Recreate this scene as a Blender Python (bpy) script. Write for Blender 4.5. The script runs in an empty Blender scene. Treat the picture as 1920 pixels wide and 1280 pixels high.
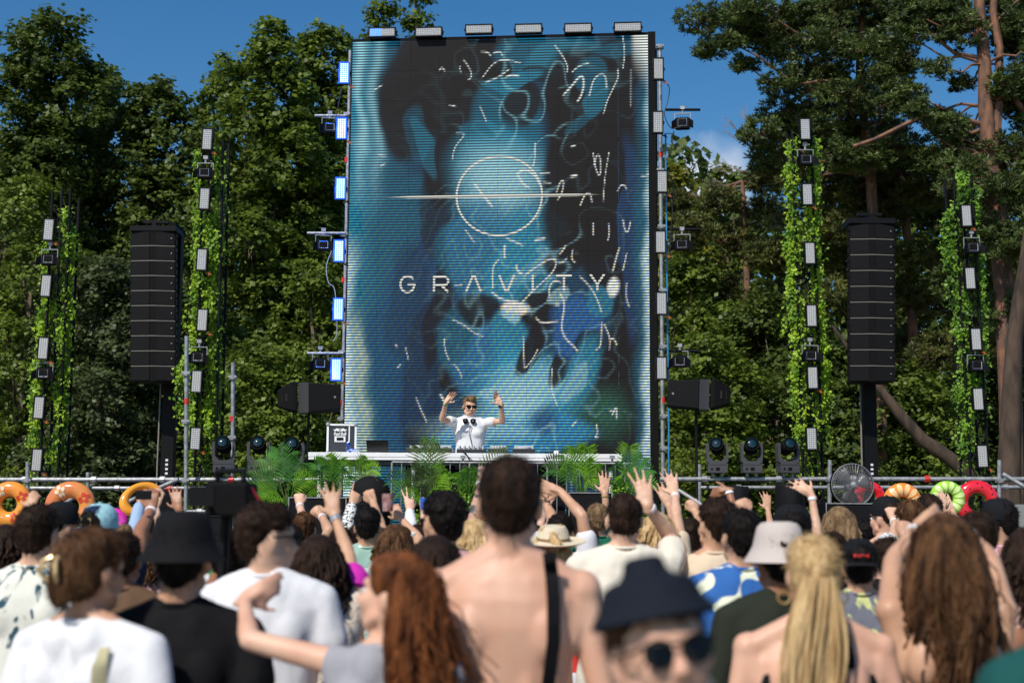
import bpy, bmesh, math, random
import numpy as np
from mathutils import Vector, Matrix, noise as mnoise
R = math.radians
random.seed(7); RNG = np.random.default_rng(11)
S = bpy.context.scene
C = S.collection
# ---------------------------------------------------------------- camera, light, exposure
FPX = 2667.0                                # focal length in pixels of a 1920 wide frame
CAM = Vector((0, 0, 1.68)); PITCH = R(7.41); ROLL = R(0.38)
CM = Matrix.Rotation(R(90) + PITCH, 3, 'X') @ Matrix.Rotation(ROLL, 3, 'Z')
cd = bpy.data.cameras.new('camera'); cam = bpy.data.objects.new('camera', cd); C.objects.link(cam)
cam.matrix_world = Matrix.Translation(CAM) @ CM.to_4x4()
cd.sensor_width = 36; cd.lens = 36 * FPX / 1920; cd.clip_end = 2000; cd.clip_start = 0.05
cd.dof.use_dof = True; cd.dof.focus_distance = 17.8; cd.dof.aperture_fstop = 2.6
S.camera = cam
SUN_EL, SUN_AZ = R(48), R(-32)              # azimuth seen from behind the camera, negative = to the left
sun_dir = Vector((math.sin(SUN_AZ) * math.cos(SUN_EL), -math.cos(SUN_AZ) * math.cos(SUN_EL), math.sin(SUN_EL)))
sl = bpy.data.lights.new('sun', 'SUN'); sl.energy = 4.6; sl.angle = R(0.5); sl.color = (1, .95, .87)
so = bpy.data.objects.new('sun', sl); C.objects.link(so); so.rotation_euler = sun_dir.to_track_quat('Z', 'Y').to_euler()
w = bpy.data.worlds.new('World'); S.world = w; w.use_nodes = True
nt = w.node_tree; nt.nodes.clear()
wo = nt.nodes.new('ShaderNodeOutputWorld'); bg = nt.nodes.new('ShaderNodeBackground'); sk = nt.nodes.new('ShaderNodeTexSky')
sk.sky_type = 'NISHITA'; sk.sun_disc = False; sk.sun_elevation = SUN_EL
sk.sun_rotation = math.atan2(sun_dir.x, sun_dir.y); sk.air_density = 1.0; sk.dust_density = 0.9; sk.ozone_density = 2.0
bg.inputs[1].default_value = 0.088
tc = nt.nodes.new('ShaderNodeTexCoord'); mp = nt.nodes.new('ShaderNodeMapping'); mp.inputs['Scale'].default_value = (1, 1, 1.7)
ns = nt.nodes.new('ShaderNodeTexNoise'); ns.inputs['Scale'].default_value = 5.5; ns.inputs['Detail'].default_value = 7; ns.inputs['Roughness'].default_value = .55
cr = nt.nodes.new('ShaderNodeValToRGB'); cr.color_ramp.elements[0].position = .56; cr.color_ramp.elements[1].position = .75
mx = nt.nodes.new('ShaderNodeMixRGB'); mx.inputs[2].default_value = (9.5, 9.8, 10.4, 1)
sx = nt.nodes.new('ShaderNodeSeparateXYZ'); lo = nt.nodes.new('ShaderNodeMapRange')   # clouds keep low over the horizon
lo.inputs['From Min'].default_value = .34; lo.inputs['From Max'].default_value = .18; lo.inputs['To Min'].default_value = 0; lo.inputs['To Max'].default_value = .0
mu = nt.nodes.new('ShaderNodeMath'); mu.operation = 'MULTIPLY'
L = nt.links.new
L(tc.outputs['Generated'], mp.inputs[0]); L(mp.outputs[0], ns.inputs['Vector']); L(ns.outputs[0], cr.inputs[0])
L(tc.outputs['Generated'], sx.inputs[0]); L(sx.outputs[2], lo.inputs['Value'])
cdir = CM @ Vector(((1325 - 960) / FPX, (640 - 345) / FPX, -1)); cdir.normalize()          # one fair weather cloud low on the right
vd = nt.nodes.new('ShaderNodeVectorMath'); vd.operation = 'DISTANCE'; vd.inputs[1].default_value = cdir
vr = nt.nodes.new('ShaderNodeMapRange'); vr.inputs['From Min'].default_value = .05; vr.inputs['From Max'].default_value = .0; vr.inputs['To Max'].default_value = 1.0
vn = nt.nodes.new('ShaderNodeMath'); vn.operation = 'MULTIPLY'; vq = nt.nodes.new('ShaderNodeMapRange'); vq.inputs['From Min'].default_value = .12; vq.inputs['From Max'].default_value = .42; vq.inputs['To Max'].default_value = .8
n2 = nt.nodes.new('ShaderNodeTexNoise'); n2.inputs['Scale'].default_value = 38; n2.inputs['Detail'].default_value = 6; L(tc.outputs['Generated'], n2.inputs['Vector'])
mm = nt.nodes.new('ShaderNodeMath'); mm.operation = 'MAXIMUM'
L(cr.outputs[0], mu.inputs[0]); L(lo.outputs[0], mu.inputs[1]); L(tc.outputs['Generated'], vd.inputs[0]); L(vd.outputs['Value'], vr.inputs['Value']); L(vr.outputs[0], vn.inputs[0]); L(n2.outputs[0], vn.inputs[1])
L(vn.outputs[0], vq.inputs['Value']); L(mu.outputs[0], mm.inputs[0]); L(vq.outputs[0], mm.inputs[1]); L(mm.outputs[0], mx.inputs[0])
hs = nt.nodes.new('ShaderNodeHueSaturation'); hs.inputs['Saturation'].default_value = 1.4; hs.inputs['Value'].default_value = 1.24; L(sk.outputs[0], hs.inputs['Color']); L(hs.outputs[0], mx.inputs[1]); L(mx.outputs[0], bg.inputs[0]); L(bg.outputs[0], wo.inputs[0])
S.view_settings.view_transform = 'Standard'; S.view_settings.look = 'None'; S.view_settings.gamma = 1
S.view_settings.exposure = 0.0
try: S.cycles.use_denoising = True; S.cycles.max_bounces = 6
except Exception: pass

# ---------------------------------------------------------------- helpers
def W(px, py, Y):
    """the world point seen at pixel (px, py) of the 1920x1280 photo at world depth Y"""
    d = CM @ Vector(((px - 960) / FPX, (640 - py) / FPX, -1)); return CAM + d * (Y / d.y)
def srgb(r, g, b):
    f = lambda c: (c / 255 / 12.92) if c <= 10 else ((c / 255 + .055) / 1.055) ** 2.4
    return (f(r), f(g), f(b))
def tag(o, label=None, cat=None, group=None, kind=None):
    if label: o['label'] = label
    if cat: o['category'] = cat
    if group: o['group'] = group
    if kind: o['kind'] = kind
    return o
def empty(name, loc=(0, 0, 0), rz=0, parent=None):
    o = bpy.data.objects.new(name, None); C.objects.link(o); o.location = loc; o.rotation_euler = (0, 0, rz)
    o.empty_display_size = .2
    if parent: o.parent = parent
    return o
def link(name, me, parent=None, loc=None):
    o = bpy.data.objects.new(name, me); C.objects.link(o)
    if parent: o.parent = parent
    if loc: o.location = loc
    return o
def copy_tree(o, parent=None):
    c = o.copy(); C.objects.link(c); c.parent = parent
    for ch in list(o.children): copy_tree(ch, c)
    return c
_m = {}
def mat(name, col, rough=.6, metal=0, var=0, vscale=8, bump=0, bscale=40, emit=None, es=1, col2=None, stretch=(1, 1, 1), spec=.5, trans=0, coat=0, sss=0, detail=4, lo=.35, hi=.65, alpha=1, distort=0):
    """principled material; col2/var: noise patches; bump: noise relief"""
    if name in _m: return _m[name]
    m = bpy.data.materials.new(name); m.use_nodes = True; t = m.node_tree; n = t.nodes; b = n['Principled BSDF']
    b.inputs['Base Color'].default_value = (*col, 1); b.inputs['Roughness'].default_value = rough; b.inputs['Metallic'].default_value = metal
    b.inputs['Specular IOR Level'].default_value = spec; b.inputs['Coat Weight'].default_value = coat; b.inputs['Alpha'].default_value = alpha
    if sss: b.inputs['Subsurface Weight'].default_value = sss; b.inputs['Subsurface Radius'].default_value = (.02, .007, .004); b.inputs['Subsurface Scale'].default_value = .5
    tcn = n.new('ShaderNodeTexCoord'); mpn = n.new('ShaderNodeMapping'); mpn.inputs['Scale'].default_value = stretch; t.links.new(tcn.outputs['Object'], mpn.inputs[0])
    if col2 or var:
        a = n.new('ShaderNodeTexNoise'); a.inputs['Scale'].default_value = vscale; a.inputs['Detail'].default_value = detail; a.inputs['Distortion'].default_value = distort
        t.links.new(mpn.outputs[0], a.inputs['Vector'])
        r = n.new('ShaderNodeValToRGB'); r.color_ramp.elements[0].position = lo; r.color_ramp.elements[1].position = hi
        c2 = col2 or tuple(c * (1 - var) for c in col)
        r.color_ramp.elements[0].color = (*c2, 1); r.color_ramp.elements[1].color = (*(col if col2 else tuple(min(1, c * (1 + var)) for c in col)), 1)
        t.links.new(a.outputs[0], r.inputs[0]); t.links.new(r.outputs[0], b.inputs['Base Color'])
    if bump:
        a = n.new('ShaderNodeTexNoise'); a.inputs['Scale'].default_value = bscale; a.inputs['Detail'].default_value = 5
        t.links.new(mpn.outputs[0], a.inputs['Vector'])
        u = n.new('ShaderNodeBump'); u.inputs['Strength'].default_value = bump; u.inputs['Distance'].default_value = .01
        t.links.new(a.outputs[0], u.inputs['Height']); t.links.new(u.outputs[0], b.inputs['Normal'])
    if emit: b.inputs['Emission Color'].default_value = (*emit, 1); b.inputs['Emission Strength'].default_value = es
    if trans:
        tr = n.new('ShaderNodeBsdfTranslucent'); ms = n.new('ShaderNodeMixShader'); ms.inputs[0].default_value = trans; o = n['Material Output']
        if col2 or var: t.links.new(r.outputs[0], tr.inputs[0])
        else: tr.inputs[0].default_value = (*col, 1)
        t.links.new(b.outputs[0], ms.inputs[1]); t.links.new(tr.outputs[0], ms.inputs[2]); t.links.new(ms.outputs[0], o.inputs[0])
    _m[name] = m; return m
def frame(d):
    d = Vector(d).normalized(); a = Vector((0, 0, 1)) if abs(d.z) < .9 else Vector((0, 1, 0))
    x = d.cross(a).normalized(); return x, d.cross(x).normalized(), d
class MB:
    def __init__(s): s.v = []; s.f = []
    def box(s, a, b, rz=0, pivot=None):
        x0, y0, z0 = a; x1, y1, z1 = b; n = len(s.v)
        p = [(x0, y0, z0), (x1, y0, z0), (x1, y1, z0), (x0, y1, z0), (x0, y0, z1), (x1, y0, z1), (x1, y1, z1), (x0, y1, z1)]
        if rz:
            q = pivot or ((x0 + x1) / 2, (y0 + y1) / 2); c, t = math.cos(rz), math.sin(rz)
            p = [(q[0] + (x - q[0]) * c - (y - q[1]) * t, q[1] + (x - q[0]) * t + (y - q[1]) * c, z) for x, y, z in p]
        s.v += p; s.f += [tuple(n + i for i in f) for f in ((0, 3, 2, 1), (4, 5, 6, 7), (0, 1, 5, 4), (1, 2, 6, 5), (2, 3, 7, 6), (3, 0, 4, 7))]; return s
    def rings(s, rs, close=True, caps=True):
        n0 = len(s.v); k = len(rs[0])
        for r in rs: s.v += [tuple(p) for p in r]
        for i in range(len(rs) - 1):
            for j in range(k if close else k - 1):
                a = n0 + i * k + j; b = n0 + i * k + (j + 1) % k
                s.f.append((a, b, b + k, a + k))
        if caps: s.f.append(tuple(n0 + j for j in range(k))[::-1]); s.f.append(tuple(n0 + (len(rs) - 1) * k + j for j in range(k)))
        return s
    def tube(s, pts, r, k=8, flat=1.0):
        pts = [Vector(p) for p in pts]; n = len(pts); rr = r if hasattr(r, '__len__') else [r] * n; rs = []; px = None
        for i, p in enumerate(pts):
            d = (pts[min(i + 1, n - 1)] - pts[max(i - 1, 0)])
            if d.length < 1e-9: d = Vector((0, 0, 1))
            x, y, d = frame(d)
            if px is not None:
                x = (px - d * px.dot(d)).normalized(); y = d.cross(x)
            px = x
            rs.append([p + x * math.cos(2 * math.pi * j / k) * rr[i] + y * math.sin(2 * math.pi * j / k) * rr[i] * flat for j in range(k)])
        return s.rings(rs)
    def lathe(s, prof, c=(0, 0, 0), k=20, axis='Z', sx=1, sy=1):
        rs = []
        for r, z in prof:
            ring = []
            for j in range(k):
                a = 2 * math.pi * j / k; x, y = r * math.cos(a) * sx, r * math.sin(a) * sy
                ring.append({'Z': (c[0] + x, c[1] + y, c[2] + z), 'Y': (c[0] + x, c[1] + z, c[2] - y), 'X': (c[0] + z, c[1] + x, c[2] + y)}[axis])
            rs.append(ring)
        return s.rings(rs)
    def torus(s, c, R_, r, k=24, m=8, axis='Y', a0=0, a1=2 * math.pi):
        full = abs(a1 - a0 - 2 * math.pi) < 1e-6; n0 = len(s.v)
        for i in range(k + (0 if full else 1)):
            a = a0 + (a1 - a0) * i / k
            for j in range(m):
                b = 2 * math.pi * j / m; q = R_ + r * math.cos(b); h = r * math.sin(b)
                p = (q * math.cos(a), h, q * math.sin(a)) if axis == 'Y' else (q * math.cos(a), q * math.sin(a), h)
                s.v.append((c[0] + p[0], c[1] + p[1], c[2] + p[2]))
        kk = k if full else k
        for i in range(kk):
            i2 = (i + 1) % k if full else i + 1
            for j in range(m):
                j2 = (j + 1) % m
                s.f.append((n0 + i * m + j, n0 + i * m + j2, n0 + i2 * m + j2, n0 + i2 * m + j))
        return s
    def poly(s, pts): n = len(s.v); s.v += [tuple(p) for p in pts]; s.f.append(tuple(range(n, n + len(pts)))); return s
    def prism(s, pts, d):
        """pts: outline; d: extrusion vector"""
        d = Vector(d); a = [Vector(p) for p in pts]; return s.rings([a, [p + d for p in a]])
    def mesh(s, name, m=None, smooth=False):
        me = bpy.data.meshes.new(name); me.from_pydata([tuple(p) for p in s.v], [], s.f); me.update()
        if m: me.materials.append(m)
        if smooth: me.polygons.foreach_set('use_smooth', [True] * len(me.polygons))
        return me
    def build(s, name, m, parent=None, smooth=False, bevel=0, loc=None):
        o = link(name, s.mesh(name, m, smooth), parent, loc)
        bm = bmesh.new(); bm.from_mesh(o.data); bmesh.ops.recalc_face_normals(bm, faces=bm.faces); bm.to_mesh(o.data); bm.free()
        if smooth:
            md = o.modifiers.new('edge', 'EDGE_SPLIT'); md.split_angle = R(45)
        if bevel:
            md = o.modifiers.new('bevel', 'BEVEL'); md.width = bevel; md.segments = 2; md.limit_method = 'ANGLE'
        return o
def quads(name, c, u, v, m, parent=None, wd=.5):
    """many leaf-like quads: base at c, tip at c+u, half width v"""
    n = len(c); V = np.empty((n, 4, 3)); V[:, 0] = c; V[:, 1] = c + u * wd + v; V[:, 2] = c + u; V[:, 3] = c + u * wd - v
    return soup(name, V, m, parent)
def soup(name, V, m, parent=None):
    n, k = V.shape[:2]; me = bpy.data.meshes.new(name); me.vertices.add(n * k); me.vertices.foreach_set('co', V.reshape(-1).astype(np.float32))
    me.loops.add(n * k); me.loops.foreach_set('vertex_index', np.arange(n * k, dtype=np.int32)); me.polygons.add(n)
    me.polygons.foreach_set('loop_start', np.arange(0, n * k, k, dtype=np.int32)); me.polygons.foreach_set('loop_total', np.full(n, k, dtype=np.int32))
    me.materials.append(m); me.update(calc_edges=True); return link(name, me, parent)
def unit(a): return a / np.maximum(np.linalg.norm(a, axis=1, keepdims=True), 1e-9)
def rdir(n): return unit(RNG.normal(size=(n, 3)))
# ---------------------------------------------------------------- ground
M_grass = mat('grass_ground', (.07, .095, .03), .9, var=.5, vscale=3, bump=.6, bscale=30, detail=8)
g = MB(); g.poly([(-400, -60, 0), (400, -60, 0), (400, 700, 0), (-400, 700, 0)])
tag(g.build('ground', M_grass), kind='structure')
M_pave = mat('paving', (.22, .2, .18), .85, var=.25, vscale=5, bump=.3)
g = MB(); g.poly([(-14, -2, .004), (14, -2, .004), (14, 22, .004), (-14, 22, .004)]); tag(g.build('pavement', M_pave), kind='structure')

# ---------------------------------------------------------------- trees
def leafmat(name, a, b, trans=.38, rough=.5, scale=2.2):
    return mat(name, a, rough, col2=b, vscale=scale, detail=9, trans=trans, spec=.35, lo=.38, hi=.62)
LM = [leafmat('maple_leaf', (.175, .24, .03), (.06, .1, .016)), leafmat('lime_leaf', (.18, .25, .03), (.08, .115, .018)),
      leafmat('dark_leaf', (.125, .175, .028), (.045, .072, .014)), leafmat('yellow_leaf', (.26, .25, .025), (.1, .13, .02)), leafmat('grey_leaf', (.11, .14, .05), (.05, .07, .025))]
M_bark = mat('bark', (.13, .1, .07), .9, var=.5, vscale=9, bump=1, bscale=14, stretch=(1, 1, .25))
M_pine = mat('pine_bark', (.24, .11, .06), .85, col2=(.07, .045, .035), vscale=7, bump=1, bscale=12, stretch=(1, 1, .4))
M_needle = leafmat('pine_needle', (.12, .165, .04), (.045, .068, .02), .2)
M_needle2 = leafmat('pine_needle_light', (.16, .17, .04), (.06, .08, .022), .2)
def limb(mb, p0, d, L, r, seg=6, wob=.12, up=.05):
    p = Vector(p0); d = Vector(d).normalized(); pts = [p.copy()]; rr = [r]
    for i in range(seg):
        d = (d + Vector((random.uniform(-wob, wob), random.uniform(-wob, wob), random.uniform(-wob, wob) + up))).normalized()
        p = p + d * L / seg; pts.append(p.copy()); rr.append(r * (1 - .8 * (i + 1) / seg))
    mb.tube(pts, rr, 6); return pts
def tree(px, top, wpx, Y, lm, label, name='maple_tree', bottom=.06, leaf=.17, n=1.0, lobes=16, shape=.6, taper=.25):
    base = W(px, 987, Y); base.z = 0; T = W(px, top, Y).z; wr = wpx / FPX * Y * .62
    t = empty(name, base); tag(t, label, 'tree', 'trees behind the stage')
    tr = MB(); pts = limb(tr, (0, 0, -.1), (0, 0, 1), T * .85, .06 + T * .016, 9, .04, 0)
    cl = []
    H0, H1 = T * bottom, T
    for i in range(lobes):
        f = (i + .5) / lobes; z = H0 + (H1 - H0) * f
        prof = math.sin(math.pi * min(1, .12 + f * .9)) ** shape if f > .5 else 1 - taper * (.5 - f)
        a = i * 2.4 + random.random(); rr = wr * prof * random.uniform(.35, .7)
        lc = Vector((math.cos(a) * rr, math.sin(a) * rr * .8, z)); lr = wr * random.uniform(.36, .55) * (.55 + .45 * prof)
        if i == lobes - 1: lc = Vector((0, 0, H1 - lr * .85))
        cl.append((lc, lr))
        k = min(len(pts) - 1, int(f * 8)); v = lc - pts[k] * .999
        if v.length > .3: limb(tr, pts[k], v, v.length, .03 + .05 * (1 - f), 4, .1)
    tr.build('trunk', M_bark, t, True)
    allc = []; alln = []
    for lc, lr in cl:
        m = int(11 * n * (lr / .5) ** 2) + 6
        d = rdir(m * 2); d = d[(d[:, 2] > -.55) & (d[:, 1] < .75)][:m]
        r = lr * (1 + RNG.normal(size=(len(d), 1)) * .16)
        allc.append(np.array(lc) + d * r * np.array([1, 1, 1.15])); alln.append(d)
    cc = np.concatenate(allc); nn = np.concatenate(alln)
    leaf = leaf * (.74 if Y < 38.5 else 1); k = 34 if Y > 38.5 else 52; cr_ = .17 + .17 * RNG.random((len(cc), 1, 1)); off = rdir(len(cc) * k).reshape(len(cc), k, 3) * RNG.random((len(cc), k, 1)) ** .5 * cr_ * np.array([1.35, 1.35, .8])
    P = (cc[:, None] + off).reshape(-1, 3); N = np.repeat(nn, k, 0)
    # leaves hang outward and down like shingles, their faces turned up and out
    nrm = unit(N * .5 + np.array([0, 0, .75]) + RNG.normal(size=P.shape) * .45)
    u = unit(np.cross(nrm, rdir(len(P)))); lsz = leaf * (.6 + .7 * RNG.random((len(P), 1)))
    v = np.cross(nrm, u); 
    cr2 = quads('crown', P, u * lsz, v * lsz * .42, lm, t); return t
trees = [
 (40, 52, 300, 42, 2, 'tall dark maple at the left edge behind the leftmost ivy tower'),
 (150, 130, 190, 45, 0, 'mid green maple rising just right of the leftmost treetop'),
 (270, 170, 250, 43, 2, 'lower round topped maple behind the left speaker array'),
 (395, 118, 170, 44, 0, 'slim maple left of the highest left treetop'),
 (480, 52, 240, 40, 0, 'highest bright maple between second ivy tower and screen'),
 (590, 66, 230, 42, 0, 'broad maple touching the left edge of the screen'),
 (700, 10, 140, 47, 0, 'maple top poking above the left corner of the screen'),
 (775, -16, 105, 48, 0, 'narrow treetop above the second strobe on the screen'),
 (30, 345, 230, 36, 1, 'yellow green tree low at the left edge'),
 (190, 500, 250, 35, 4, 'pale grey green young tree behind the left speaker array'),
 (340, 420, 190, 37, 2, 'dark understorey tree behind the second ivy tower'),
 (500, 670, 230, 33, 1, 'bright bushy young tree behind the left monitor speaker'),
 (600, 480, 170, 38, 0, 'shaded maple beside the lit strobes'),
 (1275, 325, 130, 40, 3, 'yellow leaved tree right of the screen edge'),
 (1375, 318, 150, 42, 1, 'light green tree beside the bare dead branches'),
 (1310, 470, 200, 37, 0, 'green tree behind the right monitor speaker'),
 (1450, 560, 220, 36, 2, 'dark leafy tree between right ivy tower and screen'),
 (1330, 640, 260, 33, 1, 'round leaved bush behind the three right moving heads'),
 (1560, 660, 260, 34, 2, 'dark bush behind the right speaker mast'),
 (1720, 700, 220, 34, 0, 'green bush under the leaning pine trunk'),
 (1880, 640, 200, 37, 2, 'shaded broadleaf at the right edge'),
]
for i, (px, top, wp, Y, k, lb) in enumerate(trees):
    tree(px, top, wp, Y, LM[k], lb, 'maple_tree' if top < 300 else 'young_tree', n=1.25 if top < 300 else 1.1, lobes=22 if top < 300 else 14)
# far wood: one mass that closes the gaps
def wood(name, lm, spec, leaf=.3):
    P = []
    for x0, x1, y, h, n in spec:
        q = RNG.random((n, 3)); P.append(np.stack([x0 + (x1 - x0) * q[:, 0], y + 3 * q[:, 1], h * q[:, 2] ** 1.15 * (1 + .12 * np.sin(q[:, 0] * 17))], 1))
    P = np.concatenate(P); nrm = unit(rdir(len(P)) + np.array([0, -.5, .5])); u = unit(np.cross(nrm, rdir(len(P))))
    s = leaf * (.6 + .8 * RNG.random((len(P), 1)))
    tag(quads(name, P, u * s, np.cross(nrm, u) * s * .5, lm), kind='stuff', label='dark shaded wood closing the gaps behind the trees', cat='woodland')
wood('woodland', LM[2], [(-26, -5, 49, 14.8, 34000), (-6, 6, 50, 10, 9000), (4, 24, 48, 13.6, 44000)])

def pine(px, Y, top, trunk_pts, r0, label, boughs, bark=M_pine, tuft=1.0):
    """trunk_pts: pixel outline of the trunk; boughs: (px,py,radius_px,dy,n) clumps of needles"""
    base = W(px, 987, Y); base.z = 0; t = empty('pine_tree', base); tag(t, label, 'pine tree', 'pines on the right')
    mb = MB(); n = len(trunk_pts); mb.tube([W(x, y, Y) - base for x, y in trunk_pts], [r0 * (1 - .6 * i / (n - 1)) for i in range(n)], 12)
    mb.build('trunk', bark, t, True)
    lb = MB(); cen = []; rad = []; tp = [W(x, y, Y) - base for x, y in trunk_pts]
    for bx, by, br, dy, k in boughs:
        c = W(bx, by, Y + dy) - base; rr = br / FPX * Y
        st = min(tp, key=lambda q: abs(q.z - (c.z - abs(c.x - q.x) * .15)) + .0)
        mid = (st + c) / 2 + Vector((0, 0, -.12 * (c - st).length + random.uniform(-.2, .2)))
        rw = min(.07, .02 + .012 * (c - st).length)
        lb.tube([st, st.lerp(mid, .6) + Vector((0, 0, .1)), mid, mid.lerp(c, .6) + Vector((random.uniform(-.2, .2), 0, random.uniform(-.1, .2))), c], [rw, rw * .8, rw * .6, rw * .4, rw * .2], 6)
        for j in range(int(k * 2.9)):
            a = rdir(1)[0]; q = np.array(c) + a * rr * np.array([1.05, .9, .72]) * random.random() ** .45
            cen.append(q); rad.append(random.uniform(.1, .2) * tuft)
            if j % 3 == 0: lb.tube([c, (c + Vector(q)) / 2 + Vector((0, 0, -.05)), Vector(q)], [.015, .01, .005], 4)
    lb.build('branch', bark, t, True)
    cen = np.array(cen); rad = np.array(rad)[:, None, None]; k = 30
    o = rdir(len(cen) * k).reshape(len(cen), k, 3); o[..., 2] = np.abs(o[..., 2]) * .8 - .15
    P = (cen[:, None] + o * rad * .35 * RNG.random((len(cen), k, 1))).reshape(-1, 3); u = (unit(o.reshape(-1, 3) + RNG.normal(size=(len(P), 3)) * .35)) * np.repeat(rad[:, 0], k, 0) * .8
    v = unit(np.cross(u, rdir(len(P)))) * .016
    c1 = quads('crown', P, u, v, M_needle if tuft < 1.05 else M_needle2, t, .45); return t
B = []
def bough_line(x0, y0, x1, y1, n, r, dy=0, k=30): return [(x0 + (x1 - x0) * i / max(1, n - 1) + random.uniform(-10, 10), y0 + (y1 - y0) * i / max(1, n - 1) + random.uniform(-10, 10), r * random.uniform(.8, 1.15), dy + random.uniform(-1, 1), k) for i in range(n)]
b1 = bough_line(1320, 30, 1560, 20, 6, 44) + bough_line(1330, 95, 1420, 70, 3, 36, 0, 22) + bough_line(1390, 115, 1440, 60, 2, 30, 0, 16) + bough_line(1480, 60, 1700, 40, 6, 44) + bough_line(1470, 150, 1560, 120, 3, 48) \
   + bough_line(1470, 210, 1600, 190, 4, 52) + bough_line(1640, 150, 1690, 110, 3, 36, 0, 22) + bough_line(1430, 250, 1560, 250, 4, 48) + bough_line(1590, 80, 1660, 90, 3, 44)
b1 += bough_line(1560, 60, 1680, 110, 3, 50, -.8) + bough_line(1540, 160, 1680, 200, 4, 50, -.8) + bough_line(1430, 290, 1680, 285, 6, 54) + bough_line(1580, 15, 1720, -15, 4, 50) + bough_line(1400, 40, 1480, 90, 3, 44)
pine(1620, 33, 0, [(1655, 1125), (1650, 700), (1640, 450), (1632, 330), (1622, 240), (1612, 160), (1612, 80), (1618, 0), (1625, -60)], .16, 'tall pine with a long bough reaching left over the sky', b1)
b2 = bough_line(1740, 10, 1800, 60, 3, 50) + bough_line(1880, 20, 1960, 70, 4, 60) + bough_line(1760, 120, 1800, 160, 2, 34, 0, 14) + bough_line(1890, 150, 1950, 230, 4, 52) + bough_line(1720, 210, 1800, 240, 3, 36, 0, 20) \
   + bough_line(1880, 300, 1950, 420, 4, 60) + bough_line(1700, 20, 1760, 0, 2, 40)
b2 += bough_line(1700, 70, 1790, 30, 3, 50, 1) + bough_line(1800, 330, 1900, 350, 3, 56, -.8) + bough_line(1820, 420, 1930, 470, 4, 56, -.8) + bough_line(1740, 300, 1960, 290, 6, 56, 1) + bough_line(1860, -10, 1960, -10, 3, 56, 1) + bough_line(1800, 520, 1940, 600, 4, 52, .6) + bough_line(1900, 90, 1960, 160, 3, 50, .5) + bough_line(1700, 180, 1800, 265, 3, 44, 1)
t2 = pine(1850, 31, 0, [(1900, 1125), (1895, 760), (1885, 560), (1868, 400), (1855, 300), (1848, 200), (1846, 120), (1838, 40), (1832, -60)], .27, 'big forked pine with orange bark at the right edge', b2)
b3 = []
for (x, y, r) in [(1480, 330, 60), (1560, 320, 62), (1640, 300, 60), (1720, 300, 60), (1790, 310, 56), (1860, 380, 56), (1440, 400, 50), (1500, 420, 62), (1580, 430, 55), (1680, 390, 66), (1760, 400, 66), (1840, 460, 60), (1900, 540, 60), (1440, 480, 48),
                  (1700, 480, 62), (1740, 560, 64), (1700, 640, 60), (1760, 660, 56), (1690, 560, 54), (1830, 580, 56), (1560, 560, 55), (1540, 660, 50), (1900, 660, 50), (1660, 250, 44), (1500, 270, 44), (1590, 260, 44), (1600, 350, 54), (1650, 345, 54), (1700, 350, 54), (1625, 400, 54), (1560, 370, 50), (1740, 360, 54), (1800, 380, 54), (1540, 480, 50), (1620, 500, 54), (1640, 600, 50), (1780, 480, 54)]:
    b3.append((x, y, r, random.uniform(-1.5, 2), 46))
pine(1700, 35, 0, [(1720, 1125), (1715, 700), (1705, 480), (1690, 330), (1685, 250)], .16, 'dense low pine filling the middle of the right side', b3, tuft=1.1)
b4 = [(x, y, r, random.uniform(-1, 1), 40) for x, y, r in [(1300, 430, 46), (1350, 380, 44), (1390, 450, 50), (1290, 520, 45), (1370, 540, 52), (1440, 560, 50), (1420, 640, 50), (1480, 500, 50), (1270, 380, 30), (1430, 340, 40)]]
pine(1400, 37, 0, [(1410, 1125), (1405, 650), (1398, 450), (1392, 340)], .13, 'small pine between the screen and the third ivy tower', b4, tuft=1.1)
# second stem, bare limbs and the leaning trunk of the big pine
mb = MB(); b0 = t2.location
for pts, r in [([(1858, 330), (1872, 200), (1874, 90), (1862, 20), (1868, -40)], .12), ([(1860, 180), (1900, 182), (1925, 215), (1960, 260)], .09), ([(1862, 240), (1800, 222), (1730, 218), (1640, 262), (1600, 275)], .075), ([(1848, 110), (1790, 100), (1740, 60), (1700, 20)], .05),
               ([(1850, 90), (1800, 40), (1780, -10)], .05), ([(1846, 60), (1890, 20), (1920, -10)], .05), ([(1850, 240), (1820, 250), (1790, 228)], .05)]:
    mb.tube([b0 * 0 + W(x, y, 31) - b0 for x, y in pts], [r * (1 - .5 * i / len(pts)) for i in range(len(pts))], 8)
mb.build('limb', M_pine, t2, True)
mb = MB(); b0 = W(1830, 900, 30); mb.tube([W(x, y, 30) - b0 for x, y in [(1560, 610), (1610, 680), (1655, 735), (1690, 780), (1730, 825), (1775, 855), (1830, 900), (1870, 960), (1890, 1020)]], [.03, .06, .09, .12, .14, .15, .16, .17, .18], 10)
M_old = mat('old_bark', (.055, .036, .025), .95, var=.5, vscale=6, bump=1, bscale=10, stretch=(1, 1, .25)); tag(mb.build('leaning_trunk', M_old, None, True, loc=b0), 'thick leaning pine trunk low behind the right speaker mast', 'tree trunk')
mb = MB(); b0 = W(1895, 987, 29); mb.tube([W(x, y, 29) - b0 for x, y in [(1948, 180), (1940, 330), (1925, 470), (1912, 560), (1902, 640), (1897, 740), (1893, 850), (1892, 1060)]], [.05, .08, .12, .15, .17, .2, .23, .25], 12)
tag(mb.build('broken_trunk', mat('old_bark', (.055, .036, .025), .95, var=.5, vscale=6, bump=1, bscale=10, stretch=(1, 1, .25)), None, True, loc=b0), 'thick dark brown trunk standing at the far right edge', 'tree trunk')
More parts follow.
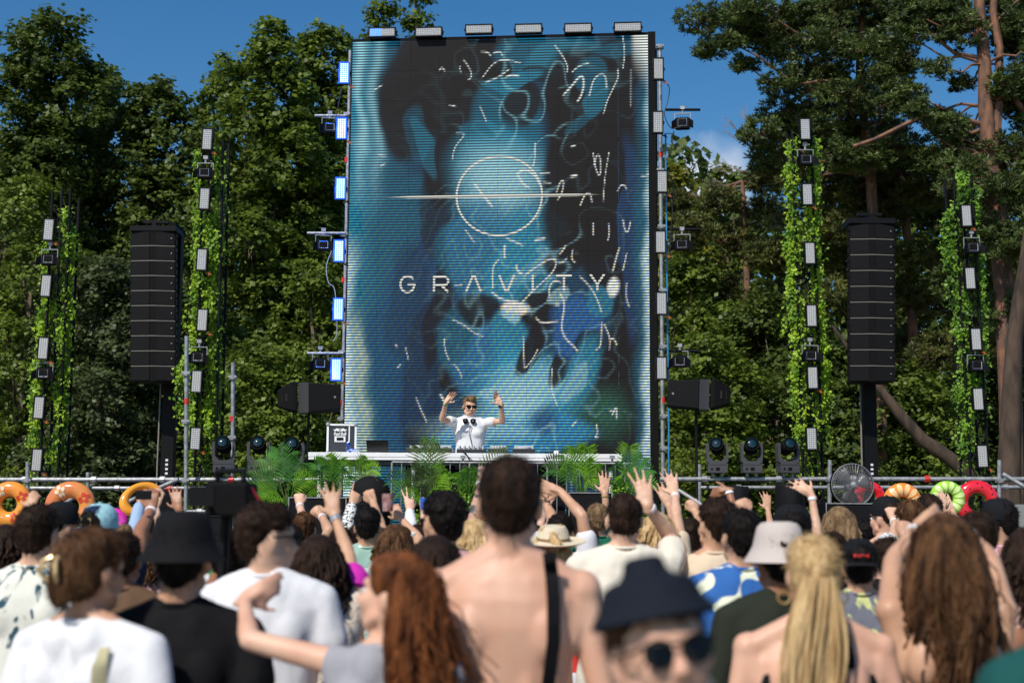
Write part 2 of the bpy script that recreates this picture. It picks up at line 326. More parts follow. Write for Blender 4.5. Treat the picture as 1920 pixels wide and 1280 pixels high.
# bare dead branches right of the screen
mb = MB(); b0 = W(1420, 330, 38); 
def twig(p, d, L, r, dep):
    q = p + d * L; mb.tube([p, (p + q) / 2 + Vector((random.uniform(-.05, .05), 0, random.uniform(-.05, .05))) * L, q], [r, r * .8, r * .6], 4)
    if dep:
        for k in range(3): twig(p + d * L * random.uniform(.4, 1), (d + Vector((random.uniform(-.6, .3), random.uniform(-.3, .3), random.uniform(-.45, .6)))).normalized(), L * .62, r * .55, dep - 1)
for x, y, dx, dz, Ln in ((1425, 330, -.9, .25, .75), (1420, 300, -.45, .9, .9), (1430, 350, -.95, -.02, .9), (1425, 290, -.3, .95, .8)):
    twig(W(x, y, 38) - b0, Vector((dx, 0, dz)).normalized(), Ln, .022, 3)
tag(mb.build('dead_branches', mat('dead_wood', (.3, .25, .2), .9), None, loc=b0), 'bare pale dead branches against the sky right of the screen', 'dead branches')

# ---------------------------------------------------------------- materials of the rig
M_black = mat('black_metal', (.005, .005, .006), .5, .0, spec=.16, bump=.1, bscale=80)
M_blackm = mat('black_matt', (.006, .006, .0065), .75, spec=.1, bump=.3, bscale=120)
M_grey = mat('grey_plastic', (.05, .05, .056), .55)
M_steel = mat('galvanised_steel', (.3, .31, .32), .5, .45, var=.25, vscale=18, bump=.15, bscale=60)
M_red = mat('red_band', (.55, .02, .015), .5)
M_cable = mat('black_cable', (.012, .012, .014), .5)
M_bcable = mat('blue_cable', (.02, .2, .45), .5)
M_orange = mat('orange_plug', (.6, .16, .04), .5)
M_ledoff = mat('led_window_off', (.32, .32, .31), .25, 0, spec=.6)
M_lens = mat('led_lens', (.72, .73, .75), .15, .3)
M_lit = mat('led_lit', (.02, .05, .4), .3, emit=(.12, .38, 1.0), es=1.1)
M_litlens = mat('led_lens_lit', (.8, .9, 1), .3, emit=(.8, .93, 1.0), es=1.8)
M_half = mat('led_half_lit', (.6, .65, .75), .3, emit=(.55, .75, 1.0), es=1.0)
# ---------------------------------------------------------------- the LED screen
YAW = R(-5.2); SW, SH, SB = 4.0, 6.68, 1.52; 
ps = W(932, 500, 18.5); scr = empty('led_screen', (ps.x, 18.5, SB), YAW)
tag(scr, 'huge upright LED video wall showing blue liquid art and the word GRAVITY', 'LED screen')
scr_inv = (Matrix.Translation((ps.x, 18.5, SB)) @ Matrix.Rotation(YAW, 4, 'Z')).inverted()
def scr_px(x, y, off=0):
    """local screen (x,z) for photo pixel"""
    o = scr_inv @ CAM; d = scr_inv.to_3x3() @ (W(x, y, 10) - CAM); t = (off - o.y) / d.y; p = o + d * t; return p.x, p.z
def px_of(X, Z):
    """photo pixels for arrays of local screen coordinates"""
    m = np.array(scr_inv.inverted())[:3, :]; P = np.stack([X, np.zeros_like(X), Z, np.ones_like(X)], -1) @ m.T
    q = (P - np.array(CAM)) @ np.array(CM); return 960 + FPX * q[..., 0] / -q[..., 2], 640 - FPX * q[..., 1] / -q[..., 2]
def sn(x, y, s, sd):
    """cheap smooth noise from summed rotated sines"""
    r = np.random.default_rng(sd); o = 0
    for i in range(6):
        a = r.random() * 6.283; f = s * (1 + i * .55); o = o + np.sin((x * np.cos(a) + y * np.sin(a)) * f + r.random() * 6.283 + 1.3 * np.sin((x * np.sin(a) - y * np.cos(a)) * f * .7 + r.random() * 6)) / (1 + i * .5)
    return o / 3.2
def art(X, Z):
    x, y = px_of(X, Z)
    wx = x + 16 * sn(x, y, 1 / 60, 1) + 5 * sn(x, y, 1 / 22, 2); wy = y + 20 * sn(x, y, 1 / 70, 3) + 6 * sn(x, y, 1 / 25, 4)
    c = np.zeros(x.shape + (3,)); c[:] = (.003, .05, .105)
    def lay(col, a): 
        a = np.clip(a, 0, 1)[..., None]; c[:] = c * (1 - a) + np.array(col) * a
    def sm(e0, e1, v): t = np.clip((v - e0) / (e1 - e0), 0, 1); return t * t * (3 - 2 * t)
    def ell(cx, cy, rx, ry, rot, soft=.15, warp=1):
        X_, Y_ = (wx, wy) if warp else (x, y); a = math.radians(rot); dx, dy = X_ - cx, Y_ - cy
        u = (dx * math.cos(a) + dy * math.sin(a)) / rx; v = (-dx * math.sin(a) + dy * math.cos(a)) / ry; return 1 - sm(1 - soft, 1 + soft, np.sqrt(u * u + v * v))
    nz = sn(x, y, 1 / 40, 31)
    def dk(cx, cy, rx, ry, rot, a):
        lay(DK, a * ell(cx, cy, rx, ry, rot)); an = math.radians(rot); dx, dy = wx - cx, wy - cy; u = (dx * math.cos(an) + dy * math.sin(an)) / rx; v = (-dx * math.sin(an) + dy * math.cos(an)) / ry; X_ = np.sqrt(u * u + v * v)
        s_ = min(rx, ry); lay((.3, .68, .75), .75 * np.exp(-((X_ - 1.1) * s_ / 1.7) ** 2) * np.clip(nz * 1.6 + .1, 0, 1) * sm(830, 890, x) * sm(1080, 1040, x) * .8)
    TEAL, CY, PALE, DK, BL = (.004, .12, .2), (.015, .27, .42), (.36, .7, .78), (.002, .002, .003), (.003, .065, .19)
    # left and right glow
    lay(TEAL, 1 - sm(700, 800, wx - (y - 500) * .03)); lay(CY, .8 * (1 - sm(670, 735, wx + 10 + 12 * sm(340, 500, y)))); 
    lay(PALE, .75 * np.exp(-((wx - 675) / 9) ** 2) * sm(420, 240, y) + .5 * np.exp(-((wx - 708 + (y - 100) * .03) / 12) ** 2) * sm(420, 250, y))
    lay((.55, .85, .88), .95 * (1 - sm(655, 690, wx + 8)) * sm(420, 520, y)); lay((.6, .8, .6), .5 * np.exp(-((wx - 680) / 12) ** 2) * sm(560, 640, y))
    lay(BL, .55 * ell(770, 620, 70, 190, 6)); lay(BL, .5 * ell(770, 800, 70, 80, 0)); lay(TEAL, .6 * ell(745, 420, 40, 90, 20))
    # dark masses top left
    for e in [(800, 150, 75, 100, 25, .95), (860, 130, 100, 68, 0, .95), (770, 215, 55, 90, 20, .95), (850, 215, 75, 60, -10, .93), (835, 320, 45, 75, 12, .9), (815, 420, 38, 80, -8, .6), (818, 590, 22, 100, 8, .8), (850, 700, 26, 34, 10, .95), (900, 90, 80, 26, 0, .6), (845, 880, 60, 30, 10, .9), (815, 820, 60, 26, 10, .7), (795, 700, 40, 150, 10, .45), (760, 560, 36, 110, 4, .3)]: dk(*e)
    lay(TEAL, .45 * ell(780, 260, 20, 50, 0)); lay(CY, .35 * ell(795, 290, 14, 60, -15)); lay(TEAL, .7 * ell(905, 250, 45, 24, 0))
    # the central figure
    lay(TEAL, .85 * ell(950, 220, 70, 70, 0)); lay(TEAL, .8 * ell(1000, 110, 80, 38, 0)); lay((.02, .2, .3), .8 * ell(1055, 110, 70, 30, -20))
    dk(975, 190, 44, 38, -30, .92); dk(930, 133, 32, 22, -30, .9); dk(890, 112, 26, 16, 20, .8); dk(1010, 140, 30, 14, 10, .7); dk(950, 500, 30, 20, -30, .6); dk(880, 420, 24, 50, 10, .5); lay(CY, .6 * ell(960, 150, 60, 12, -12)); lay(CY, .55 * ell(948, 245, 50, 10, 30))
    lay(CY, .8 * ell(935, 330, 88, 95, 0, .4)); lay(PALE, .8 * ell(940, 335, 64, 60, 0, .7)); lay(CY, .7 * ell(990, 440, 90, 50, -25))
    lay(TEAL, .8 * ell(870, 480, 60, 60, 20)); lay((.02, .2, .36), .7 * ell(900, 470, 60, 100, 15)); lay(CY, .8 * ell(960, 500, 40, 80, 25)); lay(PALE, .5 * ell(1000, 500, 70, 14, -38)); lay(CY, .6 * ell(980, 530, 60, 50, -30))
    # dark right mass
    for e in [(1085, 165, 62, 80, 20, .96), (1150, 130, 45, 60, 0, .93), (1105, 250, 80, 100, 10, .97), (1140, 300, 62, 170, 0, .96), (1070, 320, 50, 80, 5, .96), (1095, 410, 82, 80, 0, .96), (1140, 470, 62, 70, 0, .93), (1120, 350, 70, 120, 0, .96), (1115, 760, 48, 70, 25, .97), (1140, 850, 90, 60, 0, .97), (1060, 480, 45, 34, -30, .9), (1170, 600, 30, 120, 3, .85), (1165, 720, 48, 100, 12, .97), (1135, 800, 75, 80, 20, .97), (1175, 680, 32, 120, 0, .85), (1110, 860, 80, 40, 0, .95)]: dk(*e)
    lay(TEAL, .75 * ell(1110, 130, 24, 30, 10)); lay(CY, .5 * ell(1122, 180, 17, 42, 14)); lay(TEAL, .6 * ell(1090, 230, 40, 10, -40)); lay(BL, .6 * ell(1178, 450, 18, 200, 0)); lay(TEAL, .7 * ell(1160, 90, 50, 14, 0))
    # lower figure
    lay(TEAL, .85 * ell(870, 640, 50, 62, -10)); dk(900, 588, 50, 30, 10, .88); lay((.02, .2, .4), .7 * ell(910, 680, 60, 70, 30)); lay(CY, .8 * ell(960, 640, 40, 60, 0)); dk(1022, 575, 38, 32, 0, .95)
    lay((.03, .4, .6), .95 * ell(990, 740, 95, 85, 0, .4)); lay(PALE, .8 * ell(985, 735, 70, 45, -20, .8)); lay((.02, .3, .55), .8 * ell(960, 820, 150, 40, 0)); lay(PALE, .5 * ell(900, 805, 90, 26, 0, .8)); dk(998, 645, 19, 52, 25, .95); dk(1053, 685, 16, 44, 14, .95); lay(BL, .8 * ell(1025, 792, 26, 30, 0, .5))
    lay((.01, .13, .36), .9 * ell(1085, 610, 42, 60, 0, .2)); dk(1108, 640, 30, 28, -20, .9); lay(CY, .8 * ell(1095, 690, 28, 70, 18, .3)); lay(PALE, .4 * ell(1080, 720, 14, 50, 22)); lay(CY, .6 * ell(1120, 560, 20, 30, -20))
    lay((.9, .88, .75), 1.0 * ell(967, 578, 26, 12, 5, .25, 0)); lay(PALE, .8 * ell(965, 592, 22, 8, -8, .3)); lay((.8, .95, .9), .95 * ell(1150, 538, 11, 18, 8, .3, 0)); lay(PALE, .5 * ell(1048, 555, 14, 18, 0)); lay(PALE, .5 * ell(915, 735, 26, 12, 0))
    # right edge glow
    lay(TEAL, sm(1178, 1205, wx - 8 * sm(320, 200, y))); lay((.5, .8, .85), .9 * sm(1196, 1214, wx - 4 + 4 * sm(480, 620, y))); lay((.85, .88, .8), .85 * sm(1180, 1192, x) * sm(185, 90, y + (1215 - x) * 1.5))
    lay(BL, .8 * sm(820, 900, y) * sm(1150, 1180, x)); lay((.03, .3, .2), .35 * ell(1130, 780, 40, 40, 0, .8))
    # fine liquid contour lines in the figure
    f = sn(wx, wy, 1 / 34, 21) + .4 * sn(x, y, 1 / 90, 22); ln = np.exp(-(f / .05) ** 2) + np.exp(-((f - .55) / .04) ** 2) * .8
    zone = np.clip(np.exp(-((x - 990) / 130) ** 2) * (.35 + .65 * sm(60, 140, y)), 0, 1) * (1 - .8 * ell(1110, 300, 70, 140, 0)) * (1 - .7 * ell(840, 200, 90, 130, 0))
    lay((.25, .62, .72), .5 * ln * zone)
    # bright squiggles traced on the liquid
    def stroke(pts, wd, col=(.85, .95, .9), a=1.0, dash=0):
        best = np.full(x.shape, 1e9)
        for _ in range(2):
            if len(pts) > 2: pts = [pts[0]] + [(a[0] * (1 - u) + b[0] * u, a[1] * (1 - u) + b[1] * u) for a, b in zip(pts[:-1], pts[1:]) for u in (.25, .75)] + [pts[-1]]
        for (x0, y0), (x1, y1) in zip(pts[:-1], pts[1:]):
            sel = (x > min(x0, x1) - 12) & (x < max(x0, x1) + 12) & (y > min(y0, y1) - 12) & (y < max(y0, y1) + 12)
            if not sel.any(): continue
            xs, ys = x[sel], y[sel]; vx, vy = x1 - x0, y1 - y0; t = np.clip(((xs - x0) * vx + (ys - y0) * vy) / (vx * vx + vy * vy + 1e-9), 0, 1)
            best[sel] = np.minimum(best[sel], np.hypot(xs - x0 - t * vx, ys - y0 - t * vy))
        lay(col, a * np.exp(-(best / (wd * .48)) ** 2))
    for p, wd in [([(1057, 178), (1075, 158), (1085, 145), (1093, 142), (1095, 160), (1090, 180), (1083, 190)], 3.2), ([(1073, 135), (1085, 124), (1103, 119)], 2), ([(1105, 180), (1112, 150), (1125, 138), (1136, 142), (1137, 165)], 2.2), ([(1158, 130), (1160, 145), (1150, 165), (1138, 190), (1132, 212)], 1.8),
                  ([(1041, 86), (1055, 105), (1065, 125), (1063, 135)], 2), ([(1167, 65), (1172, 100), (1168, 128)], 1.5), ([(1183, 130), (1183, 200)], 1.5), ([(948, 145), (960, 140), (972, 143)], 3), ([(905, 145), (925, 118), (945, 111), (975, 118)], 1.6), ([(910, 155), (935, 145), (955, 130)], 1.8),
                  ([(902, 97), (915, 98), (920, 105)], 2), ([(925, 100), (938, 96), (942, 104)], 2), ([(824, 132), (828, 126), (834, 133)], 2.2), ([(862, 125), (864, 137)], 1.4), ([(869, 112), (882, 130), (885, 145), (878, 150)], 1.6), ([(900, 200), (912, 228)], 1.5), ([(843, 197), (855, 200)], 1.6), ([(855, 250), (875, 250), (852, 275), (848, 300)], 1.5),
                  ([(710, 290), (716, 292), (724, 292)], 1.8), ([(712, 312), (722, 307)], 1.8), ([(700, 170), (716, 160)], 1.8), ([(1003, 268), (1003, 300), (999, 312)], 2), ([(1112, 287), (1118, 322), (1126, 332), (1127, 300), (1120, 286), (1114, 310)], 1.8), ([(1142, 285), (1134, 330), (1131, 378)], 1.3), ([(1071, 275), (1078, 273)], 2.4),
                  ([(1072, 331), (1080, 329)], 4.5), ([(1044, 360), (1050, 340), (1058, 338), (1054, 362), (1046, 374)], 2), ([(1088, 385), (1096, 365), (1106, 360), (1110, 378)], 2), ([(1158, 358), (1164, 346), (1172, 348), (1175, 355)], 1.8), ([(1168, 412), (1172, 434), (1178, 436), (1182, 416)], 2), ([(1112, 418), (1112, 440)], 1.8), ([(1141, 420), (1143, 435), (1140, 450)], 1.8),
                  ([(1161, 465), (1155, 485), (1149, 508)], 2.4), ([(1175, 475), (1168, 507)], 1.8), ([(1060, 462), (1053, 473), (1050, 475)], 2.4), ([(1074, 468), (1071, 485), (1078, 492)], 2), ([(1048, 493), (1056, 492), (1063, 484)], 1.8), ([(1175, 530), (1174, 560), (1180, 575)], 1.8), ([(1013, 325), (1030, 324)], 2), ([(1019, 342), (1033, 343)], 2), ([(1203, 330), (1215, 330), (1219, 315)], 2.2),
                  ([(970, 325), (985, 316), (1005, 330), (1012, 345)], 3.5), ([(972, 330), (980, 345), (992, 352)], 3), ([(890, 345), (905, 365), (922, 386)], 3.4), ([(950, 447), (965, 453), (980, 460)], 2.4), ([(1005, 450), (1020, 447)], 4), ([(946, 460), (946, 482)], 3.4), ([(924, 540), (923, 500), (935, 487)], 2.2), ([(968, 498), (970, 508), (978, 513)], 3), ([(985, 515), (1010, 497), (1030, 485), (1045, 487), (1038, 510), (1010, 535), (990, 555), (975, 570)], 2.2),
                  ([(923, 548), (940, 562), (970, 566)], 3), ([(1005, 596), (1015, 606), (1045, 602)], 2.6), ([(1030, 556), (1030, 535), (1040, 525), (1052, 530)], 2.4), ([(1050, 550), (1059, 565), (1056, 590), (1052, 615), (1060, 635), (1075, 648), (1083, 658)], 2.6), ([(1043, 571), (1047, 571)], 4.5), ([(1087, 518), (1105, 535), (1120, 560), (1128, 585)], 2), ([(1128, 605), (1127, 650), (1118, 655)], 2),
                  ([(1133, 608), (1144, 632), (1143, 655)], 1.8), ([(1144, 634), (1152, 636), (1156, 645)], 2), ([(850, 600), (870, 608), (885, 622), (905, 630)], 1.6), ([(833, 635), (834, 655), (842, 675)], 1.8), ([(851, 683), (862, 695), (866, 708)], 1.6), ([(981, 632), (983, 690)], 1.8), ([(985, 690), (1000, 672), (1008, 655)], 1.6), ([(742, 646), (744, 650)], 2.6), ([(760, 650), (766, 675)], 1.4), ([(746, 688), (750, 684)], 2.4),
                  ([(1148, 777), (1156, 760), (1156, 784)], 2.4), ([(1144, 770), (1156, 768)], 1.6), ([(1118, 795), (1121, 812), (1115, 820), (1121, 820)], 2), ([(1073, 798), (1080, 790)], 2), ([(1035, 690), (1033, 730), (1045, 760)], 1.8), ([(826, 740), (832, 750)], 3.5), ([(780, 745), (790, 770), (800, 790)], 1.6), ([(1150, 520), (1152, 555)], 1.5), ([(872, 430), (890, 455)], 1.6), ([(852, 536), (866, 534)], 1.8)]:
        stroke(p, wd)
    # moire fringes put into the picture colour: yellow and blue diagonals, stronger low down
    k = .5 * sm(180, 520, y); d1 = np.sin(2 * np.pi * (x / 15.5 + y / 21)) * .6 + np.sin(2 * np.pi * (x / 9.2 - y / 31 + .8 * sn(x, y, 1 / 90, 9))) * .5; lum = c.mean(-1)
    c[..., 0] *= 1 + k * 1.6 * np.clip(d1, 0, 1); c[..., 0] += k * .12 * np.clip(d1, 0, 1) * np.minimum(1, lum * 5); c[..., 1] += k * .05 * np.clip(d1, 0, 1) * np.minimum(1, lum * 5); c[..., 1] *= 1 + k * .35 * d1; c[..., 2] *= 1 - k * .7 * d1
    return np.clip(c, 0, 1)
def screen_mat(name, const=None):
    m = bpy.data.materials.new(name); m.use_nodes = True; t = m.node_tree; n = t.nodes; b = n['Principled BSDF']; b.inputs['Base Color'].default_value = (.010, .0085, .0082, 1); b.inputs['Roughness'].default_value = .55; b.inputs['Specular IOR Level'].default_value = .12
    tc_ = n.new('ShaderNodeTexCoord'); s_ = n.new('ShaderNodeSeparateXYZ'); t.links.new(tc_.outputs['Object'], s_.inputs[0])
    a = n.new('ShaderNodeMath'); a.operation = 'MULTIPLY'; a.inputs[1].default_value = 2 * math.pi / .0364; t.links.new(s_.outputs[2], a.inputs[0])
    q = n.new('ShaderNodeMath'); q.operation = 'SINE'; t.links.new(a.outputs[0], q.inputs[0])
    r = n.new('ShaderNodeMapRange'); r.inputs['From Min'].default_value = -.45; r.inputs['From Max'].default_value = .45; r.inputs['To Min'].default_value = .12; r.inputs['To Max'].default_value = 1.25; t.links.new(q.outputs[0], r.inputs['Value'])
    if const: b.inputs['Emission Color'].default_value = (*const, 1)
    else:
        v = n.new('ShaderNodeVertexColor'); v.layer_name = 'picture'; t.links.new(v.outputs[0], b.inputs['Emission Color'])
    t.links.new(r.outputs[0], b.inputs['Emission Strength']); return m
M_scr = screen_mat('led_picture'); M_scrw = screen_mat('led_white', (.75, .74, .66))
NC, NR, G = 10, 16, 29
for i in range(NC):
    for j in range(NR):
        pw, ph = SW / NC, SH / NR; x0 = -SW / 2 + i * pw; z0 = j * ph; gp = .001
        xs = np.linspace(x0 + gp, x0 + pw - gp, G + 1); zs = np.linspace(z0 + gp, z0 + ph - gp, G + 1); X, Z = np.meshgrid(xs, zs)
        V = np.stack([X, np.zeros_like(X), Z], -1).reshape(-1, 3); k = G + 1
        a = (np.arange(G)[:, None] * k + np.arange(G)[None]).reshape(-1); F = np.stack([a, a + 1, a + k + 1, a + k], 1)
        n0 = len(V) + 4; V = np.concatenate([V, [[xs[0], .0004, zs[0]], [xs[-1], .0004, zs[0]], [xs[-1], .0004, zs[-1]], [xs[0], .0004, zs[-1]], [xs[0], .06, zs[0]], [xs[-1], .06, zs[0]], [xs[-1], .06, zs[-1]], [xs[0], .06, zs[-1]]]])
        c0, c1, c2, c3 = n0 - 4, n0 - 3, n0 - 2, n0 - 1
        F = F.tolist() + [[n0 + 3, n0 + 2, n0 + 1, n0], [c0, n0, n0 + 1, c1], [c1, n0 + 1, n0 + 2, c2], [c2, n0 + 2, n0 + 3, c3], [c3, n0 + 3, n0, c0]]
        me = bpy.data.meshes.new('led_panel'); me.from_pydata(V.tolist(), [], F); me.materials.append(M_scr); ca = me.color_attributes.new('picture', 'FLOAT_COLOR', 'POINT')
        col = np.ones((len(V), 4), np.float32); col[:n0 - 4, :3] = art(X.reshape(-1), Z.reshape(-1)); col[n0 - 4:, :3] = 0; ca.data.foreach_set('color', col.reshape(-1)); link('led_panel', me, scr)
fr = MB(); fr.box((SW / 2 + .002, -.02, -.1), (SW / 2 + .1, .14, SH + .04)); fr.box((-SW / 2 - .014, -.0, -.1), (-SW / 2 - .002, .14, SH + .04)); fr.box((-SW / 2, 0, SH + .002), (SW / 2, .14, SH + .04)); fr.build('screen_frame', M_blackm, scr)
bk = MB()
for i in range(6): x = -1.9 + i * .76; bk.box((x - .03, .16, -1.5), (x + .03, .22, SH))
for i in range(8): z = .2 + i * .85; bk.box((-1.95, .225, z), (1.95, .27, z + .05))
bk.build('back_frame', M_steel, scr)
# white marks on the picture
OFF = -.004
def slab(name, pts2, parent=scr):
    m_ = MB(); m_.prism([(x, OFF, z) for x, z in pts2], (0, .003, 0)); return m_.build(name, M_scrw, parent)
cx_, cz_ = scr_px(936, 367); rx_, _ = scr_px(1017, 367); RR = rx_ - cx_
rg = MB(); N_ = 72
rings = []
for i in range(N_):
    a = 2 * math.pi * i / N_; ca_, sa_ = math.cos(a), math.sin(a); t_ = .024; r1, r2 = RR - t_ * (.75 + .4 * abs(sa_) * 0), RR + t_ * .35
    rings.append([(cx_ + r1 * ca_, OFF, cz_ + r1 * sa_ * .94), (cx_ + r2 * ca_, OFF, cz_ + r2 * sa_ * .94), (cx_ + r2 * ca_, OFF + .003, cz_ + r2 * sa_ * .94), (cx_ + r1 * ca_, OFF + .003, cz_ + r1 * sa_ * .94)])
rings.append(rings[0]); rg.rings(rings, caps=False); rg.build('logo_ring', M_scrw, scr)
xa, _ = scr_px(712, 368); xb, _ = scr_px(1132, 368); cz2 = scr_px(936, 368)[1]; OFF = -.008
slab('logo_line', [(xa, cz2), ((xa * 3 + cx_) / 4, cz2 - .016), (cx_, cz2 - .019), ((xb * 3 + cx_) / 4, cz2 - .016), (xb, cz2), ((xb * 3 + cx_) / 4, cz2 + .016), (cx_, cz2 + .019), ((xa * 3 + cx_) / 4, cz2 + .016)])
zt, zb = scr_px(940, 516)[1], scr_px(940, 547)[1]; hh = zt - zb; th = .029
def seg(mb_, p, q, t=th):
    p, q = Vector((p[0], 0, p[1])), Vector((q[0], 0, q[1])); d = (q - p).normalized(); n_ = Vector((-d.z, 0, d.x)) * t / 2; p -= d * t * .0
    mb_.prism([(v.x, OFF - seg.k * .0006, v.z) for v in (p + n_, q + n_, q - n_, p - n_)], (0, .003, 0)); seg.k += 1
seg.k = 0
def letter(ch, px0, px1):
    mb_ = MB(); a, b = scr_px(px0, 530)[0], scr_px(px1, 530)[0]; m_ = (a + b) / 2; seg.k = 0
    if ch == 'G':
        r_ = hh / 2; P_ = [(m_ + (b - a) / 2 * math.cos(t), zb + r_ + r_ * math.sin(t)) for t in [R(38 + i * (322 - 38) / 14) for i in range(15)]]
        for p, q in zip(P_[:-1], P_[1:]): seg(mb_, p, q)
        seg(mb_, P_[-1], (b, zb + r_)); seg(mb_, (b, zb + r_), (m_, zb + r_))
    if ch == 'R':
        seg(mb_, (a, zb), (a, zt)); zc = zb + hh * .42; rr_ = (zt - zc) / 2; xr = b - rr_
        seg(mb_, (a, zt - th / 2), (xr, zt - th / 2)); seg(mb_, (a, zc), (xr, zc)); P_ = [(xr + rr_ * math.cos(t), zc + rr_ - th / 4 + (rr_ - th / 4) * math.sin(t)) for t in [R(90 - i * 30) for i in range(7)]]
        for p, q in zip(P_[:-1], P_[1:]): seg(mb_, p, q)
        seg(mb_, (m_, zc), (b, zb))
    if ch == 'A': seg(mb_, (a, zb), (m_ - .01, zt)); seg(mb_, (m_ - .03, zt - th / 2), (m_ + .03, zt - th / 2)); seg(mb_, (m_ + .01, zt), (b, zb))
    if ch == 'V': seg(mb_, (a, zt), (m_ - .01, zb)); seg(mb_, (m_ - .03, zb + th / 2), (m_ + .03, zb + th / 2)); seg(mb_, (m_ + .01, zb), (b, zt))
    if ch == 'I': seg(mb_, (m_, zb), (m_, zt))
    if ch == 'T': seg(mb_, (m_, zb), (m_, zt - th)); seg(mb_, (a, zt - th / 2), (b, zt - th / 2))
    if ch == 'Y': seg(mb_, (m_, zb), (m_, zb + hh * .42)); seg(mb_, (m_, zb + hh * .4), (a, zt)); seg(mb_, (m_, zb + hh * .4), (b, zt))
    mb_.build('letter', M_scrw, scr)
for ch, p0, p1 in (('G', 751, 778), ('R', 814, 841), ('A', 874, 902), ('V', 936, 964), ('I', 996, 1002), ('T', 1043, 1072), ('Y', 1107, 1133)): letter(ch, p0, p1)
# ---------------------------------------------------------------- strobe lights, spots, ivy towers
def shared(name, mb, m, smooth=False):
    o = mb.build(name, m, None, smooth); me = o.data; mods = len(o.modifiers); bpy.data.objects.remove(o); return me
def strobe_meshes(wd, hg, cols, rows):
    d = .07; b = MB(); b.box((-wd / 2, -d / 2 + .012, -hg / 2), (wd / 2, d / 2, hg / 2)); t = .014
    for a in ((-wd / 2, -d / 2, -hg / 2, -wd / 2 + t, -d / 2 + .014, hg / 2), (wd / 2 - t, -d / 2, -hg / 2, wd / 2, -d / 2 + .014, hg / 2), (-wd / 2 + t, -d / 2, -hg / 2, wd / 2 - t, -d / 2 + .014, -hg / 2 + t), (-wd / 2 + t, -d / 2, hg / 2 - t, wd / 2 - t, -d / 2 + .014, hg / 2)): b.box(a[:3], a[3:])
    p = MB(); p.box((-wd / 2 + t + .001, -d / 2 + .006, -hg / 2 + t + .001), (wd / 2 - t - .001, -d / 2 + .0115, hg / 2 - t - .001))
    l = MB(); sx_, sz_ = (wd - 2 * t - .008) / cols, (hg - 2 * t - .008) / rows
    for i in range(cols):
        for j in range(rows):
            x = -wd / 2 + t + .004 + sx_ * (i + .5); z = -hg / 2 + t + .004 + sz_ * (j + .5); r = min(sx_, sz_) * .36; n = len(l.v); y = -d / 2 + .0055
            for q in range(6): l.v.append((x + r * math.cos(q * 1.047), y, z + r * math.sin(q * 1.047)))
            for q in range(6): l.v.append((x + r * .6 * math.cos(q * 1.047), y - r * .5, z + r * .6 * math.sin(q * 1.047)))
            l.f += [(n + q, n + (q + 1) % 6, n + 6 + (q + 1) % 6, n + 6 + q) for q in range(6)] + [tuple(range(n + 6, n + 12))]
    y = MB()
    for s in (-1, 1): y.box((s * (wd / 2 + .004) - .003, -.008, -.03), (s * (wd / 2 + .004) + .003, .06, .03)); y.lathe([(.012, -.006), (.012, .006)], (s * (wd / 2 + .012), -.0, 0), 8, 'X')
    y.box((-wd / 2 - .006, .06, -.02), (wd / 2 + .006, .066, .02)); y.box((-.02, .067, -.02), (.02, .12, .02))
    bm_ = {}
    return [shared('housing', b, M_black), shared('led_window', p, M_ledoff), shared('led_grid', l, M_lens), shared('yoke', y, M_black)]
SM_T = strobe_meshes(.145, .30, 4, 10); SM_H = strobe_meshes(.37, .135, 11, 4)
def litcopy(me, m): c = me.copy(); c.materials.clear(); c.materials.append(m); return c
M_halo = mat('blue_halo', (.01, .03, .2), .3, emit=(.01, .12, .9), es=1.0)  # emissive strips added in place of the blue halo on lit strobe housings
LIT = [litcopy(SM_T[1], M_lit), litcopy(SM_T[2], M_litlens)]
def strobe(px, py, Y, label, group, horiz=False, lit=0, rz=0, ry=0, name='strobe_light'):
    p = W(px, py, Y); t = empty(name, p, rz); t.rotation_euler = (0, ry, rz); tag(t, label, 'strobe light', group); s = SM_H if horiz else SM_T
    for nme, me in zip(('housing', 'led_window', 'led_grid', 'yoke'), s):
        if lit == 1 and nme in ('led_window', 'led_grid'): me = LIT[0 if nme == 'led_window' else 1]
        o = link(nme, me, t)
        if nme == 'led_grid': o['kind'] = 'stuff'
    if lit == 1:
        b = MB(); b.torus((0, -.0385, 0), .1, .0001, 4, 3); b = MB()
        for a in ((-.0725, -.0375, -.15, -.0585, -.0355, .15), (.0585, -.0375, -.15, .0725, -.0355, .15), (-.058, -.0375, .136, .058, -.0355, .15), (-.058, -.0375, -.15, .058, -.0355, -.136)): b.box(a[:3], a[3:])
        b.build('halo_rim', M_halo, t); pl_ = bpy.data.lights.new('strobe_glow', 'POINT'); pl_.energy = 5; pl_.color = (.03, .2, 1); pl_.shadow_soft_size = .06; po = bpy.data.objects.new('strobe_glow', pl_); C.objects.link(po); po.parent = t; po.location = (-.12, -.1, 0)
    if lit == 2:
        b = MB(); b.box((-.169, -.0302, -.052), (-.004, -.0292, .052)); b.build('lit_half', M_lit, t)
    pl = MB()
    if not horiz:
        for k in range(3): pl.tube([(.06, .01, -.165), (.085 + .012 * k, .0, -.172 - .012 * k), (.1 + .014 * k, .02, -.15 - .02 * k)], .007, 5)
        pl.build('cable_plug', M_orange if (int(px) % 3) else M_blackm, t)
    return t
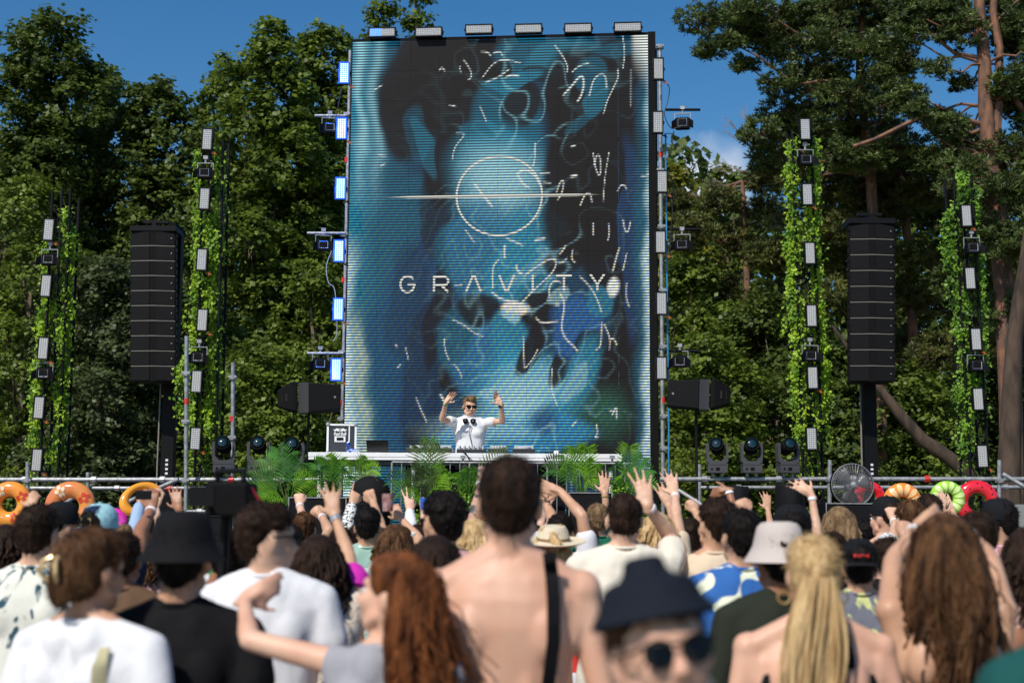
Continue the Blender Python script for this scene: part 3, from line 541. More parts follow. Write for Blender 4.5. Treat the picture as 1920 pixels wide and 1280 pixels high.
def spot_meshes():
    b = MB(); b.rings([[(-.085, -.07, -.075), (.085, -.07, -.075), (.085, -.07, .06), (-.085, -.07, .06)], [(-.095, .0, -.08), (.095, .0, -.08), (.09, .0, .08), (-.09, .0, .08)], [(-.07, .1, -.06), (.07, .1, -.06), (.06, .1, .07), (-.06, .1, .07)]])
    for k in range(5): b.box((-.06 + .03 * k - .004, -.02, .081), (-.06 + .03 * k + .004, .09, .09))
    f = MB(); f.rings([[(-.06, -.074, -.05), (.06, -.074, -.05), (.06, -.074, .045), (-.06, -.074, .045)], [(-.03, -.052, -.02), (.03, -.052, -.02), (.03, -.052, .02), (-.03, -.052, .02)]], caps=False); f.poly([(-.03, -.052, -.02), (.03, -.052, -.02), (.03, -.052, .02), (-.03, -.052, .02)])
    k = MB(); k.box((-.02, -.056, -.008), (.025, -.0535, .022))
    y = MB()
    for s in (-1, 1): y.box((s * .104 - .004, -.012, -.01), (s * .104 + .004, .012, .13))
    y.box((-.108, -.012, .131), (.108, .012, .14)); y.lathe([(.014, .141), (.014, .2)], (0, 0, 0), 8); y.box((-.03, -.02, .19), (.03, .02, .235))
    ds = []
    for s in (-1, 1): d = MB(); d.prism([(s * .09, -.07, -.07), (s * .14, -.12, -.1), (s * .14, -.12, .0), (s * .09, -.07, .05)], (.004, 0, 0)); ds.append(shared('barn_door', d, M_black))
    return [shared('housing', b, M_blackm, False), shared('reflector', f, mat('mirror_foil', (.75, .75, .78), .25, .9, bump=.5, bscale=30)), shared('lamp', k, mat('violet_lamp', (.05, .04, .35), .2)), shared('yoke', y, M_steel), *ds]
SPM = spot_meshes()
def spot(px, py, Y, label, group, tilt=.25, rz=0, yoke=True):
    t = empty('spot_light', W(px, py, Y)); t.rotation_euler = (0, 0, rz); tag(t, label, 'spotlight', group)
    for nme, me in zip(('housing', 'reflector', 'lamp', 'yoke', 'barn_door', 'barn_door'), SPM):
        if nme == 'yoke' and not yoke: me = SPM[3]; 
        link(nme, me, t)
    return t
M_ivy = leafmat('ivy_leaf', (.38, .56, .035), (.1, .23, .015), .35, scale=5)
M_ivy2 = leafmat('ivy_leaf_dark', (.24, .44, .035), (.06, .15, .015), .35, scale=5)
def tower(axis, wpx, Y, label, ivy, top_y, seed, ivm=M_ivy):
    """axis: pixel line of the tower; ivy: (px, py, radius_px, n) clumps"""
    (x0, y0), (x1, y1) = axis; T, Bp = W(x0, y0, Y), W(x1, y1, Y); base = Vector((Bp.x + (Bp.x - T.x) / max(.1, T.z - Bp.z) * Bp.z, Y, 0)); t = empty('ivy_tower', base); tag(t, label, 'truss tower', 'ivy covered light towers')
    hw = wpx / FPX * Y / 2; H = T.z; lean = (T.x - base.x)
    cs = [(-hw, -.1), (hw, -.1), (hw, .28), (-hw, .28)]
    for cx, cy in cs:
        m = MB(); m.tube([(cx, cy, 0), (cx + lean, cy, H + random.uniform(-.05, .1))], .019, 8); m.build('chord', M_black, t, True)
    b = MB(); n = int(H / .42)
    for i in range(n):
        z0, z1 = i * .42, (i + 1) * .42
        for k in range(4):
            a, c = cs[k], cs[(k + 1) % 4]; 
            if i % 2: a, c = c, a
            b.tube([(a[0] + lean * z0 / H, a[1], z0), (c[0] + lean * z1 / H, c[1], z1)], .008, 5)
    b.build('lattice', M_black, t)
    m = MB(); m.box((-.35, -.25, 0), (.35, .45, .03)); m.build('base_plate', M_black, t)
    P = []; st = MB()
    for px, py, r, k in ivy:
        c = np.array(W(px, py, Y) - base); rr = r / FPX * Y; q = RNG.normal(size=(k, 3)) * .52
        P.append(c + q * np.array([rr * .88, .12, rr * 1.25]) + np.array([0, -.02, 0]))
        if random.random() < .6:
            p = Vector(c); pts = [p]
            for s in range(6): p = p + Vector((random.uniform(-.04, .04), random.uniform(-.02, .02), -.11)); pts.append(p)
            st.tube(pts, .004, 3); q = np.array([np.array(a) for a in pts]); P.append(np.repeat(q, 6, 0) + RNG.normal(size=(len(q) * 6, 3)) * .03)
    st.build('ivy_stem', mat('ivy_stem', (.09, .12, .03), .8), t)
    P = np.concatenate(P); nrm = unit(RNG.normal(size=P.shape) * .5 + np.array([-.2, -.6, .4])); u = unit(np.cross(nrm, rdir(len(P)))); u[:, 2] -= .5; u = unit(u)
    s = .046 * (.5 + .9 * RNG.random((len(P), 1))); tag(quads('ivy', P, u * s, unit(np.cross(nrm, u)) * s * .38, ivm, t), kind='stuff'); return t
def ivyline(pts, r, step=9, k=55):
    o = []
    for (x0, y0), (x1, y1) in zip(pts[:-1], pts[1:]):
        n = max(1, int(math.hypot(x1 - x0, y1 - y0) / step))
        for i in range(n):
            f = i / n; wv = math.sin((y0 + (y1 - y0) * f) * .045) * .35 + 1; o.append((x0 + (x1 - x0) * f + random.gauss(0, r * .25), y0 + (y1 - y0) * f, r * random.uniform(.55, 1.1) * wv, int(1.6 * k * random.uniform(.4, 1.3)) if random.random() > .2 else 4))
    return o
YT = 18.6
tower([(120, 360), (92, 987)], 34, YT, 'leftmost ivy tower, shortest of the four with bare black tube tops', ivyline([(124, 400), (132, 450), (130, 480)], 11, k=70) + ivyline([(84, 462), (92, 540), (84, 640), (72, 720), (66, 850)], 12) + ivyline([(128, 470), (126, 560), (118, 660), (120, 760), (104, 870)], 13), 360, 1)
tower([(403, 262), (385, 987)], 38, YT, 'tall ivy tower between left speaker array and screen', ivyline([(372, 290), (378, 360)], 9) + ivyline([(412, 285), (414, 360)], 9) + ivyline([(376, 400), (372, 480), (370, 560), (365, 640), (362, 720), (366, 820)], 13, k=70) + ivyline([(408, 400), (405, 500), (400, 590), (405, 640), (400, 720), (392, 820)], 13, k=80) + ivyline([(390, 420), (388, 560)], 14) + ivyline([(350, 655), (338, 720)], 9, k=60), 262, 2)
tower([(1500, 240), (1524, 987)], 36, YT, 'tall ivy tower between screen and right speaker array', ivyline([(1490, 262), (1482, 340), (1488, 420), (1484, 520), (1496, 610), (1490, 700), (1500, 760), (1500, 840)], 13, k=75) + ivyline([(1524, 262), (1526, 340), (1520, 400), (1532, 500), (1534, 600), (1546, 690), (1536, 780), (1528, 830)], 11, k=65), 240, 3)
tower([(1800, 335), (1838, 987)], 34, YT, 'rightmost ivy tower with ivy mostly on its left side', ivyline([(1802, 330), (1800, 380), (1782, 400), (1780, 480), (1800, 520), (1802, 600), (1808, 680), (1800, 760)], 14, k=90) + ivyline([(1822, 345), (1830, 400)], 9) + ivyline([(1812, 640), (1818, 730), (1805, 850)], 12, k=60) + ivyline([(1838, 480), (1840, 620), (1842, 700)], 6, 14, 30), 335, 4, M_ivy2)
WH = {0: 'top', 1: 'second', 2: 'third', 3: 'fourth', 4: 'fifth', 5: 'bottom'}
def col(pts, Y, where, ry):
    for i, (x, y) in enumerate(pts):
        nm = 'topmost' if i == 0 else 'lowest' if i == len(pts) - 1 else ('second', 'third', 'fourth', 'fifth')[i - 1] + ' from the top'
        strobe(x, y, Y, f'unlit upright strobe, {nm} on the {where}', 'strobes on the ivy towers', ry=ry)
col([(92, 431), (87, 536), (82, 653), (74, 764), (70, 862)], YT - .25, 'leftmost ivy tower', R(2.3))
col([(389, 262), (384, 373), (379, 487), (380, 600), (369, 715), (367, 822)], YT - .25, 'ivy tower left of the screen', R(1.6))
col([(1509, 243), (1513, 365), (1518, 475), (1521, 592), (1523, 708), (1521, 822)], YT - .25, 'ivy tower right of the screen', R(-1))
col([(1811, 405), (1818, 522), (1829, 636), (1833, 748), (1841, 855)], YT - .25, 'rightmost ivy tower', R(-2))
for x, y, lb in [(93, 487, 'upper black spotlight on the leftmost ivy tower'), (84, 700, 'lower violet lamped spotlight on the leftmost ivy tower'), (385, 325, 'upper black spotlight on the ivy tower left of the screen'), (373, 670, 'lower spotlight on the ivy tower left of the screen'),
                 (1510, 300, 'upper black spotlight on the ivy tower right of the screen'), (1519, 667, 'lower violet lamped spotlight on the ivy tower right of the screen'), (1822, 465, 'upper black spotlight on the rightmost ivy tower'), (1829, 685, 'lower violet lamped spotlight on the rightmost ivy tower')]:
    spot(x, y, YT - .22, lb, 'spotlights on the ivy towers')
# screen-side scaffold poles with lights
def pole(pts, Y, r, label, bands=(), clamps=(), name='scaffold_pole', grp=None, m=M_steel):
    a = W(*pts[0], Y); t = empty(name, W(*pts[-1], Y)); tag(t, label, 'scaffold pole', grp); b0 = t.location
    q = MB(); q.tube([W(x, y, Y) - b0 for x, y in pts], r, 12); q.build('tube', m, t, True)
    for x, y in bands: c = W(x, y, Y) - b0; q = MB(); q.lathe([(r + .003, -.035), (r + .003, .035)], c, 12); q.build('red_band', M_red, t)
    for x, y in clamps:
        c = W(x, y, Y) - b0; q = MB(); q.lathe([(r * 1.3, -.03), (r * 2.1, -.028), (r * 2.1, -.012), (r * 1.3, -.01), (r * 1.3, .03)], c, 10); q.box((c.x - .05, c.y - .05, c.z - .01), (c.x + .05, c.y - .02, c.z + .02)); q.build('clamp', M_steel, t)
    return t
pole([(657, 95), (637, 1010)], 18.8, .026, 'grey scaffold pole along the left edge of the screen', [(650, 300), (644, 525), (640, 755)], [(652, 215), (646, 440), (642, 660), (640, 785)])
pole([(1237, 84), (1244, 1010)], 18.3, .026, 'grey scaffold pole along the right edge of the screen', [(1239, 290), (1243, 750)], [(1237, 88), (1238, 320), (1240, 425), (1242, 545), (1243, 650), (1244, 780), (1244, 840), (1244, 900)])
pole([(1229, 90), (1233, 1010)], 18.5, .02, 'black pole just behind the right screen edge pole', (), (), m=M_black)
nx = ['topmost', 'second from the top', 'third from the top', 'fourth from the top', 'fifth from the top', 'lowest']
for i, (x, y) in enumerate([(646, 138), (641, 242), (639, 354), (636, 471), (635, 580), (631, 693)]):
    strobe(x, y, 18.4, f'blue white glowing strobe, {nx[i]} beside the left screen edge', 'strobes along the screen sides', lit=1)
for i, (x, y) in enumerate([(1234, 130), (1233, 230), (1241, 341), (1238, 454), (1240, 569), (1240, 690)]):
    strobe(x, y, 18.0, f'unlit grey strobe, {nx[i]} beside the right screen edge', 'strobes along the screen sides')
for i, (x, y) in enumerate([(717, 61), (804, 60), (898, 55), (991, 54), (1084, 53), (1177, 51)]):
    strobe(x, y + 1, 18.45 - (x - 938) * .0006, ['half lit strobe at the left end of the screen top', 'pale strobe second from the left on the screen top', 'dark strobe third from the left on the screen top', 'dark strobe fourth from the left on the screen top', 'dark strobe fifth from the left on the screen top', 'dark strobe at the right end of the screen top'][i], 'strobes on top of the screen', True, 2 if i == 0 else 0, YAW)
for i, (x, y, bx0, bx1, by) in enumerate([(618, 240, 590, 650, 217), (606, 460, 576, 648, 437), (600, 682, 576, 644, 662), (1280, 232, 1248, 1313, 206), (1279, 459, 1250, 1313, 430), (1275, 678, 1246, 1310, 658)]):
    Y = 18.75 if i < 3 else 18.2; side = 'left' if i < 3 else 'right'; hgt = ('upper', 'middle', 'lower')[i % 3]
    spot(x, y, Y, f'{hgt} hooded spotlight hanging {side} of the screen', 'spotlights beside the screen', rz=R(10 if i < 3 else -10))
    a, b = W(bx0, by, Y), W(bx1, by, Y); q = MB(); q.tube([(0, 0, 0), b - a], .018, 10)
    tag(q.build('lamp_bar', M_black if i > 2 else M_steel, None, True, loc=a), f'{hgt} horizontal bar carrying the spotlight {side} of the screen', 'lamp bar', 'bars beside the screen')
def cable(pts, Y, r, label, m=M_cable, name='cable', grp='loose cables'):
    p = [W(x, y, Y if not hasattr(Y, '__len__') else Y[i]) for i, (x, y) in enumerate(pts)]; b0 = p[0].copy(); out = []
    for i in range(len(p) - 1):   # catmull-rom
        a, b, c, d = p[max(i - 1, 0)], p[i], p[i + 1], p[min(i + 2, len(p) - 1)]
        for k in range(5): t = k / 5; out.append(.5 * ((2 * b) + (c - a) * t + (2 * a - 5 * b + 4 * c - d) * t * t + (3 * b - a - 3 * c + d) * t ** 3) - b0)
    out.append(p[-1] - b0); q = MB(); q.tube(out, r, 6); o = q.build(name, m, None, True, loc=b0); tag(o, label, 'cable', grp); return o
cable([(1244, 150), (1255, 165), (1252, 190), (1246, 215), (1258, 240), (1275, 238)], 18.1, .006, 'cable looping from the top right strobe to the upper spotlight')
cable([(1250, 250), (1262, 255), (1256, 285), (1248, 300)], 18.1, .006, 'short black loop under the upper right spotlight')
cable([(1252, 320), (1262, 360), (1258, 430), (1256, 470)], 18.1, .006, 'black cable hanging past the middle right strobes')
cable([(1252, 585), (1266, 600), (1262, 640), (1268, 670)], 18.1, .006, 'black cable feeding the lower right spotlight')
cable([(1248, 250), (1250, 460), (1252, 640), (1254, 800), (1253, 990)], 18.15, .011, 'bright blue cable running down the right scaffold pole', M_bcable)
cable([(640, 165), (634, 200), (628, 235)], 18.7, .006, 'black cable beside the two upper lit strobes')
cable([(622, 470), (612, 500), (616, 530), (628, 545), (632, 620), (624, 640)], 18.7, .006, 'pale thin cable dangling left of the lit strobes', mat('pale_cable', (.3, .32, .34), .5))
# ---------------------------------------------------------------- line array speakers
M_grille = mat('speaker_grille', (.007, .007, .008), .6, 0, spec=.12, bump=.6, bscale=260)
M_seam = mat('speaker_seam', (.2, .19, .17), .5)
def array(px, ytop, ybot, wpx, Y, label, mast_px, side):
    n = 10; a = W(px, ybot, Y); b = W(px, ytop, Y); h = (b.z - a.z) / n; wd = wpx / FPX * Y; t = empty('line_array', (a.x, Y, a.z)); tag(t, label, 'speaker array', 'line array speakers'); lean = (b.x - a.x) / n
    cab = MB(); cab.rings([[(-wd / 2, -.16, .004), (-.04, -.19, .004), (.04, -.19, .004), (wd / 2, -.16, .004), (wd / 2 - .06, .22, .004), (-wd / 2 + .06, .22, .004)], [(-wd / 2, -.16, h - .004), (-.04, -.19, h - .004), (.04, -.19, h - .004), (wd / 2, -.16, h - .004), (wd / 2 - .06, .22, h - .004), (-wd / 2 + .06, .22, h - .004)]])
    cm = shared('cabinet', cab, M_blackm)
    gr = MB()
    for s in (-1, 1):
        xs = sorted((s * .045, s * (wd / 2 - .012))); y0, y1 = ((-.198, -.169) if s > 0 else (-.169, -.198))
        gr.rings([[(xs[0], y0, .014), (xs[1], y1, .014), (xs[1], y1 + .008, .014), (xs[0], y0 + .008, .014)], [(xs[0], y0, h - .012), (xs[1], y1, h - .012), (xs[1], y1 + .008, h - .012), (xs[0], y0 + .008, h - .012)]])
    gm = shared('grille', gr, M_grille); se = MB(); se.rings([[(-wd / 2 + .005, -.163, -.006), (-.045, -.196, -.006), (.045, -.196, -.006), (wd / 2 - .005, -.163, -.006), (0, -.1, -.006)], [(-wd / 2 + .005, -.163, .003), (-.045, -.196, .003), (.045, -.196, .003), (wd / 2 - .005, -.163, .003), (0, -.1, .003)]]); sm_ = shared('seam', se, M_seam)
    rg_ = MB()
    for s in (-1, 1): rg_.box((s * (wd / 2 + .008) - .007, -.15, .01), (s * (wd / 2 + .008) + .007, -.1, h * .45)); rg_.box((s * (wd / 2 + .008) - .009, -.155, h * .6), (s * (wd / 2 + .008) + .009, -.11, h * .85))
    rm = shared('rigging', rg_, M_black); bd = MB(); bd.lathe([(.008, -.003), (.008, 0)], (wd / 2 - .05, -.186, h * .5), 8, 'Y'); dm = shared('badge', bd, M_steel)
    for i in range(n):
        c = link('cabinet', cm, t, (lean * (i + .5), 0, i * h)); link('grille', gm, c); link('rigging', rm, c); link('badge', dm, c)
        if i: link('seam', sm_, c)
    f = MB(); f.box((-wd / 2 - .01, -.2, 0), (wd / 2 + .01, .24, .07)); f.box((-.03, -.14, .071), (.03, .4, .13)); f.box((-.17, -.06, .131), (.17, .0, .17)); f.tube([(0, -.03, .17), (0, -.03, .24)], .015, 6); f.build('flying_frame', M_black, t, loc=(lean * n, 0, n * h))
    mx = W(mast_px, 800, Y + .45).x; m = empty('speaker_mast', (mx, Y + .45, 0)); tag(m, f'black square lifting mast holding the {side} speaker array', 'lifting mast', 'speaker masts')
    q = MB(); q.box((-.085, -.085, 0), (.085, .085, b.z + .1)); q.build('column', M_black, m, bevel=.006)
    q = MB(); q.box((-.05, -.3, b.z + .101), (.05, .3, b.z + .19)); q.box((-.03, -.34, b.z + .02), (.03, -.28, b.z + .1)); q.build('head_arm', M_blackm, m)
    q = MB()
    for k in range(4): q.box((-.018, -.089, 2.35 + k * .06), (.018, -.0865, 2.38 + k * .06))
    q.build('safety_label', mat('white_sticker', (.7, .7, .7), .6), m)
    for k in range(4):
        ang = R(45 + 90 * k); q = MB(); q.tube([(0, 0, .5), (math.cos(ang) * 1.0, math.sin(ang) * 1.0, .05)], .035, 6); q.build('outrigger', M_black, m)
    q = MB(); q.tube([(-.12, -.05, b.z + .1), (-.13, -.07, 2.5), (-.12, -.05, .3)], .012, 6); q.build('hoist_cable', mat('hoist_rope', (.22, .2, .18), .8), m)
array(293, 438, 717, 84, 19.0, 'tall black line array of ten stacked cabinets left of the screen', 318, 'left')
array(1629, 424, 718, 84, 19.0, 'tall black line array of ten stacked cabinets right of the screen', 1630, 'right')
# ---------------------------------------------------------------- monitor speakers on poles
def monitor(px, py, Y, s, label, pole_px):
    t = empty('monitor_speaker', W(px, py, Y)); t.rotation_euler = (0, R(2) * s, R(-8) * s); tag(t, label, 'loudspeaker', 'monitor speakers beside the screen')
    # s=+1: grille end towards -x (left), wedge back towards the right
    def prof(x0, z0, x1, z1, d=.2, dd=.2): return [[(x0, -d, -z0), (x0, d, -z0), (x0, d, z0), (x0, -d, z0)], [(x1, -dd, -z1), (x1, dd, -z1), (x1, dd, z1), (x1, -dd, z1)]]
    q = MB(); q.rings([[(s * x, y, z) for x, y, z in r] for r in [[(-.33, -.17, -.155), (-.33, .17, -.155), (-.33, .17, .155), (-.33, -.17, .155)], [(.06, -.2, -.18), (.06, .2, -.18), (.06, .2, .18), (.06, -.2, .18)]]]); q.build('grille_body', M_grille, t, bevel=.012)
    q = MB(); rs = []
    for i in range(6): f = i / 5; x = .062 + .12 * f; e = math.sin(f * 1.3) * .02; rs.append([(s * x, -.205 + e, -.185), (s * x, .205 - e, -.185), (s * x, .205 - e, .185), (s * x, -.205 + e, .185)])
    q.rings(rs); q.build('curved_collar', mat('sheen_black', (.03, .03, .033), .4), t, True)
    q = MB(); q.rings([[(s * x, y, z) for x, y, z in r] for r in [[(.2, -.2, -.17), (.2, .2, -.17), (.2, .2, .19), (.2, -.2, .19)], [(.25, -.2, -.16), (.25, .2, -.16), (.25, .2, .2), (.25, -.2, .2)], [(.44, -.12, -.1), (.44, .12, -.1), (.44, .12, .1), (.44, -.12, .1)]]]); q.build('back_shell', M_blackm, t, bevel=.01)
    q = MB()
    for k in (0, 1): q.box((s * (.33 + .05 * k) - .012, -.176 + .033 * k, -.045), (s * (.33 + .05 * k) + .012, -.15 + .033 * k, .05))
    q.build('handle_slot', mat('slot_dark', (.004, .004, .004), .8), t)
    q = MB(); q.lathe([(.014, -.004), (.014, .002)], (-.26 * s, -.176, 0), 10, 'Y'); q.build('badge', M_steel, t)
    b = W(pole_px, 770, Y); st = empty('speaker_stand', (b.x, Y, 0)); tag(st, f'black pole stand under the {"left" if s < 0 else "right"} monitor speaker', 'speaker stand', 'stands of the monitor speakers')
    zt = W(px, py, Y).z - .185; q = MB(); q.lathe([(.024, 0), (.024, 1.9), (.017, 1.92), (.017, zt)], (0, 0, 0), 10); q.build('pole', M_black, st, True)
    for k in range(3): a = R(30 + 120 * k); q = MB(); q.tube([(0, 0, .5), (math.cos(a) * .5, math.sin(a) * .5, .01)], .012, 6); q.build('leg', M_black, st)
monitor(588, 747, 17.6, -1, 'black wedge backed monitor speaker on a pole left of the screen', 579)
monitor(1302, 741, 17.6, 1, 'black wedge backed monitor speaker on a pole right of the screen', 1305)
# ---------------------------------------------------------------- stage structure
DK_Z = 1.5
st = empty('stage', (0, 17.4, 0)); tag(st, 'low black stage deck with pale aluminium edge beneath the table', 'stage')
q = MB(); q.box((-3.8, -.9, DK_Z - .12), (2.2, 1.6, DK_Z)); q.build('deck', M_blackm, st)
q = MB(); q.box((-3.8, -.93, DK_Z - .1), (2.2, -.902, DK_Z - .01)); q.build('deck_edge', M_steel, st)
for i in range(9):
    x = -3.7 + i * .725; q = MB(); q.box((x - .03, -.86, .004), (x + .03, -.8, DK_Z - .12)); q.build('leg', M_steel, st)
q = MB(); q.box((-3.75, -.78, .01), (2.15, -.76, DK_Z - .125)); q.build('skirt', mat('black_cloth', (.006, .006, .007), .95, bump=.5, bscale=6), st)
# aluminium table
ta = W(580, 848, 16.9); tb = W(1165, 846, 16.9); tw = tb.x - ta.x; tz = ta.z
M_alu = mat('white_aluminium', (.82, .82, .83), .4, 0, var=.06, vscale=6)
tbl = empty('dj_table', ((ta.x + tb.x) / 2, 17.15, DK_Z), R(-.2)); tag(tbl, 'long white aluminium table holding the music decks', 'table'); th_ = tz - DK_Z
q = MB(); q.box((-tw / 2, -.3, th_ - .012), (tw / 2, .4, th_)); q.build('tabletop', mat('white_board', (.78, .78, .77), .4), tbl)
q = MB(); q.box((-tw / 2 - .004, -.315, th_ - .05), (tw / 2 + .004, -.302, th_ + .002)); q.box((-tw / 2, -.311, th_ - .085), (tw / 2, -.303, th_ - .053)); q.build('front_rail', M_alu, tbl, bevel=.003)
q = MB(); q.box((-tw / 2 + .1, -.24, th_ - .14), (tw / 2 - .1, .36, th_ - .013)); q.build('underframe', mat('under_grey', (.12, .12, .12), .6, .3), tbl)
for x in (-tw / 2 + .12, -tw / 6, tw / 6, tw / 2 - .12):
    for y in (-.2, .3): q = MB(); q.tube([(x, y, 0), (x, y, th_ - .14)], .025, 8); q.build('leg', M_alu, tbl, True)
# crowd barrier in front of the table
ba = W(735, 870, 16.6); bb = W(1190, 870, 16.6); bar = empty('bar_fence', (ba.x, 16.6, DK_Z)); tag(bar, 'grey barred barrier standing under the front of the table', 'barrier'); bw = bb.x - ba.x; hb = W(735, 866, 16.6).z - DK_Z
n = 26
for i in range(n): x = bw * i / (n - 1); q = MB(); q.tube([(x, 0, .03), (x, 0, hb)], .006 if i % 8 else .013, 6); q.build('bar', M_steel, bar, True)
for z in (.03, hb): q = MB(); q.tube([(0, 0, z), (bw, 0, z)], .012, 8); q.build('rail', M_steel, bar, True)
# black boxes behind the barrier
for i, (x0, x1, y0, Y) in enumerate([(760, 870, 872, 17.0), (880, 990, 874, 17.02), (1000, 1060, 872, 17.0)]):
    a = W(x0, y0, Y); b = W(x1, y0, Y); q = MB(); q.box((0, 0, 0), (b.x - a.x, .35, a.z - DK_Z)); t = q.build('amplifier_rack', M_grille, None, bevel=.01, loc=(a.x, Y, DK_Z))
    tag(t, ['black equipment rack under the table behind the left palm', 'black equipment rack under the middle of the table', 'narrow black equipment rack under the right of the table'][i], 'equipment rack', 'racks under the table')
    for k in range(3): q = MB(); z = (a.z - DK_Z) * (k + .5) / 3; q.box((.03, -.012, z - .05), (b.x - a.x - .03, -.001, z + .05)); o = q.build('rack_panel', M_black, t)
# table-top gear
def on_table(px, Y=17.1): return Vector((W(px, 846, Y).x, Y, tz))
M_deckc = mat('player_case', (.03, .03, .032), .4, .2); M_silver = mat('silver_panel', (.62, .62, .63), .35, .3)
for i, (px, wpx) in enumerate([(789, 50), (826, 44), (934, 38), (982, 42)]):
    p = on_table(px); wd = wpx / FPX * 17.1; t = empty('media_player', p); tag(t, ['left outer turntable deck on the white table', 'deck just left of the mixer', 'deck just right of the mixer', 'right outer turntable deck on the white table'][i], 'media player', 'decks on the table')
    q = MB(); q.rings([[(-wd / 2, -.2, 0), (wd / 2, -.2, 0), (wd / 2, .2, 0), (-wd / 2, .2, 0)], [(-wd / 2, -.2, .06), (wd / 2, -.2, .06), (wd / 2, .2, .085), (-wd / 2, .2, .085)]]); q.build('case', M_deckc, t, bevel=.004)
    q = MB(); q.box((-wd / 2 + .02, .08, .078), (wd / 2 - .02, .19, .112)); q.build('display', M_silver, t); q = MB(); q.lathe([(.09, 0), (.09, .018), (.08, .022)], (0, -.04, .068), 20); q.build('jog_wheel', M_silver, t, True)
p = on_table(884); t = empty('mixer', p); tag(t, 'mixing desk with rows of small knobs in front of the performer', 'mixer')
q = MB(); q.rings([[(-.17, -.2, 0), (.17, -.2, 0), (.17, .2, 0), (-.17, .2, 0)], [(-.17, -.2, .05), (.17, -.2, .05), (.17, .2, .09), (-.17, .2, .09)]]); q.build('case', M_deckc, t, bevel=.004)
for i in range(6):
    for j in range(4): q = MB(); y = -.15 + j * .09; q.lathe([(.012, 0), (.01, .03)], (-.14 + i * .056, y, .055 + j * .009), 8); q.build('knob', M_silver, t)
p = on_table(708); t = empty('laptop', p, R(8)); tag(t, 'open black laptop on the left half of the white table', 'laptop')
q = MB(); q.box((-.13, -.1, 0), (.13, .1, .014)); q.build('keyboard_base', M_black, t, bevel=.003)
q = MB(); q.rings([[(-.13, -.105, .01), (.13, -.105, .01), (.13, -.097, .01), (-.13, -.097, .01)], [(-.145, -.145, .155), (.115, -.145, .155), (.115, -.137, .155), (-.145, -.137, .155)]]); q.build('lid', mat('laptop_lid', (.008, .008, .009), .3), t)
# flight case with its print
p = on_table(640, 17.2); fc = empty('flight_case', p, R(6)); tag(fc, 'black flight case with aluminium edges and white bull logo on the table', 'flight case')
cw, ch_, cdp = .335, .36, .3; M_case = mat('case_laminate', (.03, .033, .042), .5, bump=.2, bscale=90)
q = MB(); q.box((-cw / 2, 0, .006), (cw / 2, cdp, ch_)); q.build('body', M_case, fc)
q = MB(); e = .024
for x in (-cw / 2, cw / 2):
    for y in (0, cdp): q.box((x - e / 2, y - e / 2, .001), (x + e / 2, y + e / 2, ch_ + .004))
for z in (.012, ch_ - .008):
    for y in (0, cdp): q.box((-cw / 2 + e / 2 + .001, y - e / 2 + .001, z - .011), (cw / 2 - e / 2 - .001, y + e / 2 - .001, z + .011))
    for x in (-cw / 2, cw / 2): q.box((x - e / 2 + .001, e / 2 + .001, z - .0105), (x + e / 2 - .001, cdp - e / 2 - .001, z + .0105))
q.box((cw / 2 - .085, -.006, .024), (cw / 2 - .07, -.001, ch_ - .02)); q.build('edge_trim', M_alu, fc)
for x in (-cw / 2, cw / 2):
    for z in (.012, ch_ - .004): q = MB(); q.lathe([(.002, -.02), (.022, -.014), (.026, 0), (.022, .014), (.002, .02)], (x, -.004, z), 10, 'Y'); q.build('ball_corner', M_steel, fc, True)
q = MB(); q.box((-.085, -.005, .145), (.045, -.001, .215)); q.build('handle_dish', M_alu, fc); q = MB(); q.box((-.06, -.012, .165), (.02, -.0055, .198)); q.build('handle', M_black, fc)
M_print = mat('white_print', (.8, .8, .78), .6)
fd = bpy.data.curves.new('lettering', 'FONT'); fd.body = 'Red Bull'; fd.size = .052; fd.align_x = 'CENTER'; fd.extrude = .0008; fd.offset = .0012; fd.space_character = .86; fd.materials.append(M_print)
fo = bpy.data.objects.new('lettering', fd); C.objects.link(fo); bpy.context.view_layer.update(); lm_ = bpy.data.meshes.new_from_object(fo.evaluated_get(bpy.context.evaluated_depsgraph_get())); bpy.data.objects.remove(fo); fo = link('lettering', lm_); fo.parent = fc; fo.location = (-.02, -.003, .226); fo.rotation_euler = (R(90), 0, 0)
q = MB()
for s in (-1, 1): q.prism([(-.02 + s * x, -.003, .27 + z) for x, z in [(.006, .012), (.012, .026), (.03, .04), (.05, .036), (.066, .02), (.073, .024), (.076, .034), (.079, .018), (.072, .01), (.062, .004), (.056, .0), (.05, .008), (.036, .01), (.03, -.002), (.024, .006), (.012, .002)]], (0, -.001, 0))
q.build('bull_emblem', M_print, fc)
q = MB(); a_ = [R(i * 18) for i in range(20)]; q.prism([(-.02 + .022 * math.cos(a), -.0025, .292 + .022 * math.sin(a)) for a in a_], (0, -.0005, 0)); q.build('emblem_disc', mat('pale_disc', (.25, .26, .28), .6), fc)
M_can = mat('blue_silver_can', (.55, .58, .65), .3, .6, col2=(.03, .08, .4), vscale=14, lo=.45, hi=.5)
for i, (px, lb) in enumerate([(653, 'blue and silver drink can in front of the flight case'), (664, 'second drink can lying right of the first')]):
    p = on_table(px, 16.98); q = MB()
    if i: q.lathe([(.02, -.07), (.026, -.06), (.026, .06), (.02, .07)], (0, 0, .027), 14, 'X')
    else: q.lathe([(.02, 0), (.026, .01), (.026, .115), (.02, .13), (.018, .133)], (0, 0, 0), 14)
    tag(q.build('drink_can', M_can, None, True, loc=p), lb, 'can', 'drink cans on the table')
p = on_table(1043, 17.1); q = MB(); q.lathe([(.03, 0), (.034, .02), (.028, .045), (.012, .055)], (0, 0, 0), 14); tag(q.build('white_cup', mat('cup_white', (.8, .8, .8), .5), None, True, loc=p), 'small white cup near the right end of the table', 'cup')
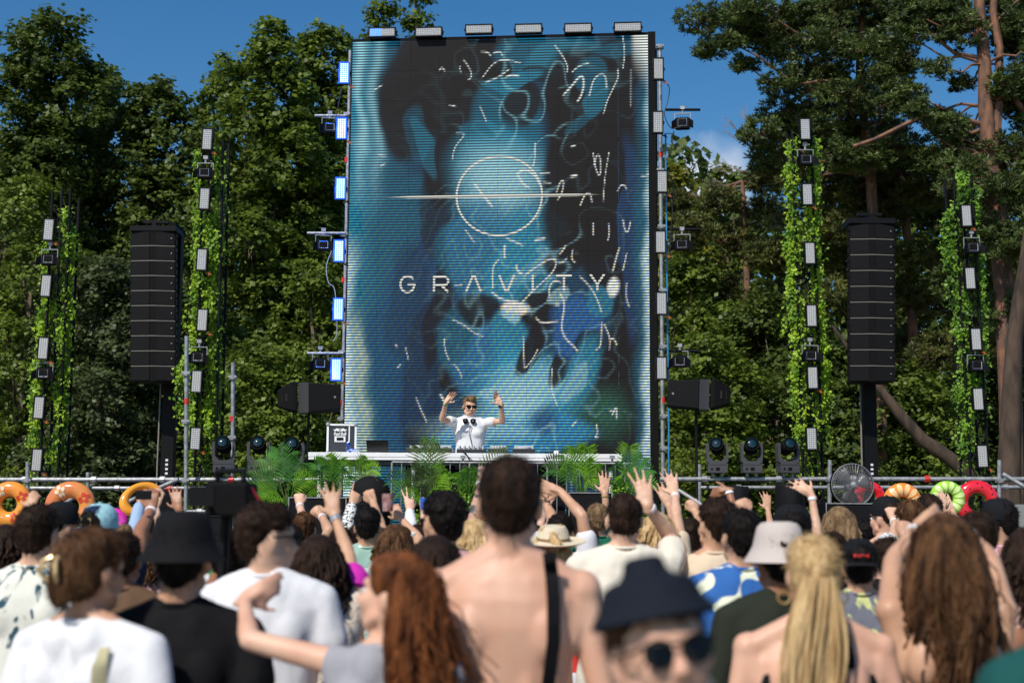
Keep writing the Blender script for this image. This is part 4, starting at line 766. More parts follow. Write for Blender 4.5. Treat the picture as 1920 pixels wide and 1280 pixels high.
# clamp lamps under the table
for px, lb in ((868, 'black camera clamp hanging under the middle of the table'), (1148, 'black spotlight clamped under the right end of the table'), (680, 'small black device clamped under the left part of the table')):
    p = W(px, 876, 16.75); t = empty('clamp_lamp', p); tag(t, lb, 'clamp light', 'devices clamped under the table')
    q = MB(); q.box((-.09, -.06, -.03), (.09, .06, .05)); q.build('housing', M_blackm, t, bevel=.008); q = MB(); q.lathe([(.03, -.01), (.024, 0)], (.02, -.062, .005), 12, 'Y'); q.build('lens', mat('glass_dark', (.02, .03, .04), .05), t)
    q = MB(); q.tube([(0, 0, .05), (0, 0, .12)], .012, 8); q.box((-.03, -.03, .1), (.03, .03, .14)); q.build('clamp', M_steel, t)
cable([(872, 848), (880, 862), (884, 880), (878, 900), (895, 905)], 16.6, .009, 'bundle of black cables dropping off the table front')
cable([(866, 846), (892, 870), (890, 884), (905, 880)], 16.62, .006, 'thin black cable slung under the middle of the table')

# ---------------------------------------------------------------- side scaffolds
for i, (a, b, Y, r, lb) in enumerate([((-30, 899), (640, 899), 17.3, .03, 'upper long grey scaffold rail left of the stage'), ((-30, 915), (470, 915), 17.9, .026, 'lower long grey scaffold rail left of the stage'), ((350, 959), (560, 958), 16.6, .026, 'short grey rail at the left deck edge'),
                             ((1238, 898), (1960, 898), 17.3, .03, 'upper long grey scaffold rail right of the stage'), ((1310, 914), (1960, 913), 17.9, .026, 'lower long grey scaffold rail right of the stage')]):
    p, q_ = W(*a, Y), W(*b, Y); t = empty('scaffold_rail', p); tag(t, lb, 'scaffold rail', 'horizontal scaffold rails'); q = MB(); q.tube([(0, 0, 0), q_ - p], r, 10); q.build('tube', M_steel, t, True)
    for k in range(5):
        f = (k + .6) / 5.2; c = (q_ - p) * f; q = MB(); q.lathe([(r * 1.5, -.03), (r * 1.5, .03)], c, 8, 'X'); q.build('coupler' if k != 3 else 'red_band', M_steel if k != 3 else M_red, t)
for x, y0, Y, lb, bands, cl in [(52, 865, 17.25, 'short grey upright at the far left scaffold', (), [(52, 900)]), (165, 885, 17.85, 'thin short upright between the two orange rings', (), ()), (350, 630, 17.1, 'tall grey upright with red band right of the left array', [(350, 752)], [(350, 700), (349, 790), (348, 900)]), (437, 680, 17.7, 'tall grey upright with red band near the left moving heads', [(435, 785)], [(437, 707), (436, 820)]),
                            (1556, 862, 17.2, 'grey upright just left of the big fan', (), [(1556, 898)]), (1874, 862, 17.2, 'grey upright at the far right scaffold', (), [(1874, 900)]), (1312, 870, 17.9, 'short grey upright behind the right stand', (), ())]:
    pole([(x, y0), (x - (960 - x) * .0 - 2, 1115)], Y, .026, lb, bands, cl, 'scaffold_upright', 'scaffold uprights')
for a, b, lb in [((230, 945), (335, 898), 'slanting brace behind the tilted orange ring'), ((1880, 888), (1960, 935), 'slanting brace at the right edge'), ((75, 975), (150, 925), 'brace seen through the flowered ring')]:
    p, q_ = W(*a, 17.2), W(*b, 17.05); q = MB(); q.tube([(0, 0, 0), q_ - p], .028, 10); tag(q.build('scaffold_brace', M_steel, None, True, loc=p), lb, 'scaffold brace', 'slanting braces')
for i, (x0, x1, lb) in enumerate([(-8.0, -3.9, 'long low platform behind the left crowd'), (2.3, 8.2, 'long low platform behind the right crowd')]):
    t = empty('side_platform', (x0, 17, 0)); tag(t, lb, 'platform', 'side platforms'); q = MB(); q.box((0, -.4, 1.38), (x1 - x0, 1.2, 1.5)); q.build('deck', M_blackm, t); q = MB(); q.box((0, -.43, 1.39), (x1 - x0, -.402, 1.49)); q.build('edge', M_steel, t)
    for k in range(5): x = .1 + (x1 - x0 - .2) * k / 4; q = MB(); q.tube([(x, -.3, 0), (x, -.3, 1.38)], .026, 8); q.build('leg', M_steel, t)
# moving head lights
def head_meshes():
    b = MB(); b.box((-.15, -.12, 0), (.15, .12, .12)); b.box((-.155, -.125, .121), (.155, .125, .14))
    y = MB()
    for s in (-1, 1): y.prism([(s * .12, -.07, .141), (s * .165, -.07, .17), (s * .175, -.07, .4), (s * .165, -.07, .46), (s * .13, -.07, .46), (s * .13, -.07, .25), (s * .06, -.07, .18), (s * .0, -.07, .18), (s * .0, -.07, .141)], (0, .14, 0))
    h = MB(); h.lathe([(.06, .17), (.1, .12), (.115, 0), (.115, -.14), (.1, -.15), (.095, -.135)], (0, 0, 0), 20, 'Y')
    l = MB(); l.lathe([(.001, -.16), (.05, -.155), (.094, -.135)], (0, 0, 0), 20, 'Y'); p = MB(); p.box((-.03, -.1235, .03), (.03, -.121, .08)); p.lathe([(.018, -.003), (.018, 0)], (-.09, -.121, .055), 10, 'Y')
    c = MB()
    for s in (1,): c.box((s * .07 - .02, -.03, -.06), (s * .07 + .02, .03, -.001)); c.torus((s * .07, 0, -.1), .035, .01, 12, 6, 'X' if 0 else 'Y')
    return b, y, h, l, p, c
hb_, hy, hh_, hl, hp, hc = head_meshes()
HM = [('base', shared('base', hb_, M_grey)), ('yoke', shared('yoke', hy, M_grey)), ('display', shared('display', hp, M_black)), ('clamp', shared('clamp', hc, M_steel))]
HH = shared('lamp_head', hh_, M_blackm, True); HL = shared('lens', hl, mat('coated_lens', (.004, .02, .025), .04, 0, coat=.6), True)
for i, (px, py, rz, lb) in enumerate([(418, 885, 10, 'moving head light beside the left scaffold upright'), (484, 885, 5, 'moving head light behind the left end of the palms'), (548, 887, 0, 'moving head light hidden behind palm fronds near the stand'), (1345, 886, -4, 'moving head light, leftmost of the three right of the stage'), (1409, 886, 0, 'moving head light, middle of the three right of the stage'), (1477, 886, 8, 'moving head light, rightmost of the three beside the ivy tower')]):
    t = empty('moving_head_light', W(px, py, 17.3), R(rz)); tag(t, lb, 'stage light', 'moving head lights on the rails'); sc = .78 if i > 2 else .8; t.scale = (sc,) * 3
    for n_, me in HM: o = link(n_, me, t)
    link('clamp', HM[3][1], t, (-.14, 0, 0))
    h = link('lamp_head', HH, t, (0, 0, .4)); h.rotation_euler = (R(-18), 0, R(-8 + 5 * (i % 3))); link('lens', HL, h)
# covered consoles
M_cover = mat('black_cover', (.007, .007, .008), .8, spec=.15, bump=.8, bscale=9)
for px0, px1, py, lb, wr in [(1357, 1402, 912, 'black cloth cover draped over gear left of centre right', 1), (1458, 1500, 908, 'black cloth cover draped beside the ivy tower foot', 0)]:
    a, b = W(px0, py, 16.9), W(px1, py, 16.9); q = MB(); n = 24; wd = b.x - a.x; rs = []
    for k, (z, s) in enumerate([(1.5, 1.25), (1.8, 1.15), (2.0, 1.08), (a.z - .02, 1.0), (a.z, .93)]):
        rs.append([(wd / 2 + math.cos(2 * math.pi * j / n) * wd * .56 * s * (1 + .05 * math.sin(5 * j + k)), math.sin(2 * math.pi * j / n) * .22 * s * (1 + .06 * math.sin(4 * j)), z + .02 * math.sin(3 * j)) for j in range(n)])
    q.rings(rs); tag(q.build('cover', M_cover, None, True, loc=(a.x, 16.9, 0)), lb, 'cover', 'black covers')
# big fan
fx = W(1597, 909, 16.6); fan = empty('fan', (fx.x, 16.6, fx.z)); tag(fan, 'large round black wire cage fan beside the watermelon ring', 'fan'); fr_ = 39 / FPX * 16.6
q = MB()
for k in range(12): q.torus((0, -.09 + .04 * (k / 11) ** 2, 0), fr_ * (.16 + .84 * k / 11), .0022 if k < 11 else .008, 40, 4)
for k in range(40): a = R(9 * k); q.tube([(math.cos(a) * .03, -.1, math.sin(a) * .03), (math.cos(a) * fr_ * .6, -.09, math.sin(a) * fr_ * .6), (math.cos(a) * fr_, -.05, math.sin(a) * fr_)], .0018, 3)
q.build('wire_cage', mat('cage_wire', (.22, .22, .23), .4, .4), fan); q = MB()
q.torus((0, .0, 0), fr_, .01, 40, 6); q.torus((0, .08, 0), fr_ * .97, .006, 40, 6)
for k in range(16): a = R(22.5 * k); q.tube([(math.cos(a) * fr_, -.05, math.sin(a) * fr_), (math.cos(a) * fr_, .08, math.sin(a) * fr_), (0, .1, 0)], .003, 3)
q.build('cage_rim', M_black, fan)
for k in range(3):
    q = MB(); a0 = R(120 * k + 20); rs = []
    for i in range(7):
        f = i / 6; r_ = .03 + (fr_ * .88 - .03) * f; wd = (.3 + .35 * math.sin(f * 2.6)) ; rs.append([(r_ * math.cos(a0 + s * wd), -.02 + s * .035, r_ * math.sin(a0 + s * wd)) for s in (-1, -.3, .3, 1)])
    q.rings(rs, close=False, caps=False); b_ = q.build('blade', mat('fan_blade', (.12, .12, .12), .4, .3), fan, True); md = b_.modifiers.new('thick', 'SOLIDIFY'); md.thickness = .003
q = MB(); q.lathe([(.012, -.11), (.035, -.1), (.035, 0), (.06, .02), (.06, .16), (.03, .18)], (0, 0, 0), 16, 'Y'); q.build('hub', M_steel, fan, True)
q = MB(); q.tube([(0, .1, 0), (0, .1, -fr_ - .1)], .018, 8); q.box((-.2, -.05, -fx.z + DK_Z), (.2, .25, -fx.z + DK_Z + .05)); q.tube([(0, .1, -fr_), (0, .1, -fx.z + DK_Z)], .02, 8); q.build('stand', M_black, fan)
# road cases and floor monitors
def crate(x0, x1, y0, Y, zb_, dep, label, name='speaker_cabinet', cat='speaker', m=M_blackm, edge=True, group='black boxes before the stage'):
    a, b = W(x0, y0, Y), W(x1, y0, Y); t = empty(name, ((a.x + b.x) / 2, Y, zb_)); tag(t, label, cat, group); wd = (b.x - a.x) / 2; h = a.z - zb_
    q = MB(); q.box((-wd, 0, 0), (wd, dep, h)); q.build('body', m, t, bevel=.008); q = MB(); q.box((-wd + .03, -.012, .03), (wd - .03, -.001, h - .03)); q.build('front_grille', M_grille, t)
    if edge:
        q = MB(); q.box((-wd, -.008, h - .012), (wd, -.001, h - .002)); q.box((-wd, -.008, 0), (-wd + .01, -.001, h - .013)); q.box((wd - .01, -.008, 0), (wd, -.001, h - .013)); q.build('edge_strip', M_steel, t)
    return t
crate(541, 650, 931, 15.4, 0, .7, 'wide black bass cabinet with pale edges in front of the left palms'); crate(1066, 1148, 922, 15.4, 0, .7, 'wide black bass cabinet in front of the right palms')
crate(660, 720, 944, 15.9, 0, .5, 'black cabinet right of the wide left bass cabinet', edge=False); crate(1255, 1300, 975, 15.0, 0, .6, 'black rack case with paper labels behind the crowd', 'road_case', 'road case')
crate(1548, 1640, 942, 15.6, 0, .7, 'black studded road case under the big fan', 'road_case', 'road case'); crate(340, 420, 965, 15.8, 0, .5, 'black case under the left deck rail', 'road_case', 'road case')
p = W(1268, 998, 14.98); q = MB(); q.box((-.06, -.02, -.05), (.06, -.013, .07)); tag(q.build('paper_label', mat('paper_white', (.75, .75, .75), .7), None, loc=p), 'white paper sheet on the front of the rack case', 'paper')
# black domed chair back under the table's left end
p = W(694, 928, 16.2); q = MB(); rs = []
for k in range(10):
    a = R(k * 10); rs.append([(math.cos(2 * math.pi * j / 20) * .23 * math.cos(a), math.sin(2 * math.pi * j / 20) * .16 * math.cos(a), .22 * math.sin(a)) for j in range(20)])
rs.insert(0, [(x * 1.0, y, -.45) for x, y, z in rs[0]]); q.rings(rs); tag(q.build('covered_drum', M_cover, None, True, loc=p), 'black domed cover under the left end of the table', 'cover', 'black covers')
# ---------------------------------------------------------------- swim rings
def ring(px, py, rpx, Y, m, label, tube=.3, tilt=(0, 0, 0), marks=None, mm=None, sc=(1, 1)):
    t = empty('swim_ring', W(px, py, Y)); t.rotation_euler = tilt; tag(t, label, 'swim ring', 'inflatable swim rings'); r = rpx / FPX * Y; tr = r * tube; R0 = r - tr; q = MB(); n0 = 48; k0 = 14
    for i in range(n0):
        a = 2 * math.pi * i / n0
        for j in range(k0):
            b = 2 * math.pi * j / k0; rr = R0 + tr * math.cos(b) * (1 - .012 * math.cos(a * 24)); q.v.append((rr * math.cos(a), tr * .85 * math.sin(b), rr * math.sin(a) * sc[1]))
    for i in range(n0):
        for j in range(k0): q.f.append((i * k0 + j, i * k0 + (j + 1) % k0, ((i + 1) % n0) * k0 + (j + 1) % k0, ((i + 1) % n0) * k0 + j))
    q.build('tube', m, t, True)
    def surf(a, b): rr = R0 + (tr + .004) * math.cos(b); return (rr * math.cos(a), (tr * .85 + .004) * math.sin(b), rr * math.sin(a) * sc[1])
    def patch(nm, a0, a1, b0, b1, mt, fn=lambda s: 1, kk=6):
        p_ = MB(); g = []
        for i in range(9):
            s = i / 8; a = a0 + (a1 - a0) * s; wv = fn(s); bm_ = (b0 + b1) / 2; g.append([surf(a, bm_ + (b0 - bm_) * wv * (1 - 2 * j / kk)) for j in range(kk + 1)])
        p_.rings(g, close=False, caps=False); o = p_.build(nm, mt, t, True); return o
    if marks == 'slices':
        for k in range(12): a = R(30 * k + 4); patch('segment', a, a + R(22), R(-150), R(-30), mm, lambda s: .25 + .75 * math.sin(math.pi * min(1, s * 1.0)))
    if marks == 'melon':
        patch('green_rim', 0, 2 * math.pi, R(-200), R(-158), mat('melon_green', (.16, .45, .06), .35))
        for k in range(16): a = R(22.5 * k + (7 if k % 2 else 0)); b = R(-95 if k % 2 else -65); patch('seed', a, a + R(4.5), b, b + R(14), mm, lambda s: math.sin(math.pi * s) ** .5 + .01, 3)
    if marks == 'flowers':
        for k in range(4):
            for f in range(5):
                a = R(90 * k + 30); b = R(-90); th = R(72 * f + 20); ca, cb = math.cos(th) * .34, math.sin(th) * .85
                p_ = MB(); pts = []
                for i in range(10):
                    u = 2 * math.pi * i / 10; uu, vv = .62 + .38 * math.cos(u), .32 * math.sin(u); A = (uu * math.cos(th) - vv * math.sin(th)); Bq = (uu * math.sin(th) + vv * math.cos(th)); pts.append(surf(a + A * .3, b + Bq * .85))
                c0 = surf(a + .62 * math.cos(th) * .3, b + .62 * math.sin(th) * .85); n_ = len(p_.v); p_.v += pts + [c0]; p_.f += [(i, (i + 1) % 10, 10) for i in range(10)]
                o = p_.build('petal', mm if k % 3 else mat('petal_red', (.6, .05, .02), .35), t)
    q = MB(); s = surf(R(250), R(-100)); q.lathe([(.008, 0), (.008, .02)], s, 8, 'Y'); q.build('valve', mat('valve', (.7, .7, .7), .4), t)
    return t
gl = dict(rough=.16, coat=.6, spec=.6)
M_or = mat('ring_orange', (.8, .3, .03), col2=(.75, .07, .02), vscale=2.2, lo=.35, hi=.5, **gl); M_or2 = mat('ring_amber', (.72, .3, .06), .16, coat=.6, col2=(.6, .16, .05), vscale=3)
M_cream = mat('petal_cream', (.72, .6, .42), .3); M_mel = mat('ring_melon', (.72, .015, .03), **gl)
ring(18, 945, 43, 16.3, M_or, 'orange and red flowered swim ring at the left edge', .34, marks='flowers', mm=M_cream)
ring(132, 950, 48, 16.2, M_or2, 'amber swim ring with white hibiscus print, second from the left', .33, marks='flowers', mm=M_cream)
ring(265, 936, 44, 16.0, mat('ring_deep_orange', (.85, .33, .02), **gl), 'plain orange swim ring leaning back behind the raised phone', .22, (R(-20), R(-25), R(38)), sc=(1, .72))
ring(214, 978, 26, 16.0, mat('ring_magenta', (.6, .03, .4), **gl), 'small magenta ring between cap and orange ring', .4)
ring(1630, 932, 30, 16.9, M_mel, 'small watermelon swim ring right behind the fan', .3, marks='melon', mm=M_black)
ring(1692, 942, 37, 16.5, mat('ring_orange_slice', (.85, .25, .03), **gl), 'orange slice swim ring next to the small watermelon one', .36, marks='slices', mm=mat('slice_pale', (.85, .55, .25), .3))
ring(1776, 934, 33, 16.3, mat('ring_lime', (.3, .6, .03), **gl), 'lime slice swim ring in front of the watermelon one', .34, marks='slices', mm=mat('slice_lime', (.62, .8, .3), .3))
ring(1832, 942, 42, 16.7, M_mel, 'big watermelon swim ring right of the lime one', .3, marks='melon', mm=M_black)
a = W(1905, 945, 16.4); q = MB(); q.box((-.25, 0, 0), (.35, .05, a.z - 0)); tag(q.build('grey_panel', mat('panel_grey', (.2, .21, .2), .7, bump=.3, bscale=8), None, loc=(a.x, 16.4, 0)), 'plain grey hoarding board at the right edge beyond the rings', 'board')
# ---------------------------------------------------------------- palms and hedge at the stage front
PALM = [leafmat('palm_bright', (.36, .66, .05), (.18, .42, .03), .42, .35, 3), leafmat('palm_deep', (.13, .36, .07), (.06, .2, .04), .15, .3, 3), leafmat('palm_olive', (.17, .24, .075), (.09, .15, .05), .25, .35, 3)]
def frond(t, p0, tip, droop, wid, m, n=17):
    wid = wid * 1.55
    """one feathered frond from p0 to tip"""
    p0, tip = Vector(p0), Vector(tip); d = tip - p0; Ln = d.length; up = Vector((0, 0, 1)); side = d.cross(Vector((0, -1, .3))).normalized(); pts = []
    for i in range(n + 1): f = i / n; pts.append(p0 + d * f + up * droop * Ln * (4 * f * (1 - f)) * .5)
    q = MB(); q.tube(pts[::3] + [pts[-1]], [.006 * (1 - .8 * i / (n // 3 + 1)) for i in range(len(pts[::3]) + 1)], 4); V = []
    for i in range(5, n + 1):
        f = i / n; dd = (pts[min(i + 1, n)] - pts[i - 1]).normalized(); ll = wid * math.sin(math.pi * min(1, (.25 + .75 * (1 - f)) * .95)) ** .8 * (1 - .45 * f)
        for s in (-1, 1):
            o = (dd * .72 + side * s * (1.25 - .55 * f) + Vector((random.uniform(-.04, .04), -.12, -.06))).normalized(); e = pts[i] + o * ll * random.uniform(.85, 1.1); mdl = pts[i] + o * ll * .4 + up * ll * .05; wv = dd * .0115
            q.v += [tuple(pts[i]), tuple(mdl + wv), tuple(e), tuple(mdl - wv)]; k = len(q.v); q.f.append((k - 4, k - 3, k - 2, k - 1))
    q.build('frond', m, t)
def palm(px, py, Y, label, fr):
    b = W(px, py, Y); t = empty('palm_plant', b); tag(t, label, 'palm plant', 'palms along the stage front')
    q = MB(); q.lathe([(.07, -.22), (.09, -.03), (.085, -.025), (.06, -.04)], (0, 0, -.08), 14); q.build('pot', M_black, t)
    for (tx, ty, dp, k, wd) in fr:
        tp = W(tx, ty, Y - dp) - b; frond(t, (random.uniform(-.03, .03), 0, 0), tp, (.32 + random.random() * .22), wd / FPX * Y, PALM[k])
palm(540, 948, 16.6, 'wide spreading palm plant at the left end of the stage front', [(466, 905, .3, 1, 34), (478, 880, .1, 2, 34), (500, 862, 0, 1, 34), (522, 842, .1, 1, 30), (545, 850, .2, 1, 30), (470, 938, .4, 0, 30), (490, 955, .5, 0, 26), (512, 872, -.2, 2, 30), (562, 868, .2, 1, 28), (470, 925, .1, 1, 30), (585, 900, .3, 0, 26)])
palm(628, 946, 16.5, 'glossy bright palm plant between table end and bass cabinet', [(560, 900, .4, 0, 30), (575, 925, .5, 0, 26), (590, 868, .1, 1, 28), (610, 858, .2, 0, 30), (635, 862, .1, 0, 28), (655, 890, .2, 1, 28), (684, 888, .3, 2, 26), (600, 880, .3, 1, 26), (640, 920, .5, 2, 24)])
palm(668, 915, 16.45, 'small light palm sprig hanging under the left table end', [(690, 862, .2, 0, 24), (664, 866, .1, 0, 22), (710, 884, .3, 0, 24), (700, 905, .3, 2, 22)])
palm(802, 955, 16.45, 'tall olive palm plant rising in front of the left decks', [(786, 838, .1, 2, 34), (806, 826, .1, 1, 28), (826, 842, .1, 2, 30), (770, 880, .2, 2, 30), (728, 902, .3, 1, 28), (740, 930, .5, 0, 28), (765, 945, .5, 0, 26), (838, 885, .2, 0, 28), (800, 880, .3, 2, 30), (845, 915, .4, 0, 26), (790, 905, .5, 2, 28), (760, 905, .3, 2, 26)])
palm(880, 940, 16.5, 'dark fan palm in the middle under the table', [(862, 885, .2, 0, 24), (885, 880, .2, 1, 24), (905, 890, .2, 0, 24), (950, 850, .1, 2, 26), (858, 905, .4, 1, 22), (912, 912, .3, 0, 24)])
palm(1092, 935, 16.45, 'bright palm plant under the right part of the table', [(1025, 868, .2, 2, 28), (1022, 886, .3, 1, 28), (1055, 852, .1, 1, 28), (1080, 842, .1, 0, 30), (1100, 840, .1, 0, 28), (1118, 868, .2, 0, 28), (1122, 892, .4, 0, 26), (1050, 880, .4, 0, 26), (1072, 905, .5, 0, 22), (1108, 905, .5, 0, 24)])
palm(1175, 940, 16.45, 'palm plant half hidden by the raised hand beside the table end', [(1180, 838, .1, 0, 28), (1205, 860, .1, 1, 26), (1222, 880, .2, 1, 26), (1150, 875, .3, 1, 26), (1160, 895, .4, 0, 26), (1200, 900, .4, 0, 24), (1228, 910, .3, 1, 24)])
def bush(pts, Y, label, m, leaf=.035):
    b = W(pts[0][0], pts[0][1], Y); P = []
    for x, y, r, k in pts: P.append(np.array(W(x, y, Y) - b) + RNG.normal(size=(k, 3)) * .5 * np.array([r, 6, r]) / FPX * Y)
    P = np.concatenate(P); nrm = unit(RNG.normal(size=P.shape) * .5 + np.array([-.2, -.7, .5])); u = unit(np.cross(nrm, rdir(len(P)))); s = leaf * (.7 + .6 * RNG.random((len(P), 1)))
    o = quads('hedge', P, u * s, np.cross(nrm, u) * s * .45, m); o.location = b; tag(o, label, 'hedge plant', 'leafy hedge at the stage front')
bush([(868, 925, 26, 500), (885, 950, 28, 500), (875, 980, 30, 400), (832, 905, 20, 250), (845, 960, 22, 300), (820, 985, 24, 250)], 16.5, 'light green leafy bush left of the big foreground head', M_ivy2)
bush([(1160, 915, 22, 350), (1180, 940, 22, 300), (1205, 960, 20, 250)], 16.5, 'leafy bush under the right table end', M_ivy2); bush([(778, 978, 16, 260), (768, 1000, 14, 150)], 16.3, 'small bright bush below the tall olive palm', M_ivy)
# ---------------------------------------------------------------- people
BAKE = []
class PB(MB):
    """solid built of overlapping rounded pieces, later fused into one skin"""
    def cap(s, p, q, r0, r1=None, k=12, flat=1.0, n=4):
        p, q = Vector(p), Vector(q); r1 = r0 if r1 is None else r1; d = q - p
        if d.length < 1e-5: d = Vector((0, 0, 1e-4))
        x, y, dn = frame(d); rs = []
        for i in range(n + 1): a = math.pi / 2 * (1 - i / n); c = p - dn * r0 * math.sin(a); r = max(r0 * math.cos(a), 1e-4); rs.append([c + x * math.cos(2 * math.pi * j / k) * r + y * math.sin(2 * math.pi * j / k) * r * flat for j in range(k)])
        for i in range(n + 1): a = math.pi / 2 * i / n; c = q + dn * r1 * math.sin(a); r = max(r1 * math.cos(a), 1e-4); rs.append([c + x * math.cos(2 * math.pi * j / k) * r + y * math.sin(2 * math.pi * j / k) * r * flat for j in range(k)])
        return s.rings(rs)
    def ell(s, c, r, M=None, k=18, n=10):
        c = Vector(c); rs = []
        for i in range(n + 1):
            a = math.pi * i / n - math.pi / 2; z, q = math.sin(a), max(math.cos(a), 1e-3); ring = []
            for j in range(k):
                b = 2 * math.pi * j / k; v = Vector((r[0] * q * math.cos(b), r[1] * q * math.sin(b), r[2] * z)) + c; ring.append(M @ v if M else v)
            rs.append(ring)
        return s.rings(rs)
    def mcap(s, M, p, q, r0, r1=None, **k): return s.cap(M @ Vector(p), M @ Vector(q), r0, r1, **k)
    def lofte(s, rows, k=24, sq=2.3):
        """rows: (z, half width, half depth, y offset[, x offset]); squarish ellipses"""
        rs = []
        for row in rows:
            z, a, b, yo = row[:4]; xo = row[4] if len(row) > 4 else 0; ring = []
            for j in range(k):
                t = 2 * math.pi * j / k; c, s_ = math.cos(t), math.sin(t); ring.append((xo + a * math.copysign(abs(c) ** (2 / sq), c), yo + b * math.copysign(abs(s_) ** (2 / sq), s_), z))
            rs.append(ring)
        return s.rings(rs)
def bake(name, pb, m, parent, voxel=.01, smooth=3, ratio=1.0, disp=None):
    me = pb.mesh(name, m); o = link(name, me, parent)
    a = o.modifiers.new('r', 'REMESH'); a.mode = 'VOXEL'; a.voxel_size = voxel; a.use_smooth_shade = True
    if smooth: b = o.modifiers.new('s', 'SMOOTH'); b.iterations = smooth; b.factor = .5
    if ratio < 1: c = o.modifiers.new('d', 'DECIMATE'); c.ratio = ratio
    BAKE.append((o, m, disp)); return o
def n3(P, s, sd):
    r = np.random.default_rng(sd); o = 0
    for i in range(5): d = unit(r.normal(size=(1, 3)))[0]; e = unit(r.normal(size=(1, 3)))[0]; o = o + np.sin(P @ d * s * (1 + .5 * i) + 1.2 * np.sin(P @ e * s * .8 + i) + r.random() * 6.28) / (1 + .4 * i)
    return o / 3
def finish_bake():
    bpy.context.view_layer.update(); dg = bpy.context.evaluated_depsgraph_get(); out = []
    for o, m, disp in BAKE: out.append(bpy.data.meshes.new_from_object(o.evaluated_get(dg)))
    for (o, m, disp), me in zip(BAKE, out):
        o.modifiers.clear(); me.name = o.data.name; o.data = me; me.materials.clear(); me.materials.append(m)
        n = len(me.vertices)
        if disp and n:
            P = np.empty(n * 3, np.float32); me.vertices.foreach_get('co', P); P = P.reshape(-1, 3).astype(float); N = np.empty(n * 3, np.float32); me.vertex_normals.foreach_get('vector', N); N = N.reshape(-1, 3)
            amp, sc, st = disp; Q = P * np.array(st); d = n3(Q, sc, n) * .6 + n3(Q, sc * 2.3, n + 1) * .4 if o.name.startswith('hair') else n3(Q, sc * .7, n) * .45 + (.45 - 1.5 * np.abs(n3(Q, sc * .9, n + 1))) * .5 + (.3 - np.abs(n3(Q * np.array([1.6, 1, .7]), sc * 1.7, n + 2))) * .3; P = P + N * (d * amp)[:, None]; me.vertices.foreach_set('co', P.reshape(-1).astype(np.float32))
        me.polygons.foreach_set('use_smooth', [True] * len(me.polygons)); me.update()
        if disp and o.name.startswith('hair') and n:      # loose short hairs that break up the outline
            i = RNG.integers(0, n, 1500); B0 = P[i]; d = unit(N[i] * .75 + RNG.normal(size=(len(i), 3)) * .35 + np.array([0, -.1, -.3])); v = unit(np.cross(d, rdir(len(i)))) * .0013
            s = quads('stray_hair', B0 - d * .004, d * (.012 + .016 * RNG.random((len(i), 1))), v, m, o, .2); s['kind'] = 'stuff'
SK = dict(light=mat('skin_light', (.68, .44, .31), .5, col2=(.58, .33, .22), vscale=9, spec=.4, sss=.12, lo=.3, hi=.7), mid=mat('skin_mid', (.56, .33, .21), .48, col2=(.46, .25, .155), vscale=9, spec=.4, sss=.1, lo=.3, hi=.7),
          tan=mat('skin_tan', (.34, .16, .09), .45, col2=(.27, .12, .065), vscale=9, spec=.4, sss=.08, lo=.3, hi=.7), pink=mat('skin_pink', (.66, .41, .29), .5, col2=(.58, .31, .21), vscale=7, spec=.4, sss=.12, lo=.3, hi=.7),
          tattoo=mat('skin_tattooed', (.5, .29, .2), .5, col2=(.06, .055, .06), vscale=16, lo=.44, hi=.5, distort=1.5))
def hm(n, a, b): return mat('hair_' + n, a, .5, col2=b, vscale=34, stretch=(1, 1, .1), bump=1, bscale=120, spec=.1, lo=.35, hi=.65)
HR = dict(black=hm('black', (.014, .01, .009), (.004, .003, .003)), dark=hm('dark_brown', (.035, .018, .011), (.009, .006, .004)), brown=hm('brown', (.13, .062, .027), (.022, .01, .005)), red=hm('chestnut', (.2, .066, .02), (.035, .011, .005)),
          blonde=hm('blonde', (.66, .47, .24), (.34, .21, .09)), fair=hm('fair_brown', (.26, .17, .09), (.1, .06, .03)))
def cloth(n, a, b=None, vs=6, lo=.45, hi=.55, **k):
    k.setdefault('bump', .35); return mat('cloth_' + n, a, .85, col2=b, vscale=vs, lo=lo, hi=hi, bscale=180, spec=.2, **k)
def head_M(k, yaw=0, pitch=0, roll=0, dz=0, dy=0, dx=0):
    return Matrix.Translation((dx * k, (.0 + dy) * k, (1.635 + dz) * k)) @ Matrix.Rotation(yaw, 4, 'Z') @ Matrix.Rotation(pitch, 4, 'X') @ Matrix.Rotation(roll, 4, 'Y') @ Matrix.Scale(k, 4)
def add_head(pb, M, f=0, k=1, face=True):
    g = .96 if f else 1; E = lambda c, r: pb.ell(c, r, M)
    E((0, -.012, .03), (.077 * g, .097 * g, .088)); E((0, .028, -.035), (.06 * g, .064, .088)); E((0, .012, -.05), (.062 * g, .06, .062)); E((0, .058, -.1), (.025, .022, .02))
    if face:
        mc = lambda p, q, r0, r1=None: pb.cap(M @ Vector(p), M @ Vector(q), r0 * k, (r1 or r0) * k)
        mc((0, .086, .012), (0, .112, -.03), .009, .0125); mc((-.012, .1, -.035), (.012, .1, -.035), .01); mc((-.03, .08, .028), (.03, .08, .028), .013); mc((-.018, .088, -.066), (.018, .088, -.066), .0085); mc((-.014, .085, -.077), (.014, .085, -.077), .009)
        for s in (-1, 1): mc((s * .042, .066, -.018), (s * .036, .072, -.035), .019); mc((s * .06, .02, -.06), (s * .03, .06, -.09), .016)
    for s in (-1, 1):
        A = M @ Matrix.Translation((s * .079 * g, -.008, -.012)) @ Matrix.Rotation(s * -.35, 4, 'Z'); pb.ell((0, 0, 0), (.009, .019, .031), A, 12, 8); pb.ell((s * .006, -.008, .006), (.007, .012, .022), A, 10, 6)
